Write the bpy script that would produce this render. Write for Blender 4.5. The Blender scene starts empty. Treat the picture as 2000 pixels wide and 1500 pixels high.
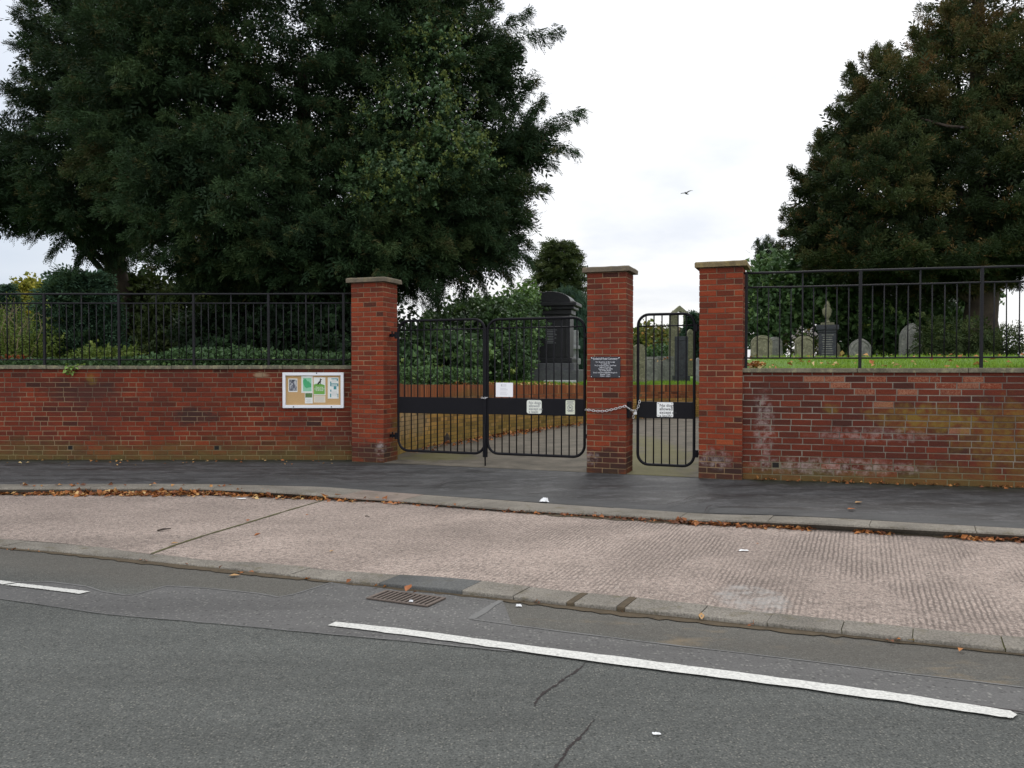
import bpy, bmesh, math, random
import numpy as np
from mathutils import Vector, Matrix

# ------------------------------------------------------------------ camera, sky, sun, exposure
S = bpy.context.scene
COL = S.collection
CZ = 1.47                      # eye height over the pavement at the wall foot
F = 1560.0                     # focal length in pixels of the 2000 px wide picture
PITCH = math.atan(32 / F)
cam_d = bpy.data.cameras.new("camera")
cam_d.sensor_width = 36.0
cam_d.lens = 36.0 * F / 2000.0
cam_d.clip_start = 0.05
cam_d.clip_end = 3000.0
cam = bpy.data.objects.new("camera", cam_d)
COL.objects.link(cam)
cam.location = (0, 0, CZ)
cam.rotation_euler = (math.pi / 2 - PITCH, 0, 0)
S.camera = cam

SUN_EL, SUN_AZ = math.radians(48), math.radians(12)      # sun behind the clouds, ahead and a little to the right
w = bpy.data.worlds.new("World")
S.world = w
w.use_nodes = True
nt = w.node_tree
nt.nodes.clear()
def wn(t, **k):
    n = nt.nodes.new(t)
    for a, b in k.items(): setattr(n, a, b)
    return n
def wmath(op, a, b=None, clamp=False):
    n = wn('ShaderNodeMath', operation=op, use_clamp=clamp)
    for i, v in enumerate((a, b)):
        if v is None: continue
        if isinstance(v, (int, float)): n.inputs[i].default_value = v
        else: nt.links.new(v, n.inputs[i])
    return n.outputs[0]
sky = wn('ShaderNodeTexSky', sky_type='NISHITA', sun_disc=False)
sky.sun_elevation = SUN_EL
sky.sun_rotation = SUN_AZ
sky.air_density = 1.0; sky.dust_density = 1.5
skys = wn('ShaderNodeVectorMath', operation='SCALE'); skys.inputs['Scale'].default_value = 0.10
nt.links.new(sky.outputs[0], skys.inputs[0])
tc = wn('ShaderNodeTexCoord')
sep = wn('ShaderNodeSeparateXYZ'); nt.links.new(tc.outputs['Generated'], sep.inputs[0])
sdir = Vector((math.sin(SUN_AZ) * math.cos(SUN_EL), math.cos(SUN_AZ) * math.cos(SUN_EL), math.sin(SUN_EL)))
dot = wn('ShaderNodeVectorMath', operation='DOT_PRODUCT'); dot.inputs[1].default_value = sdir
nt.links.new(tc.outputs['Generated'], dot.inputs[0])
glow = wmath('POWER', wmath('MAXIMUM', wmath('ADD', wmath('MULTIPLY', dot.outputs['Value'], 0.5), 0.5), 0.0), 5.0)
# flatten the direction for stretched clouds near the horizon
zz = wmath('ADD', wmath('MAXIMUM', sep.outputs['Z'], 0.0), 0.22)
cx = wmath('DIVIDE', sep.outputs['X'], zz); cy = wmath('DIVIDE', sep.outputs['Y'], zz)
comb = wn('ShaderNodeCombineXYZ'); nt.links.new(cx, comb.inputs[0]); nt.links.new(cy, comb.inputs[1])
nz = wn('ShaderNodeTexNoise'); nz.inputs['Scale'].default_value = 1.5; nz.inputs['Detail'].default_value = 7; nz.inputs['Roughness'].default_value = 0.52
nt.links.new(comb.outputs[0], nz.inputs['Vector'])
cr = wn('ShaderNodeValToRGB'); cr.color_ramp.elements[0].position = 0.36; cr.color_ramp.elements[0].color = (0.78, 0.81, 0.87, 1)
cr.color_ramp.elements[1].position = 0.55; cr.color_ramp.elements[1].color = (0.99, 0.99, 1.0, 1)
nt.links.new(nz.outputs['Fac'], cr.inputs[0])
back = wmath('SUBTRACT', 0.5, wmath('MULTIPLY', sep.outputs['Y'], 0.5))
bright = wmath('ADD', wmath('ADD', wmath('MULTIPLY', glow, 0.46), 0.76), wmath('MULTIPLY', back, 1.25))
# a thinner, bluer stretch of cloud low on the left
ld = wn('ShaderNodeVectorMath', operation='DOT_PRODUCT'); ld.inputs[1].default_value = Vector((-0.66, 0.74, 0.16)).normalized()
nt.links.new(tc.outputs['Generated'], ld.inputs[0])
lf = wmath('POWER', wmath('MAXIMUM', ld.outputs['Value'], 0.0), 14.0)
lmx = wn('ShaderNodeMix', data_type='RGBA'); nt.links.new(wmath('MULTIPLY', lf, 0.9), lmx.inputs[0]); nt.links.new(cr.outputs[0], lmx.inputs[6]); lmx.inputs[7].default_value = (0.60, 0.68, 0.80, 1)
cs = wn('ShaderNodeVectorMath', operation='SCALE'); nt.links.new(lmx.outputs[2], cs.inputs[0]); nt.links.new(bright, cs.inputs['Scale'])
mx = wn('ShaderNodeMix', data_type='RGBA'); mx.inputs[0].default_value = 0.90
nt.links.new(skys.outputs[0], mx.inputs[6]); nt.links.new(cs.outputs[0], mx.inputs[7])
bg = wn('ShaderNodeBackground'); bg.inputs['Strength'].default_value = 1.0
nt.links.new(mx.outputs[2], bg.inputs['Color'])
wo = wn('ShaderNodeOutputWorld'); nt.links.new(bg.outputs[0], wo.inputs['Surface'])

sun_d = bpy.data.lights.new("sun", 'SUN')
sun_d.energy = 1.1; sun_d.angle = math.radians(25); sun_d.color = (1.0, 0.96, 0.90)
sun = bpy.data.objects.new("sun", sun_d); COL.objects.link(sun)
sun.rotation_euler = (-sdir).to_track_quat('-Z', 'Y').to_euler()
S.view_settings.view_transform = 'Standard'
S.view_settings.look = 'None'
S.view_settings.exposure = 0.12
S.view_settings.gamma = 1.0
S.cycles.max_bounces = 6
S.cycles.transparent_max_bounces = 8

# ------------------------------------------------------------------ measuring helpers
FW = Vector((0, math.cos(PITCH), -math.sin(PITCH)))
UP = Vector((0, math.sin(PITCH), math.cos(PITCH)))
EYE = Vector((0, 0, CZ))
def ray(px, py):
    return FW + Vector((1, 0, 0)) * ((px - 1000) / F) + UP * (-(py - 750) / F)
def at(px, py, Y):                 # the place seen at a picture point, Y metres ahead
    r = ray(px, py); return EYE + r * (Y / r.y)
def gr(px, py, z):                 # the place on a level z
    r = ray(px, py); return EYE + r * ((z - CZ) / r.z)
def hit(px, py, p, n):             # the place on a plane
    r = ray(px, py); return EYE + r * ((Vector(p) - EYE).dot(n) / r.dot(n))

R = random.Random(7)
NR = np.random.default_rng(11)

# ------------------------------------------------------------------ node materials
class NT:
    def __init__(s, name, rough=0.85):
        s.m = bpy.data.materials.new(name); s.m.use_nodes = True
        s.t = s.m.node_tree; s.b = s.t.nodes['Principled BSDF']
        s.b.inputs['Roughness'].default_value = rough
        s.b.inputs['Specular IOR Level'].default_value = 0.3
    def n(s, typ, **k):
        x = s.t.nodes.new(typ)
        for a, b in k.items(): setattr(x, a, b)
        return x
    def put(s, sock, v):
        if isinstance(v, bpy.types.NodeSocket): s.t.links.new(v, sock)
        elif isinstance(v, (tuple, list)) and len(v) == 3 and sock.type == 'RGBA': sock.default_value = (*v, 1)
        else: sock.default_value = v
    def pos(s):
        return s.n('ShaderNodeNewGeometry').outputs['Position']
    def nrm(s):
        return s.n('ShaderNodeNewGeometry').outputs['Normal']
    def uv(s):
        return s.n('ShaderNodeUVMap').outputs[0]
    def attr(s, name):
        return s.n('ShaderNodeAttribute', attribute_name=name).outputs['Fac']
    def map(s, v, scale=(1, 1, 1), loc=(0, 0, 0), rot=(0, 0, 0)):
        x = s.n('ShaderNodeMapping'); s.put(x.inputs[0], v)
        x.inputs['Scale'].default_value = scale; x.inputs['Location'].default_value = loc; x.inputs['Rotation'].default_value = rot
        return x.outputs[0]
    def noise(s, v, scale, detail=4, rough=0.55, dist=0.0):
        x = s.n('ShaderNodeTexNoise'); s.put(x.inputs['Vector'], v)
        x.inputs['Scale'].default_value = scale; x.inputs['Detail'].default_value = detail
        x.inputs['Roughness'].default_value = rough; x.inputs['Distortion'].default_value = dist
        return x.outputs['Fac']
    def voro(s, v, scale, feature='F1', out='Distance', rnd=1.0):
        x = s.n('ShaderNodeTexVoronoi', feature=feature); s.put(x.inputs['Vector'], v)
        x.inputs['Scale'].default_value = scale; x.inputs['Randomness'].default_value = rnd
        return x.outputs[out]
    def wave(s, v, scale, dist=0.0, direction='X', det=2.0, dscale=1.0):
        x = s.n('ShaderNodeTexWave', bands_direction=direction); s.put(x.inputs['Vector'], v)
        x.inputs['Scale'].default_value = scale; x.inputs['Distortion'].default_value = dist
        x.inputs['Detail'].default_value = det; x.inputs['Detail Scale'].default_value = dscale
        return x.outputs['Fac']
    def ramp(s, f, *stops):
        x = s.n('ShaderNodeValToRGB'); s.put(x.inputs[0], f)
        e = x.color_ramp.elements
        while len(e) > 1: e.remove(e[-1])
        for i, (p, c) in enumerate(stops):
            q = e[0] if i == 0 else e.new(p)
            q.position = p
            q.color = (c, c, c, 1) if isinstance(c, (int, float)) else (*c, 1)
        return x.outputs[0]
    def math(s, op, a, b=0.0, clamp=False):
        x = s.n('ShaderNodeMath', operation=op, use_clamp=clamp); s.put(x.inputs[0], a); s.put(x.inputs[1], b)
        return x.outputs[0]
    def mix(s, f, a, b, blend='MIX'):
        x = s.n('ShaderNodeMix', data_type='RGBA', blend_type=blend); s.put(x.inputs[0], f); s.put(x.inputs[6], a); s.put(x.inputs[7], b)
        return x.outputs[2]
    def xyz(s, v):
        x = s.n('ShaderNodeSeparateXYZ'); s.put(x.inputs[0], v); return x.outputs
    def vsub(s, v, c):
        x = s.n('ShaderNodeVectorMath', operation='SUBTRACT'); s.put(x.inputs[0], v); s.put(x.inputs[1], c); return x.outputs[0]
    def blob(s, v, c, r, soft=0.5, nscale=6.0, namp=0.9):
        """a stain of uneven outline round the place c, radii r"""
        d = s.vsub(v, c)
        x = s.n('ShaderNodeVectorMath', operation='DIVIDE'); s.put(x.inputs[0], d); s.put(x.inputs[1], r)
        y = s.n('ShaderNodeVectorMath', operation='LENGTH'); s.put(y.inputs[0], x.outputs[0])
        k = s.math('ADD', y.outputs['Value'], s.math('MULTIPLY', s.math('SUBTRACT', s.noise(v, nscale, 5, 0.65), 0.5), namp * 2))
        return s.ramp(k, (1.0 - soft, 1.0), (1.0 + soft, 0.0))
    def bump(s, h, strength=0.5, dist=0.01, prev=None):
        x = s.n('ShaderNodeBump'); s.put(x.inputs['Height'], h)
        x.inputs['Strength'].default_value = strength; x.inputs['Distance'].default_value = dist
        if prev is not None: s.put(x.inputs['Normal'], prev)
        return x.outputs[0]
    def out(s, col=None, rough=None, nrm=None, spec=None, metal=None):
        for k, v in (('Base Color', col), ('Roughness', rough), ('Normal', nrm), ('Specular IOR Level', spec), ('Metallic', metal)):
            if v is not None: s.put(s.b.inputs[k], v)
        return s.m

MATS = {}
def M(name):
    return MATS[name]

def plain(name, col, rough=0.6, metal=0.0, var=0.15, scale=30.0, spec=0.4, bump=0.0):
    t = NT(name, rough); p = t.pos()
    f = t.noise(p, scale, 4)
    a = tuple(c * (1 - var) for c in col); b = tuple(min(1, c * (1 + var)) for c in col)
    t.out(t.mix(f, a, b), rough, t.bump(f, bump, 0.004) if bump else None, spec, metal)
    MATS[name] = t.m
    return t.m

# ------------------------------------------------------------------ object helpers
WL = {}
def tag(o, label=None, cat=None, group=None, kind=None):
    if label: o['label'] = label
    if cat: o['category'] = cat
    if group: o['group'] = group
    if kind: o['kind'] = kind
    return o
def empty(name, loc, label=None, cat=None, group=None, kind=None):
    o = bpy.data.objects.new(name, None); COL.objects.link(o)
    o.empty_display_size = 0.2
    o.location = loc; WL[o] = Vector(loc)
    return tag(o, label, cat, group, kind)
def link(name, me, parent=None, loc=None):
    """me holds world coordinates; give the object its own origin and parent"""
    o = bpy.data.objects.new(name, me); COL.objects.link(o)
    org = WL[parent] if parent is not None else Vector((0, 0, 0))
    l = Vector(loc) if loc is not None else org
    me.transform(Matrix.Translation(-l))
    o.location = l - org
    o.parent = parent
    WL[o] = l
    return o

class MB:
    def __init__(s): s.v = []; s.f = []; s.u = {}; s.t = []; s.mi = []; s.cm = 0; s.ct = None
    def vert(s, p): s.v.append(tuple(p)); s.t.append(s.ct if s.ct is not None else 0.0); return len(s.v) - 1
    def face(s, pts, uv=None):
        i = [s.vert(p) for p in pts]; s.f.append(i); s.mi.append(s.cm)
        if uv: s.u[len(s.f) - 1] = uv
    def faces(s, pts, fs):
        b = len(s.v)
        for p in pts: s.vert(p)
        for f in fs: s.f.append([b + k for k in f]); s.mi.append(s.cm)
    def box(s, O, X, Y, Z):
        """box spanned by three edge vectors from corner O"""
        O, X, Y, Z = map(Vector, (O, X, Y, Z))
        p = [O, O + X, O + X + Y, O + Y, O + Z, O + X + Z, O + X + Y + Z, O + Y + Z]
        if X.cross(Y).dot(Z) > 0: fs = [(0, 3, 2, 1), (4, 5, 6, 7), (0, 1, 5, 4), (1, 2, 6, 5), (2, 3, 7, 6), (3, 0, 4, 7)]
        else: fs = [(0, 1, 2, 3), (4, 7, 6, 5), (0, 4, 5, 1), (1, 5, 6, 2), (2, 6, 7, 3), (3, 7, 4, 0)]
        s.faces(p, fs)
    def tube(s, pts, r, n=8, closed=False, caps=True):
        pts = [Vector(p) for p in pts]; m = len(pts)
        rr = r if isinstance(r, (list, tuple)) else [r] * m
        prev = None; b = len(s.v)
        for i, p in enumerate(pts):
            if closed: d = (pts[(i + 1) % m] - pts[i - 1])
            else: d = pts[min(i + 1, m - 1)] - pts[max(i - 1, 0)]
            if d.length < 1e-9: d = Vector((0, 0, 1))
            d.normalize()
            if prev is None:
                a = Vector((0, 0, 1)) if abs(d.z) < 0.9 else Vector((1, 0, 0))
                x = d.cross(a).normalized()
            else:
                x = (prev - d * prev.dot(d))
                x = x.normalized() if x.length > 1e-6 else d.orthogonal().normalized()
            prev = x; y = d.cross(x)
            for k in range(n):
                a = 2 * math.pi * k / n
                s.vert(p + (x * math.cos(a) + y * math.sin(a)) * rr[i])
        for i in range(m if closed else m - 1):
            j = (i + 1) % m
            for k in range(n):
                s.f.append([b + i * n + k, b + i * n + (k + 1) % n, b + j * n + (k + 1) % n, b + j * n + k]); s.mi.append(s.cm)
        if caps and not closed:
            s.f.append([b + k for k in range(n)][::-1]); s.mi.append(s.cm)
            s.f.append([b + (m - 1) * n + k for k in range(n)]); s.mi.append(s.cm)
    def prism(s, poly, fn, d0, d1):
        """poly: 2-D outline; fn(a, b, d) -> place"""
        n = len(poly); b = len(s.v)
        for d in (d0, d1):
            for a, c in poly: s.vert(fn(a, c, d))
        s.f.append([b + k for k in range(n)]); s.mi.append(s.cm)
        s.f.append([b + n + k for k in range(n)][::-1]); s.mi.append(s.cm)
        for k in range(n):
            j = (k + 1) % n
            s.f.append([b + k, b + n + k, b + n + j, b + j]); s.mi.append(s.cm)
    def mesh(s, name, mats, smooth=False, bevel=0.0, seg=2, weld=False, recalc=True):
        me = bpy.data.meshes.new(name)
        me.from_pydata(s.v, [], s.f)
        for m in (mats if isinstance(mats, (list, tuple)) else [mats]): me.materials.append(M(m) if isinstance(m, str) else m)
        me.polygons.foreach_set('material_index', s.mi)
        if s.ct is not None:
            at_ = me.attributes.new('tint', 'FLOAT', 'POINT'); at_.data.foreach_set('value', s.t)
        if s.u:
            ul = me.uv_layers.new(name='UVMap')
            for fi, uv in s.u.items():
                for k, li in enumerate(me.polygons[fi].loop_indices): ul.data[li].uv = uv[k]
        if bevel or weld or recalc:
            bm = bmesh.new(); bm.from_mesh(me)
            if weld: bmesh.ops.remove_doubles(bm, verts=bm.verts, dist=1e-5)
            if recalc: bmesh.ops.recalc_face_normals(bm, faces=bm.faces)
            if bevel:
                ed = [e for e in bm.edges if len(e.link_faces) == 2 and e.calc_face_angle(0) > 0.5]
                bmesh.ops.bevel(bm, geom=ed, offset=bevel, segments=seg, affect='EDGES', profile=0.6, clamp_overlap=True)
            bm.to_mesh(me); bm.free()
        if smooth: me.polygons.foreach_set('use_smooth', [True] * len(me.polygons))
        me.update()
        return me
    def build(s, name, mats, parent=None, loc=None, **k):
        return link(name, s.mesh(name, mats, **k), parent, loc)

def copy_obj(o, parent, offset):
    """a part copied to another place under the same or another thing"""
    c = o.copy(); COL.objects.link(c)
    c.parent = parent; c.location = o.location + Vector(offset)
    return c

def text_mesh(lines, fn, size, mat, name, parent, align='LEFT', leading=1.25, ext=0.0012, widths=None):
    """lettering: fn(a, b, d) maps text plane to the world; first line starts at b = 0 and runs down"""
    mb = MB()
    for i, ln in enumerate(lines):
        sz = size[i] if isinstance(size, (list, tuple)) else size
        cu = bpy.data.curves.new('lettering', 'FONT'); cu.body = ln; cu.size = sz; cu.align_x = align; cu.resolution_u = 2; cu.offset = sz * 0.012
        ob = bpy.data.objects.new('lettering', cu); COL.objects.link(ob)
        dg = bpy.context.evaluated_depsgraph_get()
        me = bpy.data.meshes.new_from_object(ob.evaluated_get(dg))
        off = -sum((size[k] if isinstance(size, (list, tuple)) else size) * leading for k in range(i))
        sx = 1.0
        if widths and widths[i]:
            xs = [v.co.x for v in me.vertices]
            wd = max(xs) - min(xs); sx = widths[i] / wd
        b = len(mb.v)
        for v in me.vertices: mb.vert(fn(v.co.x * sx, v.co.y + off, ext))
        for p in me.polygons: mb.f.append([b + k for k in p.vertices]); mb.mi.append(0)
        bpy.data.objects.remove(ob); bpy.data.curves.remove(cu); bpy.data.meshes.remove(me)
    return mb.build(name, mat, parent, recalc=False)
# ------------------------------------------------------------------ materials
def brick_mat(name, stops, stains=(), moss=0.6, mosstop=0.32, mosscol=(0.095, 0.085, 0.022), whitecol=(0.42, 0.36, 0.34), grime=0.4):
    t = NT(name, 0.88); p = t.pos(); ti = t.attr('tint')
    k = t.math('ADD', ti, t.math('MULTIPLY', t.math('SUBTRACT', t.noise(p, 55, 4, 0.7), 0.5), 0.55))
    col = t.ramp(k, *stops)
    sp = t.ramp(t.noise(p, 170, 2, 0.6), (0.35, 0.72), (0.65, 1.18))
    col = t.mix(1.0, col, sp, 'MULTIPLY')
    big = t.ramp(t.noise(t.map(p, (1, 1, 1.6)), 1.3, 5, 0.6), (0.36, 1.0), (0.56, 0.0))
    col = t.mix(t.math('MULTIPLY', big, grime), col, (0.035, 0.018, 0.018))
    z = t.xyz(p)['Z']
    mh = t.math('ADD', z, t.math('MULTIPLY', t.math('SUBTRACT', t.noise(t.map(p, (1, 1, 2.2)), 3.0, 5, 0.65), 0.5), 0.75))
    mm = t.math('MULTIPLY', t.ramp(mh, (0.02, 1.0), (mosstop, 0.0)), moss)
    col = t.mix(mm, col, t.mix(t.noise(p, 25, 3), mosscol, tuple(c * 1.9 for c in mosscol)))
    for c, r, kind, amt in stains:
        f = t.math('MULTIPLY', t.blob(p, c, r), amt)
        cc = {'white': whitecol, 'yellow': (0.17, 0.12, 0.022), 'dark': (0.03, 0.018, 0.016), 'green': (0.07, 0.075, 0.02), 'pale': (0.28, 0.22, 0.14)}[kind]
        if kind == 'white': f = t.math('MULTIPLY', f, t.ramp(t.noise(p, 14, 5, 0.7), (0.42, 0.0), (0.62, 1.0)))
        if kind == 'yellow': f = t.math('MULTIPLY', f, t.ramp(t.noise(p, 9, 5, 0.7), (0.32, 0.1), (0.6, 1.0)))
        col = t.mix(f, col, cc)
    h = t.math('ADD', t.noise(p, 60, 5, 0.65), t.math('MULTIPLY', t.noise(p, 220, 2), 0.4))
    t.out(col, 0.88, t.bump(h, 0.55, 0.006), 0.2)
    MATS[name] = t.m

RED = ((0.0, (0.0414, 0.0148, 0.0105)), (0.22, (0.0827, 0.019, 0.0099)), (0.5, (0.1414, 0.0255, 0.0113)), (0.78, (0.1999, 0.0342, 0.0134)), (1.0, (0.2482, 0.051, 0.0196)))
REDP = ((0.0, (0.0548, 0.0198, 0.0128)), (0.2, (0.1224, 0.0265, 0.0128)), (0.5, (0.1933, 0.0352, 0.0149)), (0.8, (0.2514, 0.0481, 0.0178)), (1.0, (0.2707, 0.0713, 0.025)))
REDR = ((0.0, (0.0424, 0.0166, 0.013)), (0.2, (0.0646, 0.0189, 0.0124)), (0.5, (0.1138, 0.0239, 0.0124)), (0.8, (0.163, 0.0342, 0.0156)), (0.9, (0.163, 0.0342, 0.0156)), (1.0, (0.2629, 0.1133, 0.0672)))
YEL = ((0.0, (0.1536, 0.0842, 0.0271)), (0.35, (0.2917, 0.176, 0.0433)), (0.7, (0.4146, 0.2373, 0.0617)), (1.0, (0.5221, 0.3062, 0.1111)))
ORA = ((0.0, (0.0978, 0.0322, 0.0158)), (0.3, (0.1857, 0.0598, 0.0229)), (0.65, (0.2639, 0.0828, 0.0299)), (1.0, (0.3519, 0.138, 0.0528)))
brick_mat('brick_left_wall', RED, [((-3.2, 12.7, 1.2), (0.12, 1, 0.3), 'green', 0.6), ((-5.1, 12.7, 0.7), (0.45, 1, 0.16), 'dark', 0.85), ((-6.9, 12.7, 1.1), (0.7, 1, 0.25), 'dark', 0.6),
    ((-3.4, 12.7, 0.6), (0.5, 1, 0.12), 'dark', 0.5), ((-4.0, 12.7, 1.35), (0.14, 1, 0.05), 'pale', 0.7), ((-6.7, 12.7, 1.3), (0.12, 1, 0.12), 'yellow', 0.6)], 0.62, 0.36, (0.06, 0.058, 0.018))  # foot moss in a darker tone, painting contact shade as well
brick_mat('brick_right_wall', REDR, [((5.2, 10, 0.84), (0.75, 2, 0.22), 'yellow', 0.75), ((6.1, 10, 0.62), (0.7, 2, 0.5), 'yellow', 0.55), ((4.1, 10, 0.95), (0.12, 2, 0.08), 'yellow', 0.6),
    ((3.3, 10.4, 0.7), (0.14, 2, 0.6), 'white', 0.4), ((4.2, 10.2, 0.2), (1.2, 2, 0.12), 'white', 0.42), ((4.6, 10.2, 0.62), (0.8, 2, 0.10), 'white', 0.3)], 0.38, 0.30)
brick_mat('brick_pillar', REDP, [((-2.2, 12.4, 0.15), (0.5, 0.6, 0.22), 'dark', 0.7), ((1.3, 11.1, 0.16), (0.6, 0.6, 0.24), 'dark', 0.75), ((2.75, 10.6, 0.14), (0.6, 0.6, 0.24), 'dark', 0.7),
    ((1.1, 11.1, 0.2), (0.12, 0.4, 0.12), 'white', 0.4), ((2.7, 10.6, 0.25), (0.3, 0.4, 0.14), 'white', 0.4), ((-2.05, 12.3, 0.2), (0.1, 0.3, 0.2), 'white', 0.5), ((-1.78, 12.6, 0.45), (0.14, 0.5, 0.55), 'yellow', 0.8)], 0.15, 0.2, grime=0.45)
brick_mat('brick_yellow', YEL, [((-1.7, 14, 0.55), (0.5, 1.2, 0.4), 'pale', 0.55), ((0.5, 18, 0.3), (4, 4, 0.25), 'green', 0.3)], 0.4, 0.4, grime=0.25)
brick_mat('brick_orange', ORA, [((-0.4, 16, 0.9), (1.2, 2, 0.2), 'green', 0.45)], 0.0, 0.2, grime=0.25)

def mortar_mat(name, col, moss=0.6):
    t = NT(name, 0.95); p = t.pos()
    c = t.mix(t.noise(p, 35, 4), tuple(x * 0.7 for x in col), col)
    big = t.ramp(t.noise(p, 1.6, 4, 0.6), (0.40, 0.0), (0.58, 1.0))
    c = t.mix(t.math('MULTIPLY', big, 0.7), c, (0.06, 0.04, 0.033))
    z = t.xyz(p)['Z']
    mh = t.math('ADD', z, t.math('MULTIPLY', t.math('SUBTRACT', t.noise(p, 3.0, 5, 0.65), 0.5), 0.75))
    c = t.mix(t.math('MULTIPLY', t.ramp(mh, (0.02, 1.0), (0.38, 0.0)), moss), c, (0.12, 0.105, 0.035))
    t.out(c, 0.95, t.bump(t.noise(p, 120, 4), 0.6, 0.004)); MATS[name] = t.m
mortar_mat('mortar', (0.2537, 0.1756, 0.1074)); mortar_mat('mortar_pillar', (0.2927, 0.1854, 0.1074), 0.2); mortar_mat('mortar_grey', (0.2342, 0.2049, 0.1659)); mortar_mat('mortar_yellow', (0.1952, 0.1415, 0.0634))

def stone_mat(name, col, dark, lichen=(0.22, 0.21, 0.12), lf=0.5, rough=0.92, scale=1.0, spec=0.25):
    t = NT(name, rough); p = t.pos()
    c = t.mix(t.ramp(t.noise(p, 6 * scale, 6, 0.65), (0.3, 0.0), (0.7, 1.0)), dark, col)
    l = t.ramp(t.noise(p, 13 * scale, 5, 0.6), (0.52, 0.0), (0.62, 1.0))
    c = t.mix(t.math('MULTIPLY', l, lf), c, lichen)
    c = t.mix(1.0, c, t.ramp(t.noise(p, 90, 3), (0.3, 0.75), (0.7, 1.15)), 'MULTIPLY')
    t.out(c, rough, t.bump(t.noise(p, 40, 6, 0.7), 0.5, 0.008), spec); MATS[name] = t.m
stone_mat('coping_stone', (0.1875, 0.1688, 0.1200), (0.0750, 0.0713, 0.0510), (0.2700, 0.2475, 0.1500), 0.65)
stone_mat('cap_stone', (0.1650, 0.1387, 0.1013), (0.0900, 0.0750, 0.0562), (0.1950, 0.1575, 0.0825), 0.4)
stone_mat('cap_stone_yellow', (0.2106, 0.1638, 0.0858), (0.1170, 0.0897, 0.0507), (0.2574, 0.1950, 0.0780), 0.5)
stone_mat('grave_green', (0.2128, 0.2072, 0.1344), (0.1120, 0.1120, 0.0728), (0.3360, 0.3248, 0.2128), 0.5)
stone_mat('grave_grey', (0.2645, 0.2645, 0.2415), (0.1265, 0.1323, 0.1150), (0.3795, 0.3795, 0.3105), 0.4)
stone_mat('grave_dark', (0.06, 0.065, 0.075), (0.035, 0.036, 0.04), (0.12, 0.12, 0.11), 0.2)
stone_mat('grave_pale', (0.34, 0.35, 0.36), (0.19, 0.20, 0.20), (0.4, 0.4, 0.33), 0.3)
stone_mat('chapel_stone', (0.34, 0.25, 0.18), (0.2, 0.15, 0.11), (0.3, 0.26, 0.18), 0.4, scale=0.3)
stone_mat('chapel_roof', (0.10, 0.085, 0.075), (0.06, 0.05, 0.045), (0.13, 0.12, 0.08), 0.4, scale=0.5)
stone_mat('polished_granite', (0.020, 0.021, 0.024), (0.013, 0.013, 0.015), (0.03, 0.03, 0.03), 0.25, rough=0.4, spec=0.35)
stone_mat('granite_base', (0.10, 0.105, 0.115), (0.06, 0.062, 0.068), (0.16, 0.16, 0.15), 0.3, rough=0.5, spec=0.5)
stone_mat('marble_white', (0.6, 0.61, 0.62), (0.42, 0.43, 0.44), (0.5, 0.5, 0.42), 0.2)
stone_mat('bark', (0.075, 0.055, 0.042), (0.03, 0.024, 0.02), (0.06, 0.065, 0.03), 0.3)
stone_mat('stem', (0.10, 0.085, 0.05), (0.05, 0.042, 0.03), (0.08, 0.08, 0.04), 0.3)

# black painted iron: a little chipped
t = NT('black_paint', 0.42); p = t.pos()
c = t.mix(t.noise(p, 20, 4), (0.005, 0.005, 0.007), (0.009, 0.009, 0.012))
c = t.mix(t.ramp(t.noise(p, 60, 3, 0.6), (0.73, 0.0), (0.78, 0.7)), c, (0.10, 0.085, 0.07))
t.out(c, t.ramp(t.noise(p, 9, 4), (0.3, 0.38), (0.7, 0.62)), t.bump(t.noise(p, 45, 3), 0.15, 0.003), 0.12); MATS['black_paint'] = t.m
t = NT('railing_paint', 0.6); p = t.pos()
c = t.mix(t.noise(p, 14, 4), (0.006, 0.006, 0.008), (0.013, 0.013, 0.016))
c = t.mix(t.ramp(t.noise(p, 40, 3, 0.6), (0.68, 0.0), (0.75, 0.6)), c, (0.09, 0.06, 0.045))
t.out(c, 0.6, t.bump(t.noise(p, 60, 3), 0.3, 0.003), 0.2); MATS['railing_paint'] = t.m
plain('chain_steel', (0.62, 0.62, 0.63), 0.32, 0.9, 0.2, 60)
plain('rust_iron', (0.12, 0.095, 0.08), 0.75, 0.2, 0.4, 60, bump=0.4)
plain('sign_white', (0.78, 0.79, 0.78), 0.45, 0, 0.06, 20)
plain('sign_old', (0.66, 0.68, 0.62), 0.5, 0, 0.12, 14)
plain('sign_cream', (0.60, 0.62, 0.50), 0.5, 0, 0.10, 14)
plain('paper', (0.80, 0.80, 0.83), 0.7, 0, 0.03, 9)
plain('ink', (0.02, 0.02, 0.022), 0.6, 0, 0.1)
plain('ink_faded', (0.20, 0.21, 0.22), 0.6, 0, 0.2)
plain('ink_grey', (0.42, 0.42, 0.45), 0.6, 0, 0.1)
plain('plaque_black', (0.010, 0.012, 0.020), 0.25, 0, 0.2, 10, spec=0.5)
plain('plaque_letter', (0.55, 0.56, 0.60), 0.5, 0, 0.08)
plain('aluminium_white', (0.66, 0.67, 0.71), 0.38, 0.1, 0.06, 8)
plain('cork', (0.50, 0.32, 0.14), 0.95, 0, 0.18, 90, bump=0.3)
plain('poster_white', (0.72, 0.74, 0.72), 0.6, 0, 0.03)
plain('poster_cream', (0.68, 0.62, 0.50), 0.6, 0, 0.04)
plain('poster_green', (0.13, 0.36, 0.045), 0.6, 0, 0.08)
plain('poster_mint', (0.24, 0.55, 0.36), 0.6, 0, 0.1, 20)
plain('poster_emerald', (0.04, 0.36, 0.15), 0.6, 0, 0.1, 20)
plain('poster_teal', (0.03, 0.24, 0.28), 0.6, 0, 0.1, 30)
plain('poster_leaf', (0.07, 0.16, 0.035), 0.6, 0, 0.6, 60)
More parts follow.
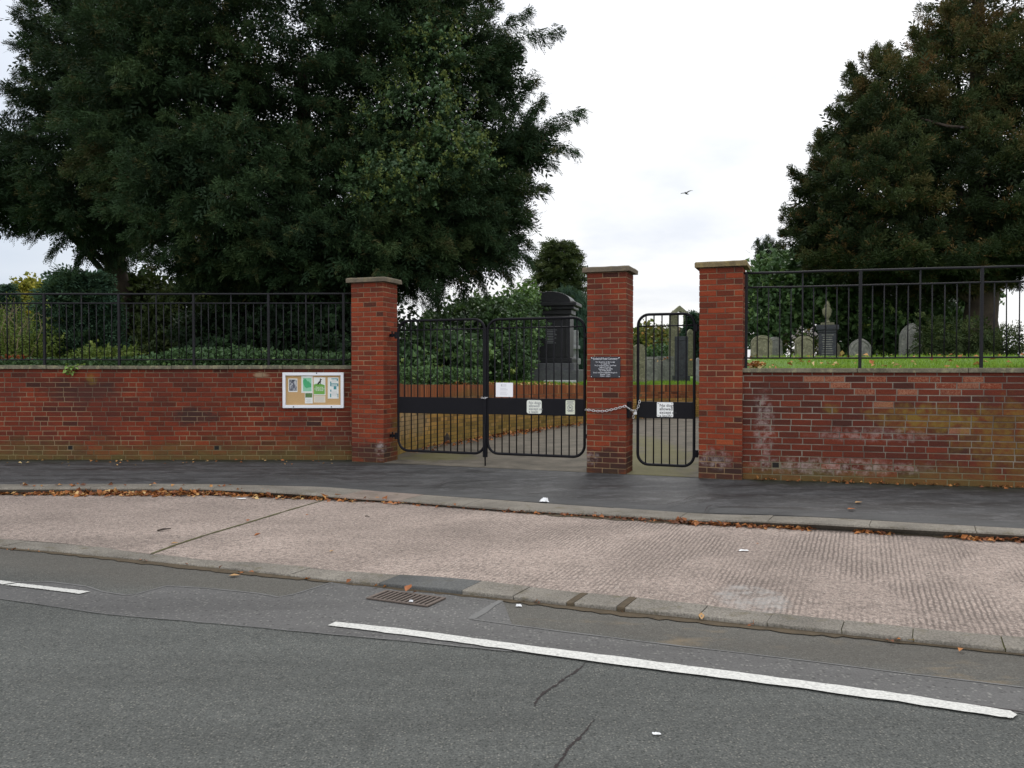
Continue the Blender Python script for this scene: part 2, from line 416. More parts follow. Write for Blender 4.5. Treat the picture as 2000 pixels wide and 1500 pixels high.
plain('dog_black', (0.018, 0.02, 0.018), 0.6, 0, 0.1)
t = NT('photo_print', 0.5); p = t.pos()
f = t.noise(t.map(p, (1, 1, 0.45), (0, 0, 0), (0, 0.5, 0)), 17, 2, 0.5, 0.6)
t.out(t.ramp(f, (0.40, (0.02, 0.022, 0.04)), (0.56, (0.10, 0.11, 0.15)), (0.66, (0.5, 0.51, 0.54))), 0.5); MATS['photo_print'] = t.m
plain('hole_dark', (0.012, 0.010, 0.009), 1.0, 0, 0.2)

# pane of the notice board: thin clear sheet
t = NT('clear_pane', 0.05); g = t.n('ShaderNodeBsdfGlossy'); g.inputs['Roughness'].default_value = 0.03
tr = t.n('ShaderNodeBsdfTransparent'); ms = t.n('ShaderNodeMixShader'); ms.inputs[0].default_value = 0.05
t.t.links.new(tr.outputs[0], ms.inputs[1]); t.t.links.new(g.outputs[0], ms.inputs[2])
t.t.links.new(ms.outputs[0], t.t.nodes['Material Output'].inputs['Surface']); MATS['clear_pane'] = t.m

# asphalt of the road
def asphalt(name, lo, hi, chip=(0.22, 0.22, 0.20), chipf=0.5, chips=75, tintf=0.3):
    t = NT(name, 0.85); p = t.pos()
    g = t.math('ADD', t.math('MULTIPLY', t.noise(p, 85, 3, 0.85), 0.82), t.math('MULTIPLY', t.noise(p, 24, 3, 0.7), 0.18))
    c = t.mix(t.ramp(g, (0.38, 0.0), (0.62, 1.0)), lo, hi)
    vd = t.voro(p, chips, 'F1', 'Distance'); vc = t.xyz(t.voro(p, chips, 'F1', 'Color'))['X']
    m = t.math('MULTIPLY', t.ramp(vd, (0.28, 1.0), (0.42, 0.0)), t.ramp(vc, (0.62, 0.0), (0.80, 1.0)))
    c = t.mix(t.math('MULTIPLY', m, chipf), c, chip)
    m2 = t.math('MULTIPLY', t.ramp(t.voro(p, chips * 0.8, 'F1', 'Distance'), (0.2, 1.0), (0.4, 0.0)), t.ramp(t.xyz(t.voro(p, chips * 0.8, 'F1', 'Color'))['Y'], (0.70, 0.0), (0.8, 1.0)))
    c = t.mix(t.math('MULTIPLY', m2, 0.7), c, tuple(x * 0.35 for x in lo))
    big = t.noise(t.map(p, (0.22, 1.5, 1), (0, 0, 0), (0, 0, 0.33)), 0.9, 6, 0.6)
    c = t.mix(1.0, c, t.ramp(big, (0.32, 0.74), (0.68, 1.2)), 'MULTIPLY')
    oil = t.math('MULTIPLY', t.ramp(t.noise(p, 1.1, 3, 0.5), (0.60, 0.0), (0.72, 1.0)), t.ramp(t.noise(p, 9, 5, 0.7), (0.42, 0.0), (0.6, 0.5)))
    c = t.mix(oil, c, tuple(x * 0.5 for x in lo))
    h = t.math('ADD', t.math('MULTIPLY', g, 0.7), t.math('SUBTRACT', 0.6, vd))
    return t, p, c, h
t, p, c, h = asphalt('asphalt', (0.0365, 0.0401, 0.0377), (0.1152, 0.1198, 0.1126), (0.2271, 0.2193, 0.1927), 0.55, 72)
x = t.xyz(p)
# the strip along the channel is browner and dirtier, with pale silt patches
y = t.math('ADD', x['Y'], t.math('MULTIPLY', x['X'], 0.36))
ed = t.ramp(t.math('ADD', t.math('SUBTRACT', y, 4.85), t.math('MULTIPLY', t.noise(p, 1.4, 4), 0.35)), (0.0, 0.0), (0.55, 1.0))
c = t.mix(t.math('MULTIPLY', ed, 0.45), c, t.mix(t.noise(p, 45, 4, 0.75), (0.045, 0.038, 0.030), (0.145, 0.125, 0.102)))
sp = t.ramp(t.noise(t.map(p, (0.8, 1.6, 1)), 2.2, 4, 0.6), (0.52, 0.0), (0.68, 1.0))
sm = t.math('ADD', t.blob(p, (0.9, 4.95, -0.19), (1.4, 0.32, 1), 0.5, 3), t.blob(p, (2.9, 4.2, -0.19), (0.9, 0.32, 1), 0.5, 3), True)
c = t.mix(t.math('MULTIPLY', t.math('MULTIPLY', sm, sp), 0.7), c, (0.20, 0.15, 0.09))
t.out(c, 0.85, t.bump(h, 0.7, 0.006), 0.25); MATS['asphalt'] = t.m
t, p, c, h = asphalt('asphalt_patch', (0.0631, 0.0620, 0.0614), (0.1001, 0.0986, 0.0965), (0.2078, 0.2068, 0.1868), 0.55, 42)
t.out(c, 0.72, t.bump(h, 0.35, 0.003), 0.3); MATS['asphalt_patch'] = t.m
t, p, c, h = asphalt('asphalt_far', (0.0665, 0.0694, 0.0665), (0.1615, 0.1615, 0.1502))
t.out(c, 0.85, t.bump(h, 0.7, 0.006), 0.25); MATS['asphalt_far'] = t.m
plain('sealant', (0.1240, 0.1240, 0.1209), 0.8, 0, 0.2, 40)
plain('crack_dark', (0.024, 0.018, 0.018), 0.95, 0, 0.2)
t = NT('line_paint', 0.6); p = t.pos()
c = t.mix(t.ramp(t.noise(p, 60, 4, 0.7), (0.3, 0.0), (0.6, 1.0)), (0.34, 0.34, 0.325), (0.56, 0.56, 0.53))
c = t.mix(t.ramp(t.noise(p, 26, 5, 0.75), (0.60, 0.0), (0.70, 0.75)), c, (0.15, 0.15, 0.145))
t.out(c, 0.6, t.bump(t.noise(p, 110, 3), 0.4, 0.003)); MATS['line_paint'] = t.m

# footway: dark old tarmac, worn in long bands, wall-side algal band darkened as painted contact shade
t = NT('footway', 0.6); p = t.pos()
rot = t.map(p, (0.22, 1.6, 1), (0, 0, 0), (0, 0, 0.17))
c = t.mix(t.ramp(t.noise(rot, 2.6, 10, 0.72), (0.40, 0.0), (0.60, 1.0)), (0.0225, 0.0228, 0.0235), (0.055, 0.055, 0.056))
c = t.mix(t.ramp(t.noise(t.map(p, (0.7, 1.4, 1)), 4.5, 6, 0.7), (0.50, 0.0), (0.60, 0.7)), c, (0.078, 0.078, 0.080))
c = t.mix(1.0, c, t.ramp(t.noise(p, 130, 3, 0.7), (0.3, 0.55), (0.7, 1.45)), 'MULTIPLY')
f = t.math('MULTIPLY', t.ramp(t.voro(p, 60, 'F1', 'Distance'), (0.22, 1.0), (0.34, 0.0)), t.ramp(t.xyz(t.voro(p, 60, 'F1', 'Color'))['X'], (0.86, 0.0), (0.93, 1.0)))
c = t.mix(t.math('MULTIPLY', f, 0.7), c, (0.17, 0.165, 0.15))
c = t.mix(1.0, c, t.ramp(t.noise(p, 26, 4, 0.75), (0.32, 0.70), (0.68, 1.30)), 'MULTIPLY')
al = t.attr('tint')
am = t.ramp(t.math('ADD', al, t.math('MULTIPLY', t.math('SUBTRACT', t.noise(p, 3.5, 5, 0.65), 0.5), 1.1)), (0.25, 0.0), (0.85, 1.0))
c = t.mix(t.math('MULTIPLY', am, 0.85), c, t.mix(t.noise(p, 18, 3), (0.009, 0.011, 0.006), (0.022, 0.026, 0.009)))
t.out(c, t.ramp(t.noise(rot, 2.6, 4, 0.6), (0.3, 0.5), (0.7, 0.8)), t.bump(t.noise(p, 80, 4, 0.8), 0.6, 0.005), 0.3); MATS['footway'] = t.m

t = NT('footway_patch', 0.7); p = t.pos()
c = t.mix(t.ramp(t.noise(t.map(p, (0.5, 1.5, 1)), 3.0, 8, 0.7), (0.36, 0.0), (0.64, 1.0)), (0.040, 0.0405, 0.041), (0.068, 0.0685, 0.069))
c = t.mix(1.0, c, t.ramp(t.noise(p, 120, 3, 0.75), (0.3, 0.6), (0.7, 1.4)), 'MULTIPLY')
t.out(c, 0.75, t.bump(t.noise(p, 100, 4, 0.8), 0.5, 0.004), 0.3); MATS['footway_patch'] = t.m

# drive beyond the gate
t = NT('drive', 0.85); p = t.pos()
c = t.mix(t.ramp(t.noise(p, 2.2, 6, 0.65), (0.35, 0.0), (0.65, 1.0)), (0.066, 0.058, 0.044), (0.140, 0.122, 0.095))
c = t.mix(1.0, c, t.ramp(t.noise(p, 90, 3, 0.7), (0.3, 0.75), (0.7, 1.2)), 'MULTIPLY')
mo = t.math('ADD', t.blob(p, (1.9, 12.2, 0), (0.75, 3.2, 1), 0.5, 3), t.math('ADD', t.blob(p, (-1.2, 13.2, 0), (0.7, 0.8, 1), 0.5, 3), t.blob(p, (2.7, 14.6, 0), (0.5, 3.4, 1), 0.6, 2.5)), True)
c = t.mix(t.math('MULTIPLY', mo, 0.7), c, t.mix(t.noise(p, 12, 3), (0.075, 0.072, 0.02), (0.15, 0.14, 0.045)))
t.out(c, 0.85, t.bump(t.noise(p, 70, 5, 0.7), 0.5, 0.005)); MATS['drive'] = t.m

# concrete of the lay-by: pinkish exposed aggregate with tamped ridges across it
t = NT('layby_concrete', 0.9); p = t.pos(); u = t.uv()
g = t.math('ADD', t.math('MULTIPLY', t.noise(p, 58, 4, 0.8), 0.55), t.math('MULTIPLY', t.noise(p, 27, 3, 0.75), 0.45))
c = t.mix(t.ramp(g, (0.36, 0.0), (0.56, 1.0)), (0.100, 0.083, 0.074), (0.375, 0.306, 0.264))
vd = t.voro(p, 62, 'F1', 'Distance'); vc = t.xyz(t.voro(p, 62, 'F1', 'Color'))
c = t.mix(t.math('MULTIPLY', t.ramp(vd, (0.25, 1.0), (0.42, 0.0)), t.ramp(vc['X'], (0.62, 0.0), (0.75, 0.85))), c, (0.13, 0.10, 0.09))
c = t.mix(t.math('MULTIPLY', t.ramp(vd, (0.2, 1.0), (0.4, 0.0)), t.ramp(vc['Y'], (0.80, 0.0), (0.88, 0.8))), c, (0.62, 0.56, 0.5))
big = t.noise(t.map(p, (0.6, 1.0, 1)), 1.1, 6, 0.62)
c = t.mix(1.0, c, t.ramp(big, (0.32, 0.74), (0.66, 1.12)), 'MULTIPLY')
rid = t.wave(u, 8.2, 2.6, 'X', 3.0, 0.9)
ridm = t.math('MULTIPLY', t.ramp(t.noise(t.map(u, (1.0, 0.6, 1)), 1.5, 4, 0.6), (0.38, 0.0), (0.58, 1.0)), t.ramp(t.math('MULTIPLY', t.math('ADD', t.xyz(p)['X'], 4.0), 0.14), (0.05, 0.0), (0.55, 0.55), (0.85, 1.0)))
c = t.mix(t.math('MULTIPLY', t.math('MULTIPLY', t.ramp(rid, (0.1, 1.0), (0.55, 0.0)), ridm), 0.72), c, (0.10, 0.082, 0.072))
ring = t.math('MULTIPLY', t.blob(p, (1.70, 5.62, -0.15), (0.27, 0.36, 1), 0.25, 6, 0.3), t.ramp(t.noise(p, 9.0, 4, 0.7), (0.40, 0.1), (0.6, 1.0)))
c = t.mix(t.math('MULTIPLY', ring, 0.6), c, (0.34, 0.335, 0.32))
h = t.math('ADD', t.math('ADD', g, t.math('SUBTRACT', 0.5, vd)), t.math('MULTIPLY', t.math('MULTIPLY', rid, ridm), 0.9))
t.out(c, 0.9, t.bump(h, 0.85, 0.009), 0.2); MATS['layby_concrete'] = t.m

def kerbmat(name, lo, hi, dirt=(0.10, 0.085, 0.05)):
    t = NT(name, 0.88); p = t.pos()
    c = t.mix(t.ramp(t.noise(p, 70, 4, 0.75), (0.3, 0.0), (0.68, 1.0)), lo, hi)
    c = t.mix(1.0, c, t.ramp(t.noise(p, 2.2, 5, 0.6), (0.3, 0.70), (0.7, 1.15)), 'MULTIPLY')
    c = t.mix(t.ramp(t.noise(p, 7, 5, 0.65), (0.56, 0.0), (0.68, 0.6)), c, dirt)
    t.out(c, 0.88, t.bump(t.noise(p, 75, 4, 0.7), 0.6, 0.005), 0.25); MATS[name] = t.m
kerbmat('kerb_stone', (0.0915, 0.0823, 0.0702), (0.2593, 0.2363, 0.1983))
kerbmat('kerb_pink', (0.1440, 0.1152, 0.0972), (0.2664, 0.2160, 0.1800))
kerbmat('channel_stone', (0.0713, 0.0658, 0.0555), (0.2694, 0.2457, 0.2100))
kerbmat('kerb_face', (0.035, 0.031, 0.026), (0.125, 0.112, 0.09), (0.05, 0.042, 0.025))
kerbmat('kerb_new', (0.0510, 0.0527, 0.0527), (0.1148, 0.1165, 0.1122), (0.0765, 0.0723, 0.0595))
t = NT('mossy_joint', 0.95); p = t.pos()
t.out(t.mix(t.noise(p, 14, 4), (0.035, 0.028, 0.018), (0.10, 0.105, 0.03)), 0.95, t.bump(t.noise(p, 60, 3), 0.7, 0.006)); MATS['mossy_joint'] = t.m
t = NT('silt', 0.95); p = t.pos()
t.out(t.mix(t.noise(p, 20, 5, 0.7), (0.03, 0.025, 0.018), (0.115, 0.085, 0.05)), 0.95, t.bump(t.noise(p, 60, 4), 0.8, 0.008)); MATS['silt'] = t.m

t = NT('lawn', 0.95); p = t.pos()
t.out(t.mix(t.noise(p, 1.2, 5, 0.7), (0.06, 0.12, 0.018), (0.13, 0.23, 0.035)), 0.95, t.bump(t.noise(p, 30, 4), 0.8, 0.02)); MATS['lawn'] = t.m
t = NT('earth', 0.95); p = t.pos()
t.out(t.mix(t.noise(p, 0.8, 5, 0.7), (0.05, 0.042, 0.03), (0.075, 0.09, 0.03)), 0.95, t.bump(t.noise(p, 20, 4), 0.8, 0.02)); MATS['earth'] = t.m

def leafmat(name, stops, rough=0.7, spec=0.12, transl=0.18):
    t = NT(name, rough); ti = t.attr('tint'); p = t.pos()
    k = t.math('ADD', ti, t.math('MULTIPLY', t.math('SUBTRACT', t.noise(p, 0.9, 3), 0.5), 0.5))
    c = t.ramp(k, *stops)
    t.out(c, rough, None, spec)
    tr = t.n('ShaderNodeBsdfTranslucent'); t.put(tr.inputs['Color'], t.mix(0.5, c, (0.10, 0.14, 0.02)))
    ms = t.n('ShaderNodeMixShader'); ms.inputs[0].default_value = transl
    t.t.links.new(t.b.outputs[0], ms.inputs[1]); t.t.links.new(tr.outputs[0], ms.inputs[2])
    t.t.links.new(ms.outputs[0], t.t.nodes['Material Output'].inputs['Surface'])
    MATS[name] = t.m
leafmat('yew_leaf', ((0.0, (0.0087, 0.0182, 0.0088)), (0.35, (0.0165, 0.0343, 0.0154)), (0.6, (0.0278, 0.0556, 0.0221)), (0.85, (0.0451, 0.0707, 0.0242)), (1.0, (0.0651, 0.0606, 0.0242))), transl=0.06)
leafmat('yew_brown_leaf', ((0.0, (0.0134, 0.0225, 0.0096)), (0.35, (0.0244, 0.0403, 0.0163)), (0.58, (0.0409, 0.0595, 0.0207)), (0.85, (0.0927, 0.0707, 0.0251)), (1.0, (0.1298, 0.0804, 0.031))), transl=0.10)
leafmat('ivy_leaf', ((0.0, (0.0324, 0.0648, 0.027)), (0.4, (0.072, 0.1404, 0.0504)), (0.75, (0.135, 0.225, 0.0684)), (1.0, (0.225, 0.279, 0.072))), 0.5, 0.28, transl=0.10)
leafmat('ivy_flower', ((0.0, (0.0403, 0.0644, 0.0182)), (0.5, (0.0967, 0.1287, 0.0318)), (1.0, (0.1773, 0.1973, 0.0546))), 0.6, 0.2)
leafmat('laurel_leaf', ((0.0, (0.0432, 0.1008, 0.0259)), (0.5, (0.1152, 0.2304, 0.0432)), (1.0, (0.2448, 0.3744, 0.072))), 0.4, 0.5, 0.25)
leafmat('conifer_blue', ((0.0, (0.0189, 0.0432, 0.0297)), (0.5, (0.0405, 0.0837, 0.054)), (1.0, (0.0743, 0.135, 0.0743))))
leafmat('conifer_olive', ((0.0, (0.0224, 0.0392, 0.0168)), (0.5, (0.0504, 0.0728, 0.028)), (1.0, (0.105, 0.126, 0.042))))
leafmat('autumn_leaf', ((0.0, (0.05, 0.075, 0.018)), (0.4, (0.12, 0.13, 0.025)), (0.7, (0.24, 0.17, 0.03)), (1.0, (0.36, 0.17, 0.04))), 0.6, 0.3, 0.3)
leafmat('yellow_leaf', ((0.0, (0.091, 0.1105, 0.0195)), (0.5, (0.247, 0.234, 0.0286)), (1.0, (0.429, 0.351, 0.0455))), 0.6, 0.3, 0.25)
leafmat('lime_shrub', ((0.0, (0.05, 0.085, 0.016)), (0.5, (0.12, 0.17, 0.03)), (1.0, (0.24, 0.26, 0.06))), 0.6, 0.3, 0.25)
leafmat('rust_flower', ((0.0, (0.12, 0.025, 0.012)), (0.6, (0.24, 0.055, 0.02)), (1.0, (0.30, 0.12, 0.05))))
leafmat('pale_flower', ((0.0, (0.40, 0.36, 0.36)), (1.0, (0.75, 0.68, 0.66))))
leafmat('grass_blade', ((0.0, (0.095, 0.176, 0.02)), (0.5, (0.19, 0.3344, 0.035)), (1.0, (0.3135, 0.44, 0.07))), 0.6, 0.2, 0.45)
leafmat('dead_leaf', ((0.0, (0.0688, 0.0275, 0.015)), (0.35, (0.2, 0.0688, 0.025)), (0.65, (0.3625, 0.1375, 0.0375)), (0.85, (0.45, 0.25, 0.0875)), (1.0, (0.55, 0.4125, 0.2))), 0.7, 0.3, 0.05)
plain('leaf_rust', (0.26, 0.085, 0.022), 0.7, 0, 0.4, 40); plain('leaf_yellow', (0.62, 0.40, 0.03), 0.65, 0, 0.2, 40); plain('leaf_tan', (0.36, 0.21, 0.085), 0.7, 0, 0.3, 40)
plain('dry_stem', (0.15, 0.12, 0.07), 0.9, 0, 0.3, 60); plain('litter_white', (0.70, 0.71, 0.72), 0.5, 0, 0.08, 60); plain('twig', (0.04, 0.03, 0.024), 0.9, 0, 0.3, 60)
plain('bird_dark', (0.03, 0.032, 0.04), 0.6, 0, 0.2, 20); plain('bird_grey', (0.20, 0.20, 0.22), 0.6, 0, 0.2, 20); plain('beak', (0.3, 0.2, 0.03), 0.5)
# ------------------------------------------------------------------ the ground: curves measured on the photograph, kept as Y(X)
def sm(x): x = max(0.0, min(1.0, x)); return x * x * (3 - 2 * x)
def kerbz(X):                       # the kerb is dropped in front of the gateway
    return -0.05 - 0.035 * sm((X + 2.9) / 1.2) * sm((2.9 - X) / 1.2)
class Curve:
    def __init__(s, pts, z, smooth=3):
        P = []
        for px, py in pts:
            q = gr(px, py, z(0) if callable(z) else z)
            if callable(z):
                for _ in range(4): q = gr(px, py, z(q.x))
            P.append(q)
        P.sort(key=lambda q: q.x)
        s.x = np.array([q.x for q in P]); s.y = np.array([q.y for q in P])
        xs = np.linspace(s.x[0], s.x[-1], 160)
        ys = np.interp(xs, s.x, s.y)
        k = np.ones(9) / 9
        yp = np.concatenate([ys[0] + (ys[0] - ys[4:0:-1]), ys, ys[-1] + (ys[-1] - ys[-2:-6:-1])])
        s.x = xs; s.y = np.convolve(yp, k, 'valid')
        s.l = (s.y[6] - s.y[0]) / (xs[6] - xs[0]); s.r = (s.y[-1] - s.y[-14]) / (xs[-1] - xs[-14])
    def __call__(s, X):
        if X < s.x[0]: return float(s.y[0] + s.l * (X - s.x[0]) * 0.9)
        if X > s.x[-1]: return float(s.y[-1] + s.r * (X - s.x[-1]))
        return float(np.interp(X, s.x, s.y))
LBZ, CHZ, RDZ = -0.13, -0.165, -0.19
k_back = Curve([(0, 946), (110, 946), (215, 945), (330, 944.5), (420, 945), (500, 947), (610, 951), (675, 955), (790, 963), (900, 971.5), (1000, 977.5), (1040, 981), (1180, 990.5), (1335, 1001), (1500, 1005.5), (1695, 1015), (1900, 1027.4), (2000, 1032)], kerbz)
k_front = Curve([(0, 953.5), (300, 952), (420, 953), (500, 958), (650, 968), (770, 975), (890, 985), (1000, 993), (1180, 1003), (1325, 1012), (1500, 1016.5), (1695, 1026), (1905, 1037), (2000, 1042)], kerbz)
k_bot = Curve([(0, 964), (200, 964.5), (430, 964), (500, 967), (650, 974), (770, 981), (900, 991), (1000, 999), (1180, 1010.5), (1330, 1021), (1500, 1028.5), (1695, 1037.6), (1905, 1051.6), (2000, 1055)], LBZ)
c_back = Curve([(0, 1051), (140, 1061), (285, 1079.5), (350, 1088), (500, 1099), (610, 1108), (750, 1122), (900, 1133), (1000, 1145), (1120, 1158), (1220, 1168), (1360, 1183), (1500, 1200), (1640, 1213.6), (1780, 1229), (2000, 1248)], CHZ)
c_front = Curve([(0, 1065), (150, 1078), (260, 1089), (350, 1098.5), (500, 1114), (740, 1140), (900, 1156), (1000, 1166), (1110, 1178), (1200, 1188), (1365, 1204), (1500, 1219), (1640, 1233), (1780, 1248), (2000, 1271)], CHZ + 0.004)

# gateway frame: line of the three piers
GD = Vector((0.9354, -0.3535, 0)); GN = Vector((-0.3535, -0.9354, 0)); GB = -GN
PIER = {'L': (Vector((-2.52, 12.52, 0)), 0.575), 'M': (Vector((1.046, 11.18, 0)), 0.56), 'R': (Vector((2.487, 10.63, 0)), 0.56)}
PD = 0.45
LW0, LW1 = Vector((-16.0, 12.80, 0)), Vector((-2.50, 12.70, 0))          # left wall front line
RW0, RW1 = Vector((3.02, 10.50, 0)), Vector((11.0, 8.62, 0))             # right wall front line
def wall_y(X):
    xs = [-40, LW0.x, LW1.x, -1.95, 1.55, 3.0, RW1.x, 40]
    ys = [12.9, LW0.y + .1, LW1.y + .1, 12.30, 10.98, RW0.y + .12, RW1.y + .1, 2.0]
    return float(np.interp(X, xs, ys))

XS = list(np.arange(-40, -9, 1.0)) + list(np.arange(-9, 9, 0.12)) + list(np.arange(9, 40.1, 1.0))
def strip_sheet(name, mat, f0, f1, z0, z1, n, tint=None, uv=False):
    mb = MB(); g = {}
    for i, X in enumerate(XS):
        a, b = f0(X), f1(X)
        for j in range(n + 1):
            q = j / n
            y = a + (b - a) * q
            za = z0(X) if callable(z0) else z0; zb = z1(X) if callable(z1) else z1
            mb.ct = tint(X, y, q) if tint else None
            g[i, j] = mb.vert((X, y, za + (zb - za) * q))
    ud = {}
    for i in range(len(XS) - 1):
        for j in range(n):
            mb.f.append([g[i, j], g[i + 1, j], g[i + 1, j + 1], g[i, j + 1]]); mb.mi.append(0)
            if uv: mb.u[len(mb.f) - 1] = [((mb.v[k][0] - 0.44 * mb.v[k][1]) / 1.09, (mb.v[k][1] + 0.44 * mb.v[k][0]) / 1.09) for k in mb.f[-1]]
    if tint is None: mb.ct = None
    o = mb.build(name, mat)
    return tag(o, kind='structure')
def algae_shade(X, y, q):  # wall-foot mask for algal growth and the contact shade painted with it
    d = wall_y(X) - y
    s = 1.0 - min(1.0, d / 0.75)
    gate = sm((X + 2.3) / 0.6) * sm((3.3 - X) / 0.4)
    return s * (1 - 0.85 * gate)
strip_sheet('pavement', 'footway', lambda X: k_back(X) - 0.02, wall_y, lambda X: kerbz(X) - 0.004, 0.0, 14, algae_shade)
strip_sheet('layby', 'layby_concrete', lambda X: c_back(X) - 0.02, lambda X: k_bot(X) + 0.10, CHZ - 0.001, LBZ, 10, uv=True)
strip_sheet('road', 'asphalt', lambda X: -6.0, lambda X: c_front(X) + 0.06, RDZ, RDZ, 12)
# the far half of the street behind the viewer and the country round about
mb = MB(); mb.face([(-400, -6, RDZ - .002), (400, -6, RDZ - .002), (400, -40, RDZ - .002), (-400, -40, RDZ - .002)]); tag(mb.build('street', 'asphalt_far'), kind='structure')
mb = MB(); mb.face([(1500 * math.cos(a * math.pi / 32), 1500 * math.sin(a * math.pi / 32), -0.9) for a in range(64)]); tag(mb.build('ground', 'earth'), kind='structure')

# kerb stones: one long kerb with open joints
def kerb_run(name, joints, back, front, bot, zt, zb, mats, pick, nose, base_mat, jit=0.003, gap=0.0055, facemat=None):
    mb = MB()
    for a, b in zip(joints[:-1], joints[1:]):
        mb.cm = pick(a, b)
        n = max(2, int((b - a) / 0.15)); dz = R.uniform(-jit, jit); dy = R.uniform(-jit, jit)
        t1, t2 = R.uniform(-jit, jit), R.uniform(-jit, jit)
        rows = []
        for i in range(n + 1):
            X = a + gap / 2 + (b - a - gap) * i / n
            z = (zt(X) if callable(zt) else zt) + dz + t1 * (i / n - .5)
            yb, yf, y0 = back(X) + dy, front(X) + dy, bot(X) + dy
            wob = R.uniform(-0.002, 0.002)
            Xb = X + 0.42 * (yb - yf); yb = back(Xb) + dy
            rows.append([(Xb, yb, z - 0.05), (Xb, yb, z), (X, yf + nose, z + wob), (X, yf + nose * 0.3, z - nose * 0.3 + wob), (X, yf, z - nose), (X, y0, zb - 0.03)])
        base = len(mb.v); m = len(rows[0])
        for r in rows:
            for p in r: mb.vert(p)
        for i in range(n):
            for j in range(m - 1):
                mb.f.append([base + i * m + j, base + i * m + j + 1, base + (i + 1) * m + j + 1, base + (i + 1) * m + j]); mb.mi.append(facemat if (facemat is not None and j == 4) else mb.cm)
        mb.f.append([base + j for j in range(m)]); mb.mi.append(mb.cm)
        mb.f.append([base + n * m + j for j in range(m)][::-1]); mb.mi.append(mb.cm)
    o = tag(mb.build(name, mats), kind='structure')
    mb = MB(); g = {}
    for i, X in enumerate(XS):
        z = (zt(X) if callable(zt) else zt) - 0.012
        g[i] = [mb.vert((X, back(X) + .012, z)), mb.vert((X, front(X) + .012, z)), mb.vert((X, bot(X) + .014, zb - 0.02))]
    for i in range(len(XS) - 1):
        for j in range(2): mb.f.append([g[i][j], g[i][j + 1], g[i + 1][j + 1], g[i + 1][j]]); mb.mi.append(0)
    mb.build('kerb_bed', base_mat, o)
    return o
def joints_from(px, pyc, z, step):
    js = sorted(gr(p, q, z).x for p, q in zip(px, pyc))
    while js[0] > -30: js.insert(0, js[0] - step)
    while js[-1] < 30: js.append(js[-1] + step)
    return js
jp = [68, 180, 300, 420, 540, 660, 785, 905, 1035, 1178, 1332, 1502, 1695, 1902]
kj = joints_from(jp, [954, 953, 952, 953, 961, 968, 975, 986, 995, 1003, 1012, 1017, 1026, 1037], -0.06, 0.915)
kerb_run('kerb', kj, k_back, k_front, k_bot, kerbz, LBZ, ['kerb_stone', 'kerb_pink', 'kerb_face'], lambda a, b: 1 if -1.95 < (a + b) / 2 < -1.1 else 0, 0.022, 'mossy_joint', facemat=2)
jp = [5, 140, 268, 342, 455, 570, 740, 903, 1003, 1106, 1121, 1204, 1220, 1365, 1498, 1645, 1785, 1965]
cj = joints_from(jp, [1065, 1077, 1091, 1098, 1108, 1119, 1142, 1155, 1167, 1178, 1179, 1188, 1190, 1204, 1219, 1235, 1250, 1269], CHZ, 0.6)
kerb_run('channel_kerb', cj, c_back, c_front, lambda X: c_front(X) - 0.003, lambda X: CHZ + 0.012 * sm((X + 1.6) / 1.0), RDZ, ['channel_stone', 'kerb_new', 'silt'], lambda a, b: 2 if b - a < 0.1 else (1 if -0.9 < (a + b) / 2 < -0.42 else 0), 0.012, 'mossy_joint', 0.004)

# surface bands laid on the road: relaid strip, its sealed edges, painted dashes, cracks
def flat(name, px, z, mat, parent=None, jitter=0.0):
    pts = [gr(a, b, z) for a, b in px]
    mb = MB(); mb.face(pts)
    return mb.build(name, mat, parent, recalc=False)
def ribbon(name, px, z, width, mat, parent=None, sub=6, wob=0.3, taper=False):
    P = [gr(a, b, z) for a, b in px]; Q = []
    for i in range(len(P) - 1):
        for k in range(sub): Q.append(P[i].lerp(P[i + 1], k / sub))
    Q.append(P[-1]); mb = MB(); L = []
    for i, q in enumerate(Q):
        d = (Q[min(i + 1, len(Q) - 1)] - Q[max(i - 1, 0)]).normalized(); s = Vector((-d.y, d.x, 0))
        wd = width * (1 + R.uniform(-wob, wob)) / 2
        if taper: wd *= min(1, 0.15 + 4 * min(i, len(Q) - 1 - i) / len(Q))
        c = q + s * R.uniform(-1, 1) * width * wob * 0.4
        L.append((mb.vert(c + s * wd), mb.vert(c - s * wd)))
    for a, b in zip(L[:-1], L[1:]): mb.f.append([a[0], a[1], b[1], b[0]]); mb.mi.append(0)
    return mb.build(name, mat, parent, recalc=False)
far_edge = [(-900, 1068), (-300, 1112), (0, 1134), (50, 1137), (100, 1136), (170, 1145), (200, 1155), (245, 1162), (265, 1160), (325, 1144), (400, 1148), (500, 1158), (545, 1166), (575, 1160), (655, 1135)]
near_edge = [(-900, 1065), (-300, 1128), (0, 1169), (215, 1200), (430, 1218), (620, 1236), (800, 1252), (1000, 1272), (1145, 1290), (1300, 1305), (1500, 1330), (1700, 1358), (2000, 1394), (2600, 1470)]
far2 = [(980, 1171), (920, 1209), (1000, 1220), (1085, 1231), (1300, 1258), (1500, 1281), (1640, 1298), (1780, 1316), (1900, 1330), (2000, 1342), (2600, 1415)]
chan = [(655, 1133), (740, 1142), (900, 1158), (980, 1167)]
PZ = RDZ + 0.004
mb = MB()
top = far_edge + chan + far2
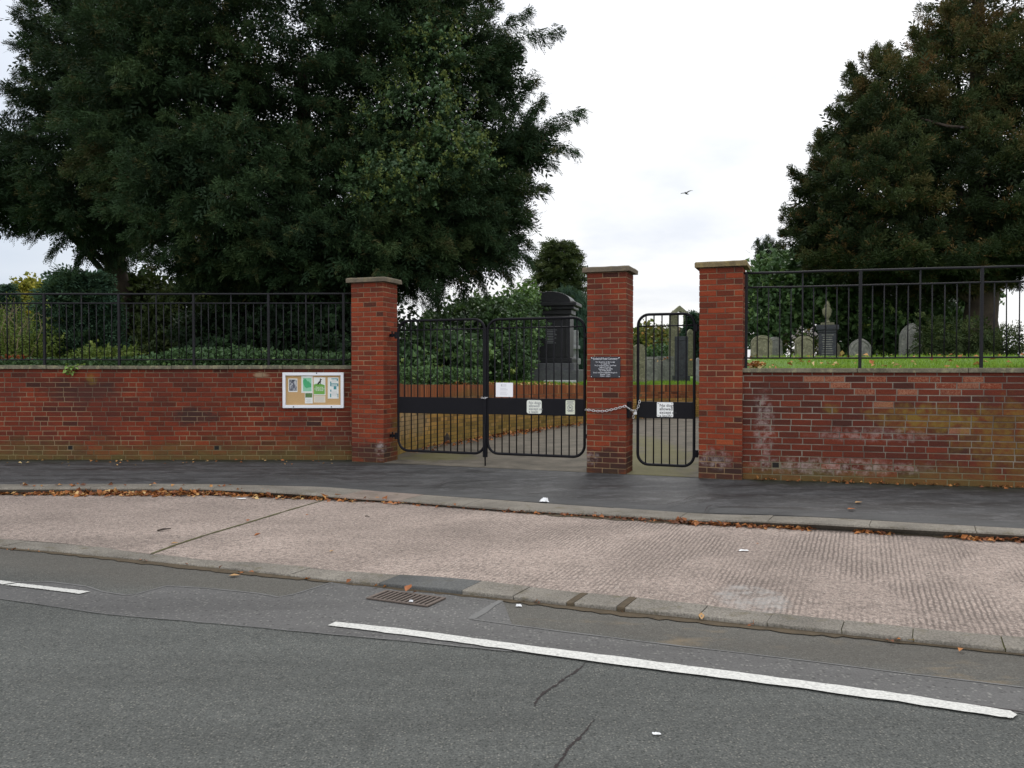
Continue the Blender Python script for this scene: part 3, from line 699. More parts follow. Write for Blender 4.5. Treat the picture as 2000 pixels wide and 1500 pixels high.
# fill between the far and the near edge, column by column
def ymap(pts, x):
    xs = [p[0] for p in pts]; return float(np.interp(x, xs, [p[1] for p in pts]))
cols = sorted(set([p[0] for p in far_edge + chan + near_edge] + list(range(-900, 2600, 40)) + [979, 921]))
topf = lambda x: ymap(far_edge + chan + [(981, 1171)], x) if x <= 980 else ymap(far2[2:], x)
prev = None
for x in cols:
    a, b = gr(x, topf(x), PZ), gr(x, ymap(near_edge, x), PZ)
    cur = (mb.vert(a), mb.vert(b))
    if prev: mb.f.append([prev[0], prev[1], cur[1], cur[0]]); mb.mi.append(0)
    prev = cur
rp = tag(mb.build('road_patch', 'asphalt_patch', recalc=False), kind='structure')
SZ = RDZ + 0.007
ribbon('sealed_joint', [p for p in far_edge if p[0] >= -300], SZ, 0.016, 'sealant', rp)
ribbon('sealed_joint', far2[:2] , SZ, 0.05, 'sealant', rp, wob=0.2)
ribbon('sealed_joint', far2[1:-1], SZ, 0.014, 'sealant', rp)
ribbon('sealed_joint', near_edge[1:8], SZ, 0.008, 'sealant', rp, wob=0.5)
ribbon('open_joint', [(1560, 1331), (1700, 1350), (1840, 1368), (2000, 1390), (2300, 1428)], SZ, 0.012, 'crack_dark', rp, wob=0.5)
LZ = RDZ + 0.011
def paint(px_far, px_near):
    n = 60; mb = MB(); prev = None
    for i in range(n + 1):
        q = i / n
        def lerp(pl):
            k = q * (len(pl) - 1); j = min(int(k), len(pl) - 2); f = k - j
            return gr(pl[j][0] + (pl[j + 1][0] - pl[j][0]) * f, pl[j][1] + (pl[j + 1][1] - pl[j][1]) * f, LZ)
        a, b = lerp(px_far), lerp(px_near)
        d = (b - a); a = a + d * R.uniform(-.05, .05); b = b + d * R.uniform(-.06, .06)
        cur = (mb.vert(a), mb.vert(b))
        if prev: mb.f.append([prev[0], prev[1], cur[1], cur[0]]); mb.mi.append(0)
        prev = cur
    return tag(mb.build('road_marking', 'line_paint', recalc=False), kind='structure')
paint([(656, 1214), (800, 1229), (1000, 1256), (1250, 1287.5), (1500, 1320), (1750, 1353), (1972, 1387), (1987, 1395)], [(640, 1221), (800, 1241), (1000, 1269), (1250, 1303), (1500, 1335), (1750, 1369), (1965, 1401), (1978, 1402)])
paint([(35, 1138.5), (100, 1146), (176, 1155)], [(10, 1142), (80, 1150), (155, 1159.5)])
paint([(-600, 1068), (-300, 1101), (0, 1133.2), (31, 1137.5)], [(-640, 1072), (-330, 1106), (-25, 1136.5), (6, 1141)])
road = bpy.data.objects['road']
for cpx in ([(1147, 1291), (1135, 1303), (1120, 1315), (1105, 1323), (1085, 1338), (1060, 1354), (1045, 1372), (1046, 1380)], [(1160, 1405), (1140, 1432), (1120, 1450), (1108, 1464), (1100, 1480), (1080, 1502), (1060, 1530)]):
    ribbon('crack', cpx, RDZ + 0.003, 0.012, 'crack_dark', road, 8, 0.8, True)
pav = bpy.data.objects['pavement']
for cpx in ([(1215, 986), (1262, 984), (1300, 985), (1335, 977), (1350, 969), (1368, 966)], [(1375, 1001), (1382, 990), (1392, 985), (1500, 986)], [(846, 950), (870, 940), (905, 936)], [(675, 952), (760, 941), (900, 949), (1010, 962), (1100, 966)]):
    ribbon('crack', cpx, -0.032, 0.010, 'crack_dark', pav, 8, 0.8, True)
mb = MB(); prev = None
for X in [x for x in XS if -4.3 < x < 16]:
    w0 = 0.34 + 0.02 * math.sin(X * 2.1) + R.uniform(-.012, .012)
    zz = lambda y: kerbz(X) - .004 + (.004 - kerbz(X)) * (y - k_back(X) + .02) / (wall_y(X) - k_back(X) + .02) + .004
    ys = [k_back(X) + .004, k_back(X) + w0 * .5, k_back(X) + w0]
    cur = [mb.vert((X, y, zz(y))) for y in ys]
    if prev:
        for k in range(2): mb.f.append([prev[k], cur[k], cur[k + 1], prev[k + 1]]); mb.mi.append(0)
    prev = cur
mb.build('footway_patch', 'footway_patch', pav, recalc=False)
lay = bpy.data.objects['layby']
ribbon('slab_joint', [(300, 1080), (345, 1063), (400, 1045), (485, 1021), (560, 998), (640, 975)], -0.150, 0.0, 'mossy_joint', lay)
bpy.data.objects.remove(bpy.data.objects['slab_joint'])
def lay_z(px, py):
    z = -0.145
    for _ in range(4):
        q = gr(px, py, z); a, b = c_back(q.x), k_bot(q.x) + .1
        z = CHZ + (LBZ - CHZ) * (q.y - a) / (b - a)
    return q + Vector((0, 0, 0.004))
def lay_ribbon(name, pts, width, mat, sub=8):
    P = [lay_z(*p) for p in pts]; mb = MB(); L = []
    Q = [P[i].lerp(P[i + 1], k / sub) for i in range(len(P) - 1) for k in range(sub)] + [P[-1]]
    for i, q in enumerate(Q):
        d = (Q[min(i + 1, len(Q) - 1)] - Q[max(i - 1, 0)]).normalized(); s = Vector((-d.y, d.x, 0))
        wd = width / 2 * (1 + R.uniform(-.35, .35)); L.append((mb.vert(q + s * wd), mb.vert(q - s * wd)))
    for a, b in zip(L[:-1], L[1:]): mb.f.append([a[0], a[1], b[1], b[0]]); mb.mi.append(0)
    return mb.build(name, mat, lay, recalc=False)
lay_ribbon('slab_joint', [(296, 1082), (345, 1064), (400, 1046), (485, 1021), (560, 998), (640, 975)], 0.030, 'mossy_joint')
# soil lying in the channels
def silt_band(name, f, z, wmin, wmax, x0, x1, dens):
    mb = MB(); X = x0; prev = None
    while X < x1:
        wd = wmin + (wmax - wmin) * max(0, math.sin(X * 1.7) * .5 + .5 + R.uniform(-.4, .4)) * dens(X)
        cur = (mb.vert((X, f(X) + .005, z + .006)), mb.vert((X, f(X) - wd, z)))
        if prev: mb.f.append([prev[0], prev[1], cur[1], cur[0]]); mb.mi.append(0)
        prev = cur; X += 0.06
    return mb.build(name, 'silt', None, recalc=False)
tag(silt_band('gutter_soil', k_bot, LBZ + .003, 0.02, 0.11, -12, 14, lambda X: 1.0), kind='stuff')
tag(silt_band('channel_soil', lambda X: c_front(X) - .003, RDZ + .006, 0.012, 0.07, -12, 14, lambda X: 1.0), kind='stuff')

# ------------------------------------------------------------------ drive, inner walls and lawns
def catmull(P, n=8):
    P = [Vector(p) for p in P]; out = []
    for i in range(len(P) - 1):
        a, b, c, d = P[max(i - 1, 0)], P[i], P[i + 1], P[min(i + 2, len(P) - 1)]
        for k in range(n):
            t = k / n
            out.append(0.5 * ((2 * b) + (c - a) * t + (2 * a - 5 * b + 4 * c - d) * t * t + (3 * b - a - 3 * c + d) * t ** 3))
    out.append(P[-1]); return out
CW = catmull([(-1.92, 12.80, 0), (-1.88, 13.7, 0), (-1.62, 14.7, 0), (-1.12, 15.7, 0), (-0.62, 16.7, 0), (0.02, 17.9, 0), (0.78, 19.3, 0), (1.95, 21.1, 0), (3.7, 23.1, 0), (5.6, 23.9, 0), (8.5, 24.3, 0)])
IR = catmull([(2.95, 11.05, 0), (4.0, 14.0, 0), (5.3, 18.0, 0), (6.6, 22.0, 0), (8.5, 24.3, 0)])
def cw_top(Y): return float(np.interp(Y, [12.8, 13.8, 17.9, 21.2, 23.6, 25], [1.30, 1.18, 1.09, 1.01, 0.965, 0.96]))
mb = MB()
dl = [Vector((-1.98, 12.28, 0.002))] + [p + Vector((0, 0, .002)) for p in CW]
drr = [Vector((3.0, 10.46, 0.002))] + [p + Vector((0, 0, .002)) for p in IR]
def resample(P, n):
    L = [0]
    for a, b in zip(P[:-1], P[1:]): L.append(L[-1] + (b - a).length)
    out = []
    for i in range(n + 1):
        s = L[-1] * i / n; j = max(k for k in range(len(L)) if L[k] <= s + 1e-9); j = min(j, len(P) - 2)
        out.append(P[j].lerp(P[j + 1], (s - L[j]) / max(1e-9, L[j + 1] - L[j])))
    return out
A, B = resample(dl, 40), resample(drr, 40)
g = [[mb.vert(a.lerp(b, k / 6)) for k in range(7)] for a, b in zip(A, B)]
for i in range(40):
    for k in range(6): mb.f.append([g[i][k], g[i][k + 1], g[i + 1][k + 1], g[i + 1][k]]); mb.mi.append(0)
tag(mb.build('drive', 'drive'), kind='structure')

def lawn_sheet(name, edge, far, n, zf):
    mb = MB(); g = []
    for e, f in zip(edge, far):
        row = []
        for k in range(n + 1):
            q = (k / n) ** 2.0
            p = e.lerp(f, q); p.z = zf(p, e, q); row.append(mb.vert(p))
        g.append(row)
    for i in range(len(g) - 1):
        for k in range(n): mb.f.append([g[i][k], g[i + 1][k], g[i + 1][k + 1], g[i][k + 1]]); mb.mi.append(0)
    return tag(mb.build(name, 'lawn', smooth=True), kind='structure')
def hum(p): return 0.05 * math.sin(p.x * .7 + 1) * math.cos(p.y * .5) + 0.03 * math.sin(p.x * 1.9) * math.sin(p.y * 1.3 + 2)
ledge = [Vector((x, 12.98, 1.43)) for x in (-60, -40, -30, -24, -20, -16, -13, -10, -8, -6, -5, -4, -3.2, -2.6)] + [p + Vector((-0.16, 0.10, cw_top(p.y) - 0.03)) for p in CW]
m = len(ledge)
lfar = [Vector((-160 + 200 * (i / (m - 1)), 150, 1.0)) for i in range(m)]
def zl(p, e, q):
    b = e.z + (1.02 - e.z) * min(1, q * 9)
    return b + hum(p) * min(1, q * 30)
lawn_sheet('lawn', ledge, lfar, 30, zl)
redge = [p + Vector((0.16, 0.0, 0)) for p in reversed(IR)] + [Vector((3.3, 10.75, 0))] + [Vector((x, RW0.y + (x - RW0.x) * (RW1.y - RW0.y) / (RW1.x - RW0.x) + 0.22, 0)) for x in (4, 5, 6, 7, 8, 9, 10, 11, 14, 18, 24, 34)]
m = len(redge); rfar = [Vector((14 + 100 * (i / (m - 1)) ** 1.2, 80 - 70 * (i / (m - 1)), 1.6)) for i in range(m)]
def rz(x, y):
    d = max(0.0, (x * 0.23 + y) - 11.35)
    return 1.43 + 0.17 * min(1.0, d / 2.6) + 0.02 * min(1, d / 20)
def zr(p, e, q): return rz(p.x, p.y) + 0.4 * hum(p) * min(1, q * 20)
lawn_sheet('lawn', redge, rfar, 30, zr)
# ------------------------------------------------------------------ brickwork laid brick by brick
class Path:
    def __init__(s, P):
        s.P = [Vector(p) for p in P]; s.L = [0.0]
        for a, b in zip(s.P[:-1], s.P[1:]): s.L.append(s.L[-1] + (b - a).length)
        s.len = s.L[-1]
    def at(s, u):
        j = 0
        while j < len(s.L) - 2 and s.L[j + 1] < u: j += 1
        a, b = s.P[j], s.P[j + 1]; t = (b - a).normalized()
        return a + t * (u - s.L[j]), t, Vector((t.y, -t.x, 0))
def one_brick(mb, path, ua, ub, za, zb, tint, rng, zs=None, ch=0.0035, dep=0.02, off=0.0):
    uc = (ua + ub) / 2
    P, t, n = path.at(uc)
    P = P + n * (max(-0.0018, min(0.003, rng.gauss(0, 0.0016))) + off)
    k = zs(P) if zs else 1.0
    za *= k; zb *= k
    h = (ub - ua) / 2; tl = rng.gauss(0, 0.005); tw = max(-.008, min(.008, rng.gauss(0, 0.003)))
    def q(u, z, d): return P + t * u + n * (d + u * tw) + Vector((0, 0, z + u * tl))
    mb.ct = tint
    b = len(mb.v)
    j = [rng.uniform(-.0012, .0012) for _ in range(8)]
    for (i, (u, z)) in enumerate(((-h + ch + j[0], za + ch + j[1]), (h - ch + j[2], za + ch + j[3]), (h - ch + j[4], zb - ch + j[5]), (-h + ch + j[6], zb - ch + j[7]))): mb.vert(q(u, z, 0.0))
    for u, z in ((-h, za), (h, za), (h, zb), (-h, zb)): mb.vert(q(u, z, -ch))
    for u, z in ((-h, za), (h, za), (h, zb), (-h, zb)): mb.vert(q(u, z, -dep))
    fs = [(0, 1, 2, 3)] + [(i, i + 4, (i + 1) % 4 + 4, (i + 1) % 4) for i in range(4)] + [(i + 4, i + 8, (i + 1) % 4 + 8, (i + 1) % 4 + 4) for i in range(4)]
    for f in fs: mb.f.append([b + k for k in f]); mb.mi.append(mb.cm)
def brick_run(mb, path, z0, rows, rh, bw, rng, gap=0.0115, skip=(), pattern=None, header=0.12, tint=None, zs=None, rowmat=None, phase=0.0):
    for r in range(rows):
        za, zb = z0 + r * rh, z0 + (r + 1) * rh - gap
        if rowmat: mb.cm = rowmat(r)
        if pattern:
            cuts = [0.0]
            for x in pattern[r % 2]: cuts.append(cuts[-1] + x)
            segs = list(zip(cuts[:-1], cuts[1:]))
        else:
            u = -((r % 2) * bw / 2 + phase) + rng.uniform(-.02, .02) - bw; segs = []
            while u < path.len:
                wd = bw * (0.5 if rng.random() < header else 1.0) * rng.uniform(0.97, 1.03)
                segs.append((u, u + wd)); u += wd
        for a, b in segs:
            a2, b2 = max(a, 0.0), min(b, path.len)
            if b2 - a2 < 0.035: continue
            c, zc = (a2 + b2) / 2, (za + zb) / 2
            hole = [s for s in skip if s[2] < zc < s[3] and s[0] < b2 and s[1] > a2]
            if hole:
                x0, x1 = hole[0][:2]
                for a3, b3 in ((a2, x0), (x1, b2)):
                    if b3 - a3 > 0.03: one_brick(mb, path, a3 + gap / 2, b3 - gap / 2, za, zb, tint((a3 + b3) / 2, zc, rng) if tint else rng.random(), rng, zs)
                continue
            tt = tint(c, zc, rng) if tint else rng.random()
            one_brick(mb, path, a2 + gap / 2, b2 - gap / 2, za, zb, tt, rng, zs)
def wall_core(mb, path, z0, H, thick, rec=0.0045, top=None, n=None):
    us = path.L if n is None else [path.len * i / n for i in range(n + 1)]
    rows = []
    for u in us:
        P, t, nn = path.at(min(max(u, 1e-4), path.len - 1e-4)); h = top(P) if top else z0 + H
        rows.append([mb.vert((P - nn * rec) + Vector((0, 0, z0))), mb.vert((P - nn * rec) + Vector((0, 0, h))), mb.vert((P - nn * thick) + Vector((0, 0, h))), mb.vert((P - nn * thick) + Vector((0, 0, z0)))])
    for a, b in zip(rows[:-1], rows[1:]):
        for k in range(3): mb.f.append([a[k], b[k], b[k + 1], a[k + 1]]); mb.mi.append(mb.cm)
    mb.f.append(rows[0]); mb.mi.append(mb.cm); mb.f.append(rows[-1][::-1]); mb.mi.append(mb.cm)

def stones_on(mb, path, z0, z1, front, back, lens, rng, gap=0.006, jit=0.004, u0=0.0, u1=None):
    u = u0; u1 = u1 or path.len
    while u < u1 - 0.05:
        l = min(rng.uniform(*lens), u1 - u)
        if u1 - u - l < 0.3: l = u1 - u
        a, t, n = path.at(u + gap / 2); b, _, _ = path.at(u + l - gap / 2)
        dz = rng.uniform(-jit, jit); dn = rng.uniform(-jit, jit)
        mb.box(a + n * (front + dn) + Vector((0, 0, z0 + dz * .3)), b - a, -n * (front + back), Vector((0, 0, z1 - z0 + dz)))
        u += l

# ---- left boundary wall
LP = Path([LW0, LW1]); RH_L = 0.0775
lw = empty('boundary_wall', (-6.5, 12.8, 0), 'long red brick boundary wall with stone coping behind the notice board', 'wall', kind='thing')
holes = [(137, 872), (423, 877)]
skip = []; hl = []
for px, py in holes:
    q = hit(px, py, LW0, (LW1 - LW0).normalized().cross(Vector((0, 0, 1)))); u = q.x - LW0.x
    r = int(q.z / RH_L); hl.append((u, r * RH_L)); skip.append((u - .041, u + .041, r * RH_L, r * RH_L + RH_L))
def tl(c, z, rng): return min(1, max(0, 0.48 + rng.gauss(0, 0.15)))
mb = MB(); mb.ct = 0.5
rng = random.Random(3)
brick_run(mb, LP, 0.0, 19, RH_L, 0.236, rng, skip=skip, tint=tl)
mb.cm = 1; wall_core(mb, LP, -0.1, 1.545, 0.225)
mb.build('brickwork', ['brick_left_wall', 'mortar'], lw)
mb = MB(); stones_on(mb, LP, 1.447, 1.505, 0.045, 0.28, (0.85, 1.15), rng)
mb.build('coping', 'coping_stone', lw, bevel=0.006)
for u, z in hl:
    P, t, n = LP.at(u); mb = MB(); mb.box(P - t * .036 - n * .004 + Vector((0, 0, z + .004)), t * .072, -n * .05, Vector((0, 0, .062)))
    mb.build('weep_hole', 'hole_dark', lw)

# ---- right boundary wall
RP = Path([RW0, RW1]); RH_R = 0.0805
rw = empty('boundary_wall', (6.0, 9.8, 0), 'weathered red brick boundary wall with white and yellow stains below the grass bank', 'wall', kind='thing')
q = hit(1515, 907, RW0, (RW1 - RW0).normalized().cross(Vector((0, 0, 1)))); u = (q - RW0).length; u = ((q.x - RW0.x) ** 2 + (q.y - RW0.y) ** 2) ** .5
r = int(q.z / RH_R); skip = [(u - .045, u + .045, r * RH_R, r * RH_R + RH_R)]
pink = [(1590, 742), (1640, 752), (1700, 742), (1690, 765), (1610, 777), (1715, 785), (1770, 770), (1835, 750), (1845, 772), (1880, 742), (1895, 748), (1945, 760), (1940, 755), (1790, 742), (1585, 760), (1775, 738), (1840, 738), (1905, 738), (1830, 787), (1620, 742), (1880, 847)]
pk = []
nn = (RW1 - RW0).normalized().cross(Vector((0, 0, 1)))
for a, b in pink:
    h = hit(a, b, RW0, nn); pk.append((((h.x - RW0.x) ** 2 + (h.y - RW0.y) ** 2) ** .5, h.z))
def trr(c, z, rng):
    for a, b in pk:
        if abs(c - a) < 0.1 and abs(z - b) < 0.042: return rng.uniform(0.90, 1.02)
    return min(0.86, max(0, 0.42 + rng.gauss(0, 0.12)))
mb = MB(); mb.ct = 0.5
brick_run(mb, RP, 0.0, 18, RH_R, 0.248, rng, skip=skip, tint=trr, header=0.06)
mb.cm = 1; wall_core(mb, RP, -0.1, 1.51, 0.225)
mb.build('brickwork', ['brick_right_wall', 'mortar_grey'], rw)
mb = MB(); stones_on(mb, RP, 1.408, 1.468, 0.04, 0.26, (0.9, 1.5), rng)
mb.build('coping', ['coping_stone'], rw, bevel=0.006)
P, t, n = RP.at(u); mb = MB(); mb.box(P - t * .04 - n * .004 + Vector((0, 0, r * RH_R + .004)), t * .08, -n * .05, Vector((0, 0, .064)))
mb.build('weep_hole', 'hole_dark', rw)

# ---- three gate piers
def pier(key, label, H, capmat, seed):
    P0, wd = PIER[key]; rng = random.Random(seed)
    o = empty('gate_pier', P0 + GD * wd / 2 + GB * PD / 2, label, 'gate pier', kind='thing', group='brick gate piers')
    c = [P0, P0 + GD * wd, P0 + GD * wd + GB * PD, P0 + GB * PD]
    mb = MB(); mb.ct = 0.5; rh = 0.0755; rows = round(H / rh)
    q = wd - 0.45
    fp = [[0.225, 0.225, q], [q, 0.225, 0.225]]; sp = [[0.1125, 0.225, PD - 0.3375], [0.225, PD - 0.225]]
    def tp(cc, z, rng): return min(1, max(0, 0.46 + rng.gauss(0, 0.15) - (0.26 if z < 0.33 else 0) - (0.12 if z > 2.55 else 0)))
    for i in range(4):
        brick_run(mb, Path([c[i], c[(i + 1) % 4]]), 0.0, rows, rh, 0.225, rng, pattern=fp if i % 2 == 0 else sp, tint=tp)
    mb.cm = 1
    e = 0.0045
    mb.box(P0 + GD * e + GB * e + Vector((0, 0, -.1)), GD * (wd - 2 * e), GB * (PD - 2 * e), Vector((0, 0, rows * rh + .1 - .003)))
    mb.build('brickwork', ['brick_pillar', 'mortar_pillar'], o)
    mb = MB(); ov = 0.055
    p = [(-ov, -ov), (wd + ov, -ov), (wd + ov, PD + ov), (-ov, PD + ov)]
    # slab cut into a fine grid along its rim so that the arris can be worn
    zt = rows * rh
    rim = []
    for (a, b), (c2, d2) in zip(p, p[1:] + p[:1]):
        for k in range(8): rim.append((a + (c2 - a) * k / 8, b + (d2 - b) * k / 8))
    def W(a, b, z): return P0 + GD * a + GB * b + Vector((0, 0, z))
    lo = [mb.vert(W(a, b, zt + .001)) for a, b in rim]
    m1 = [mb.vert(W(a + rng.uniform(-.003, .003), b + rng.uniform(-.003, .003), zt + .055 + rng.uniform(-.004, .003))) for a, b in rim]
    hi = [mb.vert(W(a * .96 + .01, b * .96 + .01, zt + .072 + rng.uniform(-.003, .003))) for a, b in rim]
    cc = mb.vert(W(wd / 2, PD / 2, zt + .085)); n = len(rim)
    for i in range(n):
        j = (i + 1) % n
        mb.f += [[lo[i], lo[j], m1[j], m1[i]], [m1[i], m1[j], hi[j], hi[i]], [hi[i], hi[j], cc]]; mb.mi += [0, 0, 0]
    mb.f.append(lo[::-1]); mb.mi.append(0)
    mb.build('cap', capmat, o)
    return o
pL = pier('L', 'red brick gate pier joining the notice board wall, hinge post of the double gate', 2.78, 'cap_stone', 21)
pM = pier('M', 'red brick gate pier bearing the black name plaque, between the two gateways', 2.76, 'cap_stone', 22)
pR = pier('R', 'red brick gate pier with yellowish cap stone, joining the stained wall', 2.82, 'cap_stone_yellow', 23)

# ---- curved retaining wall along the drive, and the wall on its other side
cp = Path(CW)
def zs(P): return cw_top(P.y) / 1.18
cwl = empty('retaining_wall', (0.0, 17.9, 0), 'curving mossy yellow brick retaining wall along the drive behind the double gate', 'wall', kind='thing')
mb = MB(); mb.ct = 0.5
brick_run(mb, cp, 0.0, 12, 0.0775, 0.232, rng, tint=lambda c, z, g: min(1, max(0, g.gauss(0.5, 0.2))), zs=zs, rowmat=lambda r: 0 if r < 9 else 1)
mb.cm = 1; u = 0.04
while u < cp.len - 0.1:
    fresh = 1 if (14.0 < u < 14.6) else 0
    one_brick(mb, cp, u, u + 0.066, 0.935, 1.175, min(1, max(0, rng.gauss(0.55, 0.22) + .3 * fresh)), rng, zs); u += 0.0765
mb.cm = 2; wall_core(mb, cp, -0.1, 1.2, 0.22, top=lambda P: cw_top(P.y) - 0.004, n=80)
mb.build('brickwork', ['brick_yellow', 'brick_orange', 'mortar_yellow'], cwl)
ip = Path(list(reversed([Vector(p) for p in IR])))
mb = MB(); mb.ct = 0.5
irw = empty('bank_wall', (5.3, 18.0, 0), kind='structure')
brick_run(mb, ip, 0.0, 18, 0.0785, 0.236, rng, tint=lambda c, z, g: min(1, max(0, g.gauss(0.5, 0.2))))
mb.cm = 1; wall_core(mb, ip, -0.1, 1.51, 0.22, n=40)
mb.build('brickwork', ['brick_orange', 'mortar_yellow'], irw)
# ------------------------------------------------------------------ railings on the two boundary walls
def railing(label, P0, P1, back, zb, ztop, zmid, zlow, bay, u_first, u1):
    """posts every bay, one tall bar half way, bars at a tenth of a bay"""
    d = (P1 - P0).normalized(); n = Vector((d.y, -d.x, 0))
    o = empty('railing', P0 + d * (u1 / 2) - n * back + Vector((0, 0, zb)), label, 'railing', kind='thing')
    def W(u, z): return P0 + d * u - n * back + Vector((0, 0, z))
    for nm, z, r in (('top_rail', ztop, 0.016), ('middle_rail', zmid, 0.012), ('bottom_rail', zlow, 0.011)):
        mb = MB(); k = 24
        mb.tube([W(u1 * i / k, z + R.uniform(-.003, .003)) for i in range(k + 1)], r, 8); mb.build(nm, 'railing_paint', o, smooth=True)
    srcs = {}
    k0 = -int(u_first / (bay / 10)) - 1; k = k0
    while True:
        u = u_first + k * bay / 10
        if u > u1: break
        if u >= 0.02:
            kind = 'post' if k % 10 == 0 else ('tall_bar' if k % 10 == 5 else 'bar')
            if kind not in srcs:
                mb = MB(); a = Vector((0, 0, 0)); c = W(u, 0)
                if kind == 'post':
                    s = 0.018
                    mb.box(c - d * s - n * s + Vector((0, 0, zb - .02)), d * 2 * s, n * 2 * s, Vector((0, 0, ztop - zb + .03)))
                elif kind == 'tall_bar': mb.tube([W(u, zlow - .005), W(u, ztop)], 0.011, 8)
                else: mb.tube([W(u, zlow - .005), W(u, zmid)], 0.0078, 8)
                b = mb.build(kind, 'railing_paint', o, smooth=(kind != 'post'), bevel=0.004 if kind == 'post' else 0)
                srcs[kind] = (b, u)
            else:
                b, ub = srcs[kind]
                c = copy_obj(b, o, d * (u - ub))
                if kind == 'bar': c.rotation_euler = (R.gauss(0, .004), R.gauss(0, .004), 0); 
                if kind == 'bar':
                    pv = W(u, zlow) - WL[o]; c.location = pv - c.rotation_euler.to_matrix() @ (W(ub, zlow) - WL[o])
        k += 1
    return o
bk = 0.16
LB = LW0 - Vector((0, -bk, 0))
px_post = 531; q = hit(531, 640, LW0 + Vector((0, bk, 0)), Vector((0.0074, -1, 0))); uL = (q.x - LW0.x)
q2 = hit(386, 640, LW0 + Vector((0, bk, 0)), Vector((0.0074, -1, 0)))
bayL = q.x - q2.x
railing('black iron railing on the left wall, in front of the great dark yew', LW0, LW1, bk, 1.5, 2.655, 2.505, 1.598, bayL, uL, LP.len - 0.02)
dR = (RW1 - RW0).normalized(); nR = Vector((dR.y, -dR.x, 0))
def uR(px):
    q = hit(px, 640, RW0 - nR * 0.10, nR); return (q - RW0).dot(dR)
railing('black iron railing on the right wall, in front of the gravestones', RW0, RW1, 0.10, 1.465, 2.715, 2.525, 1.595, uR(1917) - uR(1680), uR(1680), RP.len)

# ------------------------------------------------------------------ gates
GO = PIER['M'][0] + GB * 0.20                      # plane of the gates, a little behind the pier fronts
def GP(px, py): return hit(px, py, GO, GN)
def gu(p): return (p - GO).dot(GD)
def GW(u, z, d=0.0): return Vector((GO.x, GO.y, 0)) + GD * u + GN * d + Vector((0, 0, z))
def round_frame(u0, u1, z0, z1, r, k=7):
    out = []
    for (cu, cz, a0) in ((u1 - r, z0 + r, -90), (u1 - r, z1 - r, 0), (u0 + r, z1 - r, 90), (u0 + r, z0 + r, 180)):
        for i in range(k + 1):
            a = math.radians(a0 + 90 * i / k); out.append(GW(cu + r * math.cos(a), cz + r * math.sin(a)))
    return out
def gate_leaf(name, label, u0, u1, z0, z1, zr, pz0, pz1, nbars, r=0.17, group=None):
    o = empty(name, GW((u0 + u1) / 2, z0), label, 'gate', group)
    mb = MB(); mb.tube(round_frame(u0, u1, z0, z1, r), 0.020, 10, closed=True); mb.build('frame', 'black_paint', o, smooth=True)
    mb = MB(); mb.tube([GW(u0, zr), GW(u1, zr)], 0.010, 8); mb.build('upper_rail', 'black_paint', o, smooth=True)
    mb = MB(); mb.box(GW(u0 + .015, pz0, 0.017), GD * (u1 - u0 - .03), -GN * 0.034, Vector((0, 0, pz1 - pz0))); mb.build('panel', 'black_paint', o, bevel=0.004)
    src = None
    for i in range(nbars):
        u = u0 + (u1 - u0) * (i + 1) / (nbars + 1)
        if src is None:
            mb = MB(); mb.tube([GW(u, z0), GW(u, z1)], 0.0095, 8); src = (mb.build('bar', 'black_paint', o, smooth=True), u)
        else: copy_obj(src[0], o, GD * (u - src[1]))
    return o
uA, uM, uB = gu(GP(778, 750)), gu(GP(951, 750)), gu(GP(1142, 750))
gA = gate_leaf('double_gate_leaf', 'left leaf of the black iron double gate, hung on hinges beside the notice board pier', uA, uM - 0.035, 0.18, 2.195, 2.05, 0.765, 1.015, 12)
gB = gate_leaf('double_gate_leaf', 'right leaf of the black iron double gate, bearing white notices', uM + 0.012, uB, 0.19, 2.185, 2.055, 0.775, 1.02, 12)
# meeting stile with drop bolt belongs to the left leaf
mb = MB(); mb.box(GW(uM - .055, 0.13, .035), GD * 0.06, -GN * 0.055, Vector((0, 0, 1.93)))
mb.build('meeting_stile', 'black_paint', gA, bevel=0.005)
mb = MB(); mb.tube([GW(uM - .02, 0.004, .02), GW(uM - .02, 0.62, .045)], 0.011, 8); mb.build('drop_bolt', 'black_paint', gA, smooth=True)
def hinge(o, u, z, sgn):
    mb = MB(); mb.tube([GW(u, z - .05), GW(u, z + .05)], 0.028, 10)
    mb.box(GW(u, z - .022, .02), GD * 0.11 * sgn, -GN * .03, Vector((0, 0, .044)))
    mb.tube([GW(u + .055 * sgn, z - .03, .03), GW(u + .055 * sgn, z + .06, .03)], 0.012, 8)
    mb.build('hinge', 'black_paint', o, smooth=False)
hinge(gA, uA - .035, GP(770, 655).z, -1); hinge(gA, uA - .035, GP(770, 851).z, -1)
for hz_ in (1.9, 0.46):
    mb = MB(); mb.box(GW(uB - .01, hz_, .03), GD * 0.05, -GN * 0.06, Vector((0, 0, .06))); mb.build('hinge', 'black_paint', gB)
uC, uD = gu(GP(1246, 760)), gu(GP(1356, 760))
gC = gate_leaf('side_gate', 'narrow black iron pedestrian gate between the two right hand piers', uC, uD, 0.125, 2.205, 2.045, 0.772, 1.0, 6, 0.15)
hinge(gC, uD + .03, GP(1360, 886).z, 1); hinge(gC, uD + .03, GP(1358, 640).z, 1)
# striker plate on the pier for the side gate
Ms = PIER['M'][0] + GD * PIER['M'][1]
mb = MB(); mb.box(Ms + GB * 0.05 + GD * 0.001 + Vector((0, 0, .775)), GD * 0.03, GB * 0.17, Vector((0, 0, .225))); mb.build('striker_plate', 'black_paint', pM, bevel=0.004)

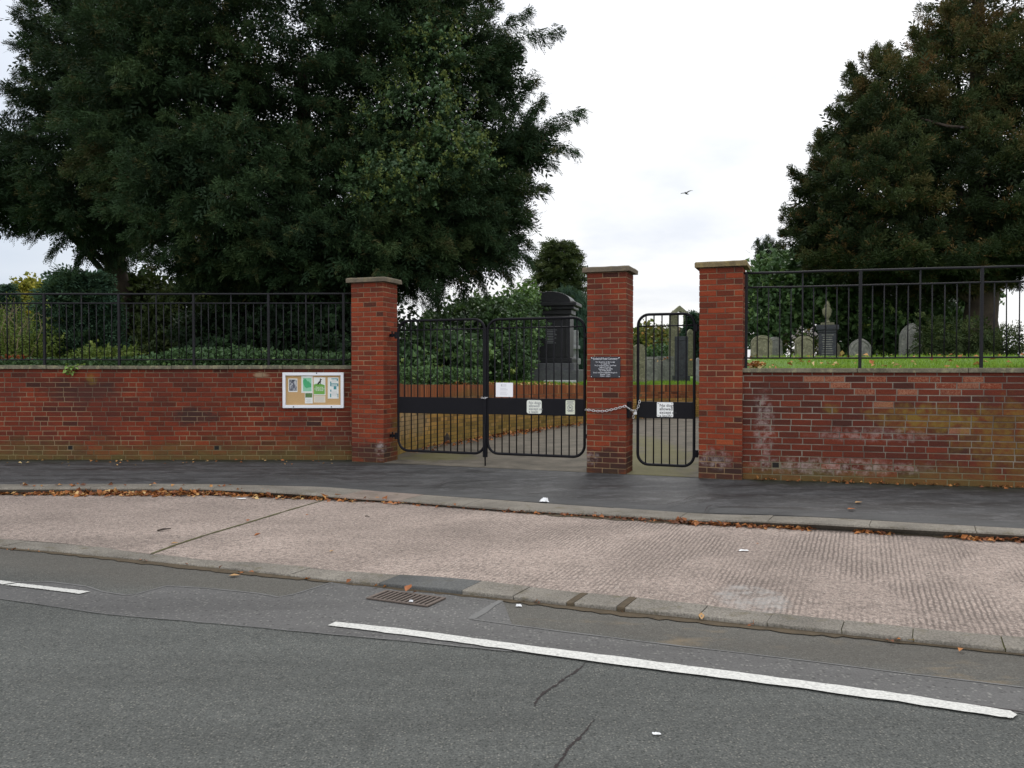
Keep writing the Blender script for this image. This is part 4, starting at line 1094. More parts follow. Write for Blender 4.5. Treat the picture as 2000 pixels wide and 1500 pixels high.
# ------------------------------------------------------------------ notices
def board_on_gate(name, label, cat, x0, y0, x1, y1, d, mat, r, thick=0.004, holes=False):
    """thin plate on the gate face between two picture corners"""
    a, b = hit(x0, y1, GO + GN * d, GN), hit(x1, y0, GO + GN * d, GN)
    u0, u1, z0, z1 = gu(a), gu(b), a.z, b.z
    o = empty(name, GW((u0 + u1) / 2, z0, d), label, cat)
    poly = []
    for (cu, cz, a0) in ((u1 - r, z0 + r, -90), (u1 - r, z1 - r, 0), (u0 + r, z1 - r, 90), (u0 + r, z0 + r, 180)):
        for i in range(5):
            an = math.radians(a0 + 90 * i / 4); poly.append((cu + r * math.cos(an), cz + r * math.sin(an)))
    mb = MB(); mb.prism(poly, lambda a_, b_, c_: GW(a_, b_, d + c_), 0, thick); mb.build('plate', mat, o)
    if holes:
        mb = MB()
        for (hu, hz) in ((u0 + .018, z0 + .018), (u1 - .018, z0 + .018), (u0 + .018, z1 - .018), (u1 - .018, z1 - .018)):
            mb.tube([GW(hu, hz, d), GW(hu, hz, d + thick + .003)], .006, 8)
        mb.build('screw', 'black_paint', o)
    return o, u0, u1, z0, z1
DG = ['No dogs', 'allowed', 'except on', 'a leash']
o, u0, u1, z0, z1 = board_on_gate('notice', 'square white sign reading No dogs allowed, on the narrow side gate', 'sign', 1283, 786, 1315, 814, 0.018, 'sign_white', 0.012, holes=True)
sz = 0.058
text_mesh(DG, lambda a, b, c: GW(u0 + .036 + a, z1 - .062 + b, .018 + .004 + c), sz, 'ink', 'lettering', o, leading=0.83)
o, u0, u1, z0, z1 = board_on_gate('notice', 'faded white sign reading No dogs allowed, on the double gate panel', 'sign', 1029, 781.5, 1058, 807.5, 0.018, 'sign_old', 0.03)
text_mesh(DG, lambda a, b, c: GW(u0 + .032 + a, z1 - .058 + b, .018 + .004 + c), 0.053, 'ink_faded', 'lettering', o, leading=0.83)
o, u0, u1, z0, z1 = board_on_gate('notice', 'small upright cream sign with a round no dogs emblem, on the double gate', 'sign', 1105, 782, 1123, 809, 0.018, 'sign_cream', 0.010)
cu = (u0 + u1) / 2; cz = z0 + (z1 - z0) * 0.48
mb = MB(); mb.tube([GW(cu + .038 * math.cos(a * math.pi / 12), cz + .038 * math.sin(a * math.pi / 12), .0225) for a in range(24)], 0.004, 6, closed=True)
mb.tube([GW(cu - .027, cz + .027, .023), GW(cu + .027, cz - .027, .023)], 0.004, 6)
mb.build('ring', 'ink_faded', o)
dog = [(-.020, -.020), (-.016, .002), (-.022, .012), (-.014, .008), (.008, .008), (.012, .018), (.024, .014), (.020, .008), (.016, .002), (.014, -.020), (.010, -.020), (.009, -.004), (-.010, -.006), (-.014, -.020)]
mb = MB(); mb.prism([(cu + a, cz + b) for a, b in dog], lambda a, b, c: GW(a, b, .0222 + c), 0, .001); mb.build('emblem', 'ink_faded', o)
mb = MB()
for k, (zz_, wd) in enumerate(((z1 - .020, .10), (z1 - .038, .085), (z1 - .056, .11), (z0 + .050, .10), (z0 + .036, .07))):
    mb.box(GW(cu - wd / 2, zz_, .0221), GD * wd, GN * .001, Vector((0, 0, .008)))
mb.build('lettering', 'ink_faded', o)
o, u0, u1, z0, z1 = board_on_gate('paper_notice', 'white paper notice tied to the bars of the double gate', 'notice', 968.5, 747.5, 1002, 775, 0.014, 'paper', 0.003, 0.002)
mb = MB()
for k in range(12):
    zz_ = z1 - .028 - k * .014; a = u0 + (.085 if k < 4 else .07); wd = (u1 - u0) * (0.30 if k < 3 else R.uniform(.30, .48))
    if k in (3, 7): continue
    mb.box(GW(a, zz_, .0161), GD * wd, GN * .0006, Vector((0, 0, .0035)))
mb.box(GW(u0 + .082, z1 - .055, .0161), GD * .012, GN * .0008, Vector((0, 0, .028)))
mb.build('lettering', 'ink_grey', o)

# name plaque on the middle pier
PF = PIER['M'][0]
def FWp(u, z, d): return Vector((PF.x, PF.y, 0)) + GD * u + GN * d + Vector((0, 0, z))
a, b = hit(1153.6, 737.5, PF, GN), hit(1212, 696.5, PF, GN)
u0, u1, z0, z1 = (a - PF).dot(GD), (b - PF).dot(GD), a.z, b.z
plq = empty('name_plaque', FWp((u0 + u1) / 2, z0, 0), 'black cemetery name plaque with white lettering, on the middle pier', 'plaque')
mb = MB(); mb.box(FWp(u0, z0, .004), GD * (u1 - u0), GN * .010, Vector((0, 0, z1 - z0))); mb.build('plate', 'plaque_black', plq, bevel=0.002)
lines = ['* Eccleshall Road Cemetery *', 'For Enquiries at the Lodge', 'or apply to', 'The Crematorium Office, Tixall Road', 'Stafford ST18 0XZ', 'Telephone 01785 242594', 'Fax 01785 240594', 'E-mail crematorium@staffordbc.gov.uk', 'Monday - Friday', '9.00am - 5.00pm']
W_ = u1 - u0
wds = [W_ * .92, W_ * .64, W_ * .30, W_ * .72, W_ * .38, W_ * .48, W_ * .38, W_ * .80, W_ * .34, W_ * .34]
szs = [0.040] + [0.024] * 9
text_mesh(lines, lambda a, b, c: FWp((u0 + u1) / 2 + a, z1 - .040 + b, .0142 + c), szs, 'plaque_letter', 'lettering', plq, 'CENTER', 1.02, 0.0006, wds)
mb = MB()
for hu, hz in ((u0 + .014, z0 + .014), (u1 - .014, z0 + .014), (u0 + .014, z1 - .014), (u1 - .014, z1 - .014)): mb.tube([FWp(hu, hz, .012), FWp(hu, hz, .018)], .006, 8)
mb.build('screw', 'chain_steel', plq)

# ------------------------------------------------------------------ chains
def chain(label, pts, link=0.046, r=0.0042):
    pa = Path(pts); o = None; mb = MB(); u = 0; k = 0
    while u + link * .7 < pa.len:
        c, t, _ = pa.at(u + link * .35)
        a = t.orthogonal().normalized(); b = t.cross(a)
        if k % 2: a, b = b, -a
        e = a * math.cos(.5) + b * math.sin(.5)
        ring = []
        for i in range(12):
            an = 2 * math.pi * i / 12
            ring.append(c + t * math.cos(an) * link * .5 + e * math.sin(an) * link * .30)
        mb.tube(ring, r, 5, closed=True)
        u += link * .70; k += 1
    return tag(mb.build('chain', 'chain_steel', None, Vector(pts[len(pts) // 2]), smooth=True), label, 'chain')
ft = lambda x, y: hit(x, y, PF + GN * .022, GN)
pts = [GW(uB + .02, GP(1143, 800).z, .05), ft(1148, 800.5), ft(1165, 803), ft(1182, 803), ft(1200, 799), ft(1212, 795.5), ft(1222, 793)]
corner = Ms + GN * .025 + GD * .03; c1 = Vector((corner.x, corner.y, ft(1224, 795).z - .01))
c2 = Ms + GB * .10 + GD * .045; c2 = Vector((c2.x, c2.y, .88))
pts += [c1, c2, GW(uC - .03, .865, .035), GW(uC + .005, .90, .04), GW(uC + .03, 1.0, .035), GW(uC + .045, 1.015, .0)]
chain('slack steel chain hanging across the middle pier to the side gate', pts)
chain('loose tail of steel chain hanging below the padlock at the side gate', [GW(uC - .05, .865, .045), GW(uC - .055, .78, .045), GW(uC - .05, .74, .045)])
tb = MB(); tb.box(GW(uC - .045, .815, .035), GD * .042, GN * .02, Vector((0, 0, .038)))
pad = empty('padlock', GW(uC - .02, .815, .045), 'small steel padlock joining the chain ends at the side gate', 'padlock')
tb.build('body', 'chain_steel', pad, bevel=0.004)
tb = MB(); tb.tube([GW(uC - .036, .850, .045), GW(uC - .036, .868, .045), GW(uC - .024, .880, .045), GW(uC - .012, .868, .045), GW(uC - .012, .850, .045)], .0035, 6); tb.build('shackle', 'chain_steel', pad, smooth=True)
chain('short steel chain looped round the meeting bars of the double gate', [GW(uM - .075, 1.022, .03), GW(uM - .03, 1.014, .055), GW(uM + .0, 1.02, .05), GW(uM + .045, 1.03, .03)], 0.04, .004)

# ------------------------------------------------------------------ notice board on the left wall
yb = 12.70 + 0.0
LN = Vector((0, -1, 0)); BP = Vector((-3.1, 12.705, 0))
def BW(x, z, d): return Vector((x, BP.y - d, z))
a, b = hit(552, 797, BP - Vector((0, .05, 0)), LN), hit(671, 727.5, BP - Vector((0, .05, 0)), LN)
x0, x1, z0, z1 = a.x, b.x, a.z, b.z
nb = empty('notice_board', ((x0 + x1) / 2, 12.68, z0), 'white framed cork notice board with green posters on the left wall', 'notice board')
fr = 0.048
mb = MB(); mb.box(BW(x0 + .01, z0 + .01, .004), Vector((x1 - x0 - .02, 0, 0)), Vector((0, -.020, 0)), Vector((0, 0, z1 - z0 - .02))); mb.build('cork_panel', 'cork', nb)
for nm, q in (('bottom_frame', [(x0, z0), (x1, z0), (x1 - fr, z0 + fr), (x0 + fr, z0 + fr)]), ('top_frame', [(x0, z1), (x0 + fr, z1 - fr), (x1 - fr, z1 - fr), (x1, z1)]),
              ('side_frame', [(x0, z0), (x0 + fr, z0 + fr), (x0 + fr, z1 - fr), (x0, z1)]), ('side_frame', [(x1, z0), (x1, z1), (x1 - fr, z1 - fr), (x1 - fr, z0 + fr)])):
    mb = MB(); mb.prism([(a_, b_) for a_, b_ in q], lambda a_, b_, c_: BW(a_, b_, c_), .003, .055); mb.build(nm, 'aluminium_white', nb, bevel=0.004)
mb = MB(); mb.box(BW(x0 + fr - .004, z0 + fr - .004, .040), Vector((x1 - x0 - 2 * fr + .008, 0, 0)), Vector((0, -.003, 0)), Vector((0, 0, z1 - z0 - 2 * fr + .008))); mb.build('glass_pane', 'clear_pane', nb)
mb = MB()
for fx in (.18, .80): mb.tube([BW(x0 + (x1 - x0) * fx, z0 + .020, .05), BW(x0 + (x1 - x0) * fx, z0 + .020, .060)], .010, 10)
mb.tube([BW(x0 + (x1 - x0) * .56, z1 - .012, .05), BW(x0 + (x1 - x0) * .56, z1 - .012, .060)], .010, 10)
mb.build('lock', 'ink', nb)
# posters: positions read off an enlarged crop of the photograph (2000 x 1067 for 540..690 x 720..800)
def bx(X): return hit(540 + X * .075, 760, BP - Vector((0, .026, 0)), LN).x
def bz(Y): return hit(612, 720 + Y * .075, BP - Vector((0, .026, 0)), LN).z
def sheet(mb, X0, Y0, X1, Y1, d, t=.001): mb.box(BW(bx(X0), bz(Y1), d), Vector((bx(X1) - bx(X0), 0, 0)), Vector((0, -t, 0)), Vector((0, 0, bz(Y0) - bz(Y1))))
def poster(label, X0, Y0, X1, Y1, mat, d=.0255):
    o = empty('poster', BW((bx(X0) + bx(X1)) / 2, bz(Y1), .025), label, 'poster', 'papers pinned in the notice board')
    mb = MB(); sheet(mb, X0, Y0, X1, Y1, d); mb.build('sheet', mat, o)
    return o, d + .0015
def part(o, nm, rects, mat, d, t=.0008):
    mb = MB()
    for q in rects: sheet(mb, *q, d, t)
    return mb.build(nm, mat, o)
def poly_part(o, nm, pts, mat, d):
    mb = MB(); mb.prism([(bx(a), bz(b)) for a, b in pts], lambda a, b, c: BW(a, b, c), d, d + .0008); return mb.build(nm, mat, o)
o, d = poster('small black and white photograph pinned at the left of the notice board', 310, 258, 545, 608, 'poster_white'); part(o, 'photograph', [(333, 283, 528, 578)], 'photo_print', d)
o, d = poster('mint green map poster with darker green land, in the notice board', 648, 188, 945, 630, 'poster_white')
part(o, 'map', [(690, 240, 912, 590)], 'poster_mint', d)
poly_part(o, 'land', [(695, 310), (750, 258), (800, 310), (805, 330), (835, 325), (905, 400), (908, 480), (780, 505), (740, 480), (700, 390)], 'poster_emerald', d + .001)
o, d = poster('poster of a black sitting dog above a green field, in the notice board', 968, 225, 1275, 695, 'poster_white')
poly_part(o, 'green_field', [(972, 415), (1020, 395), (1090, 392), (1180, 402), (1258, 432), (1258, 668), (975, 668)], 'poster_green', d)
poly_part(o, 'dog_emblem', [(1062, 412), (1068, 385), (1092, 345), (1120, 325), (1135, 290), (1130, 270), (1142, 255), (1160, 265), (1188, 280), (1178, 293), (1160, 298), (1162, 340), (1152, 370), (1158, 408), (1145, 408), (1135, 380), (1112, 390), (1108, 416)], 'dog_black', d + .001)
text_mesh(['Dogs to be', 'kept on a lead', 'at all times'], lambda a, b, c: BW(bx(1120) + a, bz(500) + b, d + .001 + c), .034, 'poster_white', 'lettering', o, 'CENTER', 0.70, .0006, [bx(1215) - bx(1020), bx(1245) - bx(1000), bx(1215) - bx(1020)])
o, d = poster('small leaflet with a green picture strip, below the map poster', 740, 628, 945, 905, 'poster_white', .028); part(o, 'picture', [(752, 636, 930, 752)], 'poster_leaf', d); part(o, 'lettering', [(770, 800, 900, 806), (800, 822, 890, 828), (770, 846, 905, 852), (790, 866, 880, 872)], 'ink_grey', d)
o, d = poster('plain cream typed sheet below the dog poster', 968, 712, 1272, 882, 'poster_cream'); part(o, 'lettering', [(1000, 740 + 22 * k, 1240, 746 + 22 * k) for k in range(6)], 'ink_grey', d)
o, d = poster('white and teal striped sheet at the right of the notice board', 1335, 228, 1618, 780, 'poster_white')
part(o, 'teal_blocks', [(1432, 255, 1600, 278), (1570, 278, 1600, 320), (1400, 335, 1430, 460), (1430, 385, 1600, 412), (1430, 440, 1600, 458), (1585, 385, 1612, 460), (1490, 462, 1560, 540), (1400, 545, 1430, 600), (1395, 650, 1425, 745), (1560, 655, 1610, 668), (1590, 668, 1606, 745)], 'poster_teal', d)
part(o, 'lettering', [(1440, 300 + k * 24, 1560, 305 + k * 24) for k in range(3)] + [(1440, 600 + k * 22, 1570, 605 + k * 22) for k in range(5)], 'ink_grey', d)

# ------------------------------------------------------------------ gully grating in the channel
dz = RDZ + .006
c4 = [gr(753, 1155, dz), gr(872, 1169, dz), gr(835, 1186, dz), gr(715, 1170, dz)]
O, Xv, Yv = c4[3], c4[2] - c4[3], c4[0] - c4[3]
Yv = (Yv + (c4[1] - c4[2])) / 2
gt = empty('drain_grating', O + Xv / 2 + Yv / 2, 'slotted iron drain grating in the road below the dark kerb stone', 'drain')
zu = Vector((0, 0, 1))
mb = MB(); mb.box(O + zu * .001, Xv, Yv, zu * .002); mb.build('sump', 'hole_dark', gt)
fx, fy = Xv * .05, Yv * .06
mb = MB()
mb.box(O, Xv, fy, zu * .012); mb.box(O + Yv - fy, Xv, fy, zu * .012); mb.box(O + fy, fx, Yv - 2 * fy, zu * .0115); mb.box(O + Xv - fx + fy, fx, Yv - 2 * fy, zu * .0115)
mb.build('frame', 'rust_iron', gt, bevel=.002)
src = None
for k in range(11):
    off = fx + (Xv - 2 * fx) * ((k + .62) / 11.6)
    if src is None:
        mb = MB(); mb.box(O + off + fy, Xv * .030, Yv - 2 * fy, zu * .0105); src = (mb.build('bar', 'rust_iron', gt, bevel=.002), off)
    else: copy_obj(src[0], gt, off - src[1])
# ------------------------------------------------------------------ gravestones and memorials
def outline(kind, w, h):
    """front outline of a headstone, base at 0"""
    P = [(-w / 2, 0), (w / 2, 0)]
    if kind == 'round':
        r = w / 2
        P += [(r * math.cos(a), h - r * .75 + r * .75 * math.sin(a)) for a in np.linspace(0, math.pi, 17)]
    elif kind == 'gothic':
        s = h - w * .72
        P.append((w / 2, s))
        R_ = w * 1.02
        for a in np.linspace(0, 1, 10)[1:]:
            x = w / 2 - R_ + R_ * math.cos(a * math.acos((R_ - w / 2) / R_)); y = R_ * math.sin(a * math.acos((R_ - w / 2) / R_))
            P.append((x, s + y * (h - s) / (R_ * math.sin(math.acos((R_ - w / 2) / R_)))))
        P += [(-x, y) for x, y in reversed(P[2:-1])]
    elif kind == 'ogee':            # pointed lobe narrowing to a waist
        pr = [(.36, 0), (.36, .10), (.40, .16), (.47, .26), (.50, .40), (.485, .55), (.43, .70), (.33, .83), (.20, .925), (.08, .985), (0, 1.0)]
        P = [(x * w, y * h) for x, y in pr] + [(-x * w, y * h) for x, y in reversed(pr[:-1])]
    elif kind == 'shoulder':
        s = h * .72
        P += [(w / 2, s), (w * .42, s + .015), (w * .40, s + .06)]
        P += [(w * .40 * math.cos(a), s + .06 + (h - s - .06) * math.sin(a)) for a in np.linspace(0.05, math.pi - .05, 13)]
        P += [(-w * .40, s + .06), (-w * .42, s + .015), (-w / 2, s)]
    else: P += [(w / 2, h), (-w / 2, h)]
    return P
def headstone(label, px0, px1, ytop, ybase, Y, kind, mat, thick=0.13, turn=0.0, lean=0.0, inset=True, base=True, group='old headstones'):
    a, b, c = at(px0, ybase, Y), at(px1, ybase, Y), at((px0 + px1) / 2, ytop, Y)
    w_ = (b.x - a.x) / max(.6, math.cos(turn)); h_ = c.z - a.z
    o = empty('gravestone', ((a.x + b.x) / 2, Y, a.z), label, 'gravestone', group)
    ca, sa = math.cos(turn), math.sin(turn)
    def W(x, z, d):
        x2 = x + z * math.tan(lean)
        return Vector(((a.x + b.x) / 2, Y, a.z)) + Vector((x2 * ca + d * sa, x2 * sa - d * ca, z))
    P = outline(kind, w_, h_)
    mb = MB(); mb.prism([(x, z - (0.15 if z <= 0 else 0)) for x, z in P], W, -thick / 2, thick / 2)
    mb.build('slab', mat, o, bevel=0.012)
    if inset:      # raised moulding following the top
        cx_, cz_ = 0, h_ * .42
        Q = [((x - cx_) * .84 + cx_, (z - cz_) * .84 + cz_) for x, z in P if z > h_ * .05]
        mb = MB(); mb.tube([W(x, z, thick / 2 + .004) for x, z in Q], 0.012 + w_ * .012, 6); mb.build('moulding', mat, o, smooth=True)
        mb = MB()
        for k in range(7):
            wd = w_ * R.uniform(.32, .56); mb.box(W(-wd / 2, h_ * (.62 - k * .075), thick / 2 + .001), W(wd / 2, 0, 0) - W(-wd / 2, 0, 0), W(0, 0, .004) - W(0, 0, 0), Vector((0, 0, .016)))
        mb.build('inscription', mat, o)
    if base:
        mb = MB(); mb.box(W(-w_ * .62, -.12, thick * 1.2), W(w_ * 1.24, 0, 0) - W(0, 0, 0), W(0, 0, -thick * 2.4) - W(0, 0, 0), Vector((0, 0, .19))); mb.build('plinth', mat, o, bevel=0.012)
    return o
headstone('broad pale headstone with rounded top, nearest the right hand gate pier', 1466.5, 1506, 655, 712, 23.0, 'round', 'grave_green', .16, -.12, .02)
headstone('narrow mossy headstone half hidden behind the broad pale one', 1500, 1529, 658, 710, 24.6, 'round', 'grave_grey', .12, .35, -.05)
headstone('mossy round topped headstone just left of the urn pedestal', 1554, 1589, 656, 708, 22.6, 'round', 'grave_green', .16, .10, -.025)
headstone('small headstone edge showing behind the urn pedestal', 1612, 1640, 668, 707, 25.5, 'round', 'grave_green', .12, .05, base=False, inset=False)
headstone('leaf shaped headstone with pointed top, right of the urn pedestal', 1656, 1701, 661, 705, 22.5, 'ogee', 'grave_grey', .12, .0, .03, base=False)
headstone('tall pointed gothic headstone beside the low fir branches', 1757, 1800, 631, 703, 22.0, 'gothic', 'grave_grey', .17, .08, .015)
# pedestal with draped urn
def pedestal():
    Y = 23.0; a, b = at(1596, 706, Y), at(1635, 706, Y); cx_ = (a.x + b.x) / 2; w_ = b.x - a.x; zb = a.z - .05
    o = empty('pedestal_memorial', (cx_, Y, zb), 'dark square pedestal memorial carrying a draped stone urn', 'memorial')
    rot = Matrix.Rotation(-.35, 3, 'Z')
    def B(wd, z0_, z1_, nm, mat, bev=.012, dx=0):
        mb = MB(); p = rot @ Vector((-wd / 2, -wd / 2, 0)); mb.box(Vector((cx_, Y, z0_)) + p, rot @ Vector((wd, 0, 0)), rot @ Vector((0, wd, 0)), Vector((0, 0, z1_ - z0_))); return mb.build(nm, mat, o, bevel=bev)
    zt = at(1615, 650, Y).z; zc = at(1615, 634, Y).z; zu_ = at(1615, 587, Y).z; wd = w_ * .80
    B(wd * 1.35, zb - .2, zb + .12, 'base_step', 'grave_dark'); B(wd * 1.15, zb + .12, zb + .22, 'plinth', 'grave_dark')
    B(wd, zb + .22, zt, 'die', 'grave_dark', .01)
    B(wd * 1.12, zt, zt + .07, 'neck', 'grave_dark'); B(wd * 1.32, zt + .07, zc - .02, 'cornice', 'grave_dark', .03); B(wd * .8, zc - .02, zc + .05, 'urn_base', 'grave_green', .02)
    mb = MB()
    for k in range(11):
        wl = wd * R.uniform(.5, .72); p = rot @ Vector((-wl / 2, -wd / 2 - .004, 0)); mb.box(Vector((cx_, Y, zt - .08 - k * .065)) + p, rot @ Vector((wl, 0, 0)), rot @ Vector((0, .004, 0)), Vector((0, 0, .02)))
    mb.build('inscription', 'grave_grey', o)
    # urn: turned profile with a draped cloth falling on one side
    pr = [(.05, 0), (.11, .02), (.10, .05), (.045, .10), (.05, .14), (.13, .24), (.165, .36), (.17, .44), (.13, .50), (.09, .53), (.12, .56), (.10, .62), (.05, .68), (.03, .73), (0, .75)]
    H = zu_ - zc - .05; s = H / .75; mb = MB(); n = 14; L = []
    for i, (r_, z_) in enumerate(pr):
        row = []
        for k in range(n):
            an = 2 * math.pi * k / n; dr = 1 + (.22 * max(0, math.cos(an - 2.4)) * (1 if .1 < z_ < .6 else 0)) + (.05 * math.sin(5 * an) if .15 < z_ < .6 else 0)
            row.append(mb.vert((cx_ + r_ * s * .8 * dr * math.cos(an), Y + r_ * s * .8 * dr * math.sin(an), zc + .05 + z_ * s)))
        L.append(row)
    for i in range(len(L) - 1):
        for k in range(n): mb.f.append([L[i][k], L[i][(k + 1) % n], L[i + 1][(k + 1) % n], L[i + 1][k]]); mb.mi.append(0)
    mb.build('urn', 'grave_green', o, smooth=True)
pedestal()
# big black memorial with segmental pediment
def black_memorial():
    Y = 24.0; mpp = Y / F; rot = Matrix.Rotation(-.24, 3, 'Z'); cx_ = at(1080, 740, Y).x; z0_ = at(1084, 746, Y).z
    o = empty('black_memorial', (cx_, Y, z0_), 'tall polished black memorial with arched top, behind the double gate', 'memorial')
    O = Vector((cx_, Y, 0))
    def B(wx, wy, za, zb_, nm, mat, bev=.015, parent=None, off=0):
        wx *= 1.16
        mb = MB(); mb.box(O + rot @ Vector((-wx / 2, -wy / 2 + off, za)), rot @ Vector((wx, 0, 0)), rot @ Vector((0, wy, 0)), Vector((0, 0, zb_ - za))); return mb.build(nm, mat, parent or o, bevel=bev)
    Z = lambda py: at(1084, py, Y).z
    B(1.50, 1.15, z0_ - .1, Z(722), 'base_step', 'granite_base'); B(1.22, .92, Z(722), Z(709), 'plinth', 'granite_base'); B(1.12, .82, Z(709), Z(699), 'upper_plinth', 'polished_granite', .03)
    die = B(.98, .70, Z(699), Z(616), 'die', 'polished_granite', .01)
    for sx in (-1, 1): 
        mb = MB(); p = O + rot @ Vector((sx * .50 - .055, -.385, Z(699))); mb.box(p, rot @ Vector((.11, 0, 0)), rot @ Vector((0, .06, 0)), Vector((0, 0, Z(618) - Z(699)))); mb.build('pilaster', 'polished_granite', o, bevel=.008)
    mb = MB()
    for k in range(9):
        wl = R.uniform(.20, .42); mb.box(O + rot @ Vector((-wl / 2, -.356, Z(646) - k * .048)), rot @ Vector((wl, 0, 0)), rot @ Vector((0, .005, 0)), Vector((0, 0, .016)))
    mb.build('inscription', 'ink_faded', o)
    B(1.08, .80, Z(616), Z(607), 'frieze', 'polished_granite'); B(1.22, .94, Z(607), Z(600), 'lower_cornice', 'polished_granite', .03); B(1.36, 1.06, Z(600), Z(593), 'cornice', 'polished_granite', .02)
    w2, zc, zt = .60, Z(593), Z(572); poly = [(-.72, zc), (.72, zc), (.72, zc + .03)] + [(w2 * math.cos(a), zc + .03 + (zt - zc - .03) * math.sin(a)) for a in np.linspace(0, math.pi, 18)] + [(-.72, zc + .03)]
    mb = MB(); mb.prism(poly, lambda a, b, c: O + rot @ Vector((a, c, 0)) + Vector((0, 0, b)), -.46, .46); mb.build('pediment', 'polished_granite', o, bevel=.012)
black_memorial()
# things round it
def slabstone(name, label, px0, px1, y0, y1, Y, thick, mat, cat='gravestone', bev=.02, pname='slab'):
    a, b = at(px0, y1, Y), at(px1, y0, Y); o = empty(name, ((a.x + b.x) / 2, Y, a.z), label, cat)
    mb = MB(); mb.box((a.x, Y, a.z - .12), (b.x - a.x, 0, 0), (0, thick, 0), (0, 0, b.z - a.z + .12)); mb.build(pname, mat, o, bevel=bev); return o
slabstone('grave_kerb', 'low white marble grave kerb in the grass before the black memorial', 1062, 1126, 742.8, 747.5, 21.9, .12, 'marble_white', 'grave kerb', .01, 'kerbing')
o = slabstone('stone_memorial', 'rough block memorial of pale stone behind the black memorial', 1119, 1130, 645, 742, 27, .5, 'grave_pale', 'memorial', .03)
for k, (xa, xb, ya, yb_) in enumerate(((1116, 1134, 700, 712), (1117, 1133, 675, 682), (1112, 1140, 722, 742))):
    a, b = at(xa, yb_, 26.9), at(xb, ya, 26.9); mb = MB(); mb.box((a.x, 26.85, a.z), (b.x - a.x, 0, 0), (0, .7, 0), (0, 0, b.z - a.z)); mb.build('band', 'grave_pale', o, bevel=.02)
headstone('grey round topped headstone at the left edge of the side gate view', 1238, 1258.5, 672, 745, 25.2, 'round', 'grave_green', .16, .2, inset=False)
headstone('wide low grey headstone seen through the side gate', 1258, 1284, 697, 742, 27.5, 'square', 'grave_grey', .14, .05, base=False)
headstone('wide plain grey headstone with clipped top, left of the tall pillar stone', 1283, 1316, 696, 742, 28.3, 'square', 'grave_grey', .14, -.04, base=False)
headstone('dark slate headstone on a stepped base, seen through the side gate', 1318, 1343, 657, 738, 27.0, 'square', 'grave_dark', .12, .05)
headstone('grey green headstone standing behind the dark slate one', 1338, 1357, 643, 728, 33.0, 'shoulder', 'grave_green', .15, .15)
headstone('pale headstone edge beside the right hand gate pier', 1357, 1369, 699, 742, 26.0, 'shoulder', 'grave_pale', .12, .1, base=False, inset=False)
def obelisk():
    Y = 30.0; a, b = at(1306.5, 742, Y), at(1323.5, 742, Y); t_ = at(1315, 606, Y).z; s = at(1315, 614, Y).z; cx_ = (a.x + b.x) / 2; w_ = (b.x - a.x) / 2
    o = empty('pillar_stone', (cx_, Y, a.z), 'tall lichen streaked pillar monument with a broken pointed top', 'memorial')
    mb = MB(); n = 4; rows = []
    for z, k in ((a.z - .1, 1.0), (s, .86)):
        rows.append([mb.vert((cx_ + x * w_ * k, Y + y * w_ * k, z)) for x, y in ((-1, -1), (1, -1), (1, 1), (-1, 1))])
    tp = mb.vert((cx_ - w_ * .2, Y, t_))
    for k in range(4): mb.f += [[rows[0][k], rows[0][(k + 1) % 4], rows[1][(k + 1) % 4], rows[1][k]], [rows[1][k], rows[1][(k + 1) % 4], tp]]; mb.mi += [0, 0]
    mb.build('shaft', 'grave_green', o)
    mb = MB(); mb.box((cx_ - w_ * 1.5, Y - w_ * 1.5, a.z - .1), (w_ * 3, 0, 0), (0, w_ * 3, 0), (0, 0, .4)); mb.build('plinth', 'grave_green', o, bevel=.02)
obelisk()
# chapel with bellcote, far off
def chapel():
    Y = 60.0; g_ = lambda x, y: at(x, y, Y)
    ap = g_(1327, 646); zb = g_(1327, 738).z - .4; el = g_(1272, 704)
    hw = ap.x - el.x; dep = 12
    o = empty('chapel', (ap.x, Y + dep / 2, zb), 'far stone chapel with a gabled bellcote, seen over the side gate', 'chapel')
    mb = MB(); poly = [(-hw, zb), (hw, zb), (hw, el.z), (0, ap.z), (-hw, el.z)]
    mb.prism(poly, lambda a, b, c: Vector((ap.x + a, Y + c, b)), 0, dep); mb.build('wall', 'chapel_stone', o)
    for sx in (-1, 1):
        mb = MB(); q = [(0, ap.z + .02), (sx * (hw + .25), el.z - .22 + .02), (sx * (hw + .25), el.z - .10 + .02), (0, ap.z + .17)]
        mb.prism(q, lambda a, b, c: Vector((ap.x + a, Y + c, b)), .25, dep + .2); mb.build('roof', 'chapel_roof', o)
        mb = MB(); q = [(0, ap.z + .05), (sx * (hw + .3), el.z - .2), (sx * (hw + .3), el.z + .06), (0, ap.z + .30)]
        mb.prism(q, lambda a, b, c: Vector((ap.x + a, Y + c, b)), -.15, .25); mb.build('coping', 'chapel_stone', o)
    # bellcote: two piers and a steep gable over an opening
    bt = g_(1327, 597).z; bs = g_(1327, 612).z; w_ = .36
    bc = MB()
    for sx in (-1, 1):
        bc.box((ap.x + sx * w_ - (.24 if sx < 0 else 0), Y - .1, ap.z - .3), (.24, 0, 0), (0, .5, 0), (0, 0, bs - ap.z + .3))
    bco = bc.build('bellcote', 'grave_green', o)
    mb = MB(); mb.prism([(-w_ - .32, bs), (-w_ + .02, bs), (0, bt - .42), (w_ - .02, bs), (w_ + .32, bs), (0, bt)], lambda a, b, c: Vector((ap.x + a, Y + c, b)), -.15, .45); mb.build('gable', 'grave_green', bco)
    mb = MB(); mb.prism([(-.34, zb + 1.4), (.34, zb + 1.4), (.34, zb + 2.6), (0, zb + 3.2), (-.34, zb + 2.6)], lambda a, b, c: Vector((ap.x + a - 1.0, Y + c, b)), -.02, .0); mb.build('window', 'hole_dark', o)
chapel()
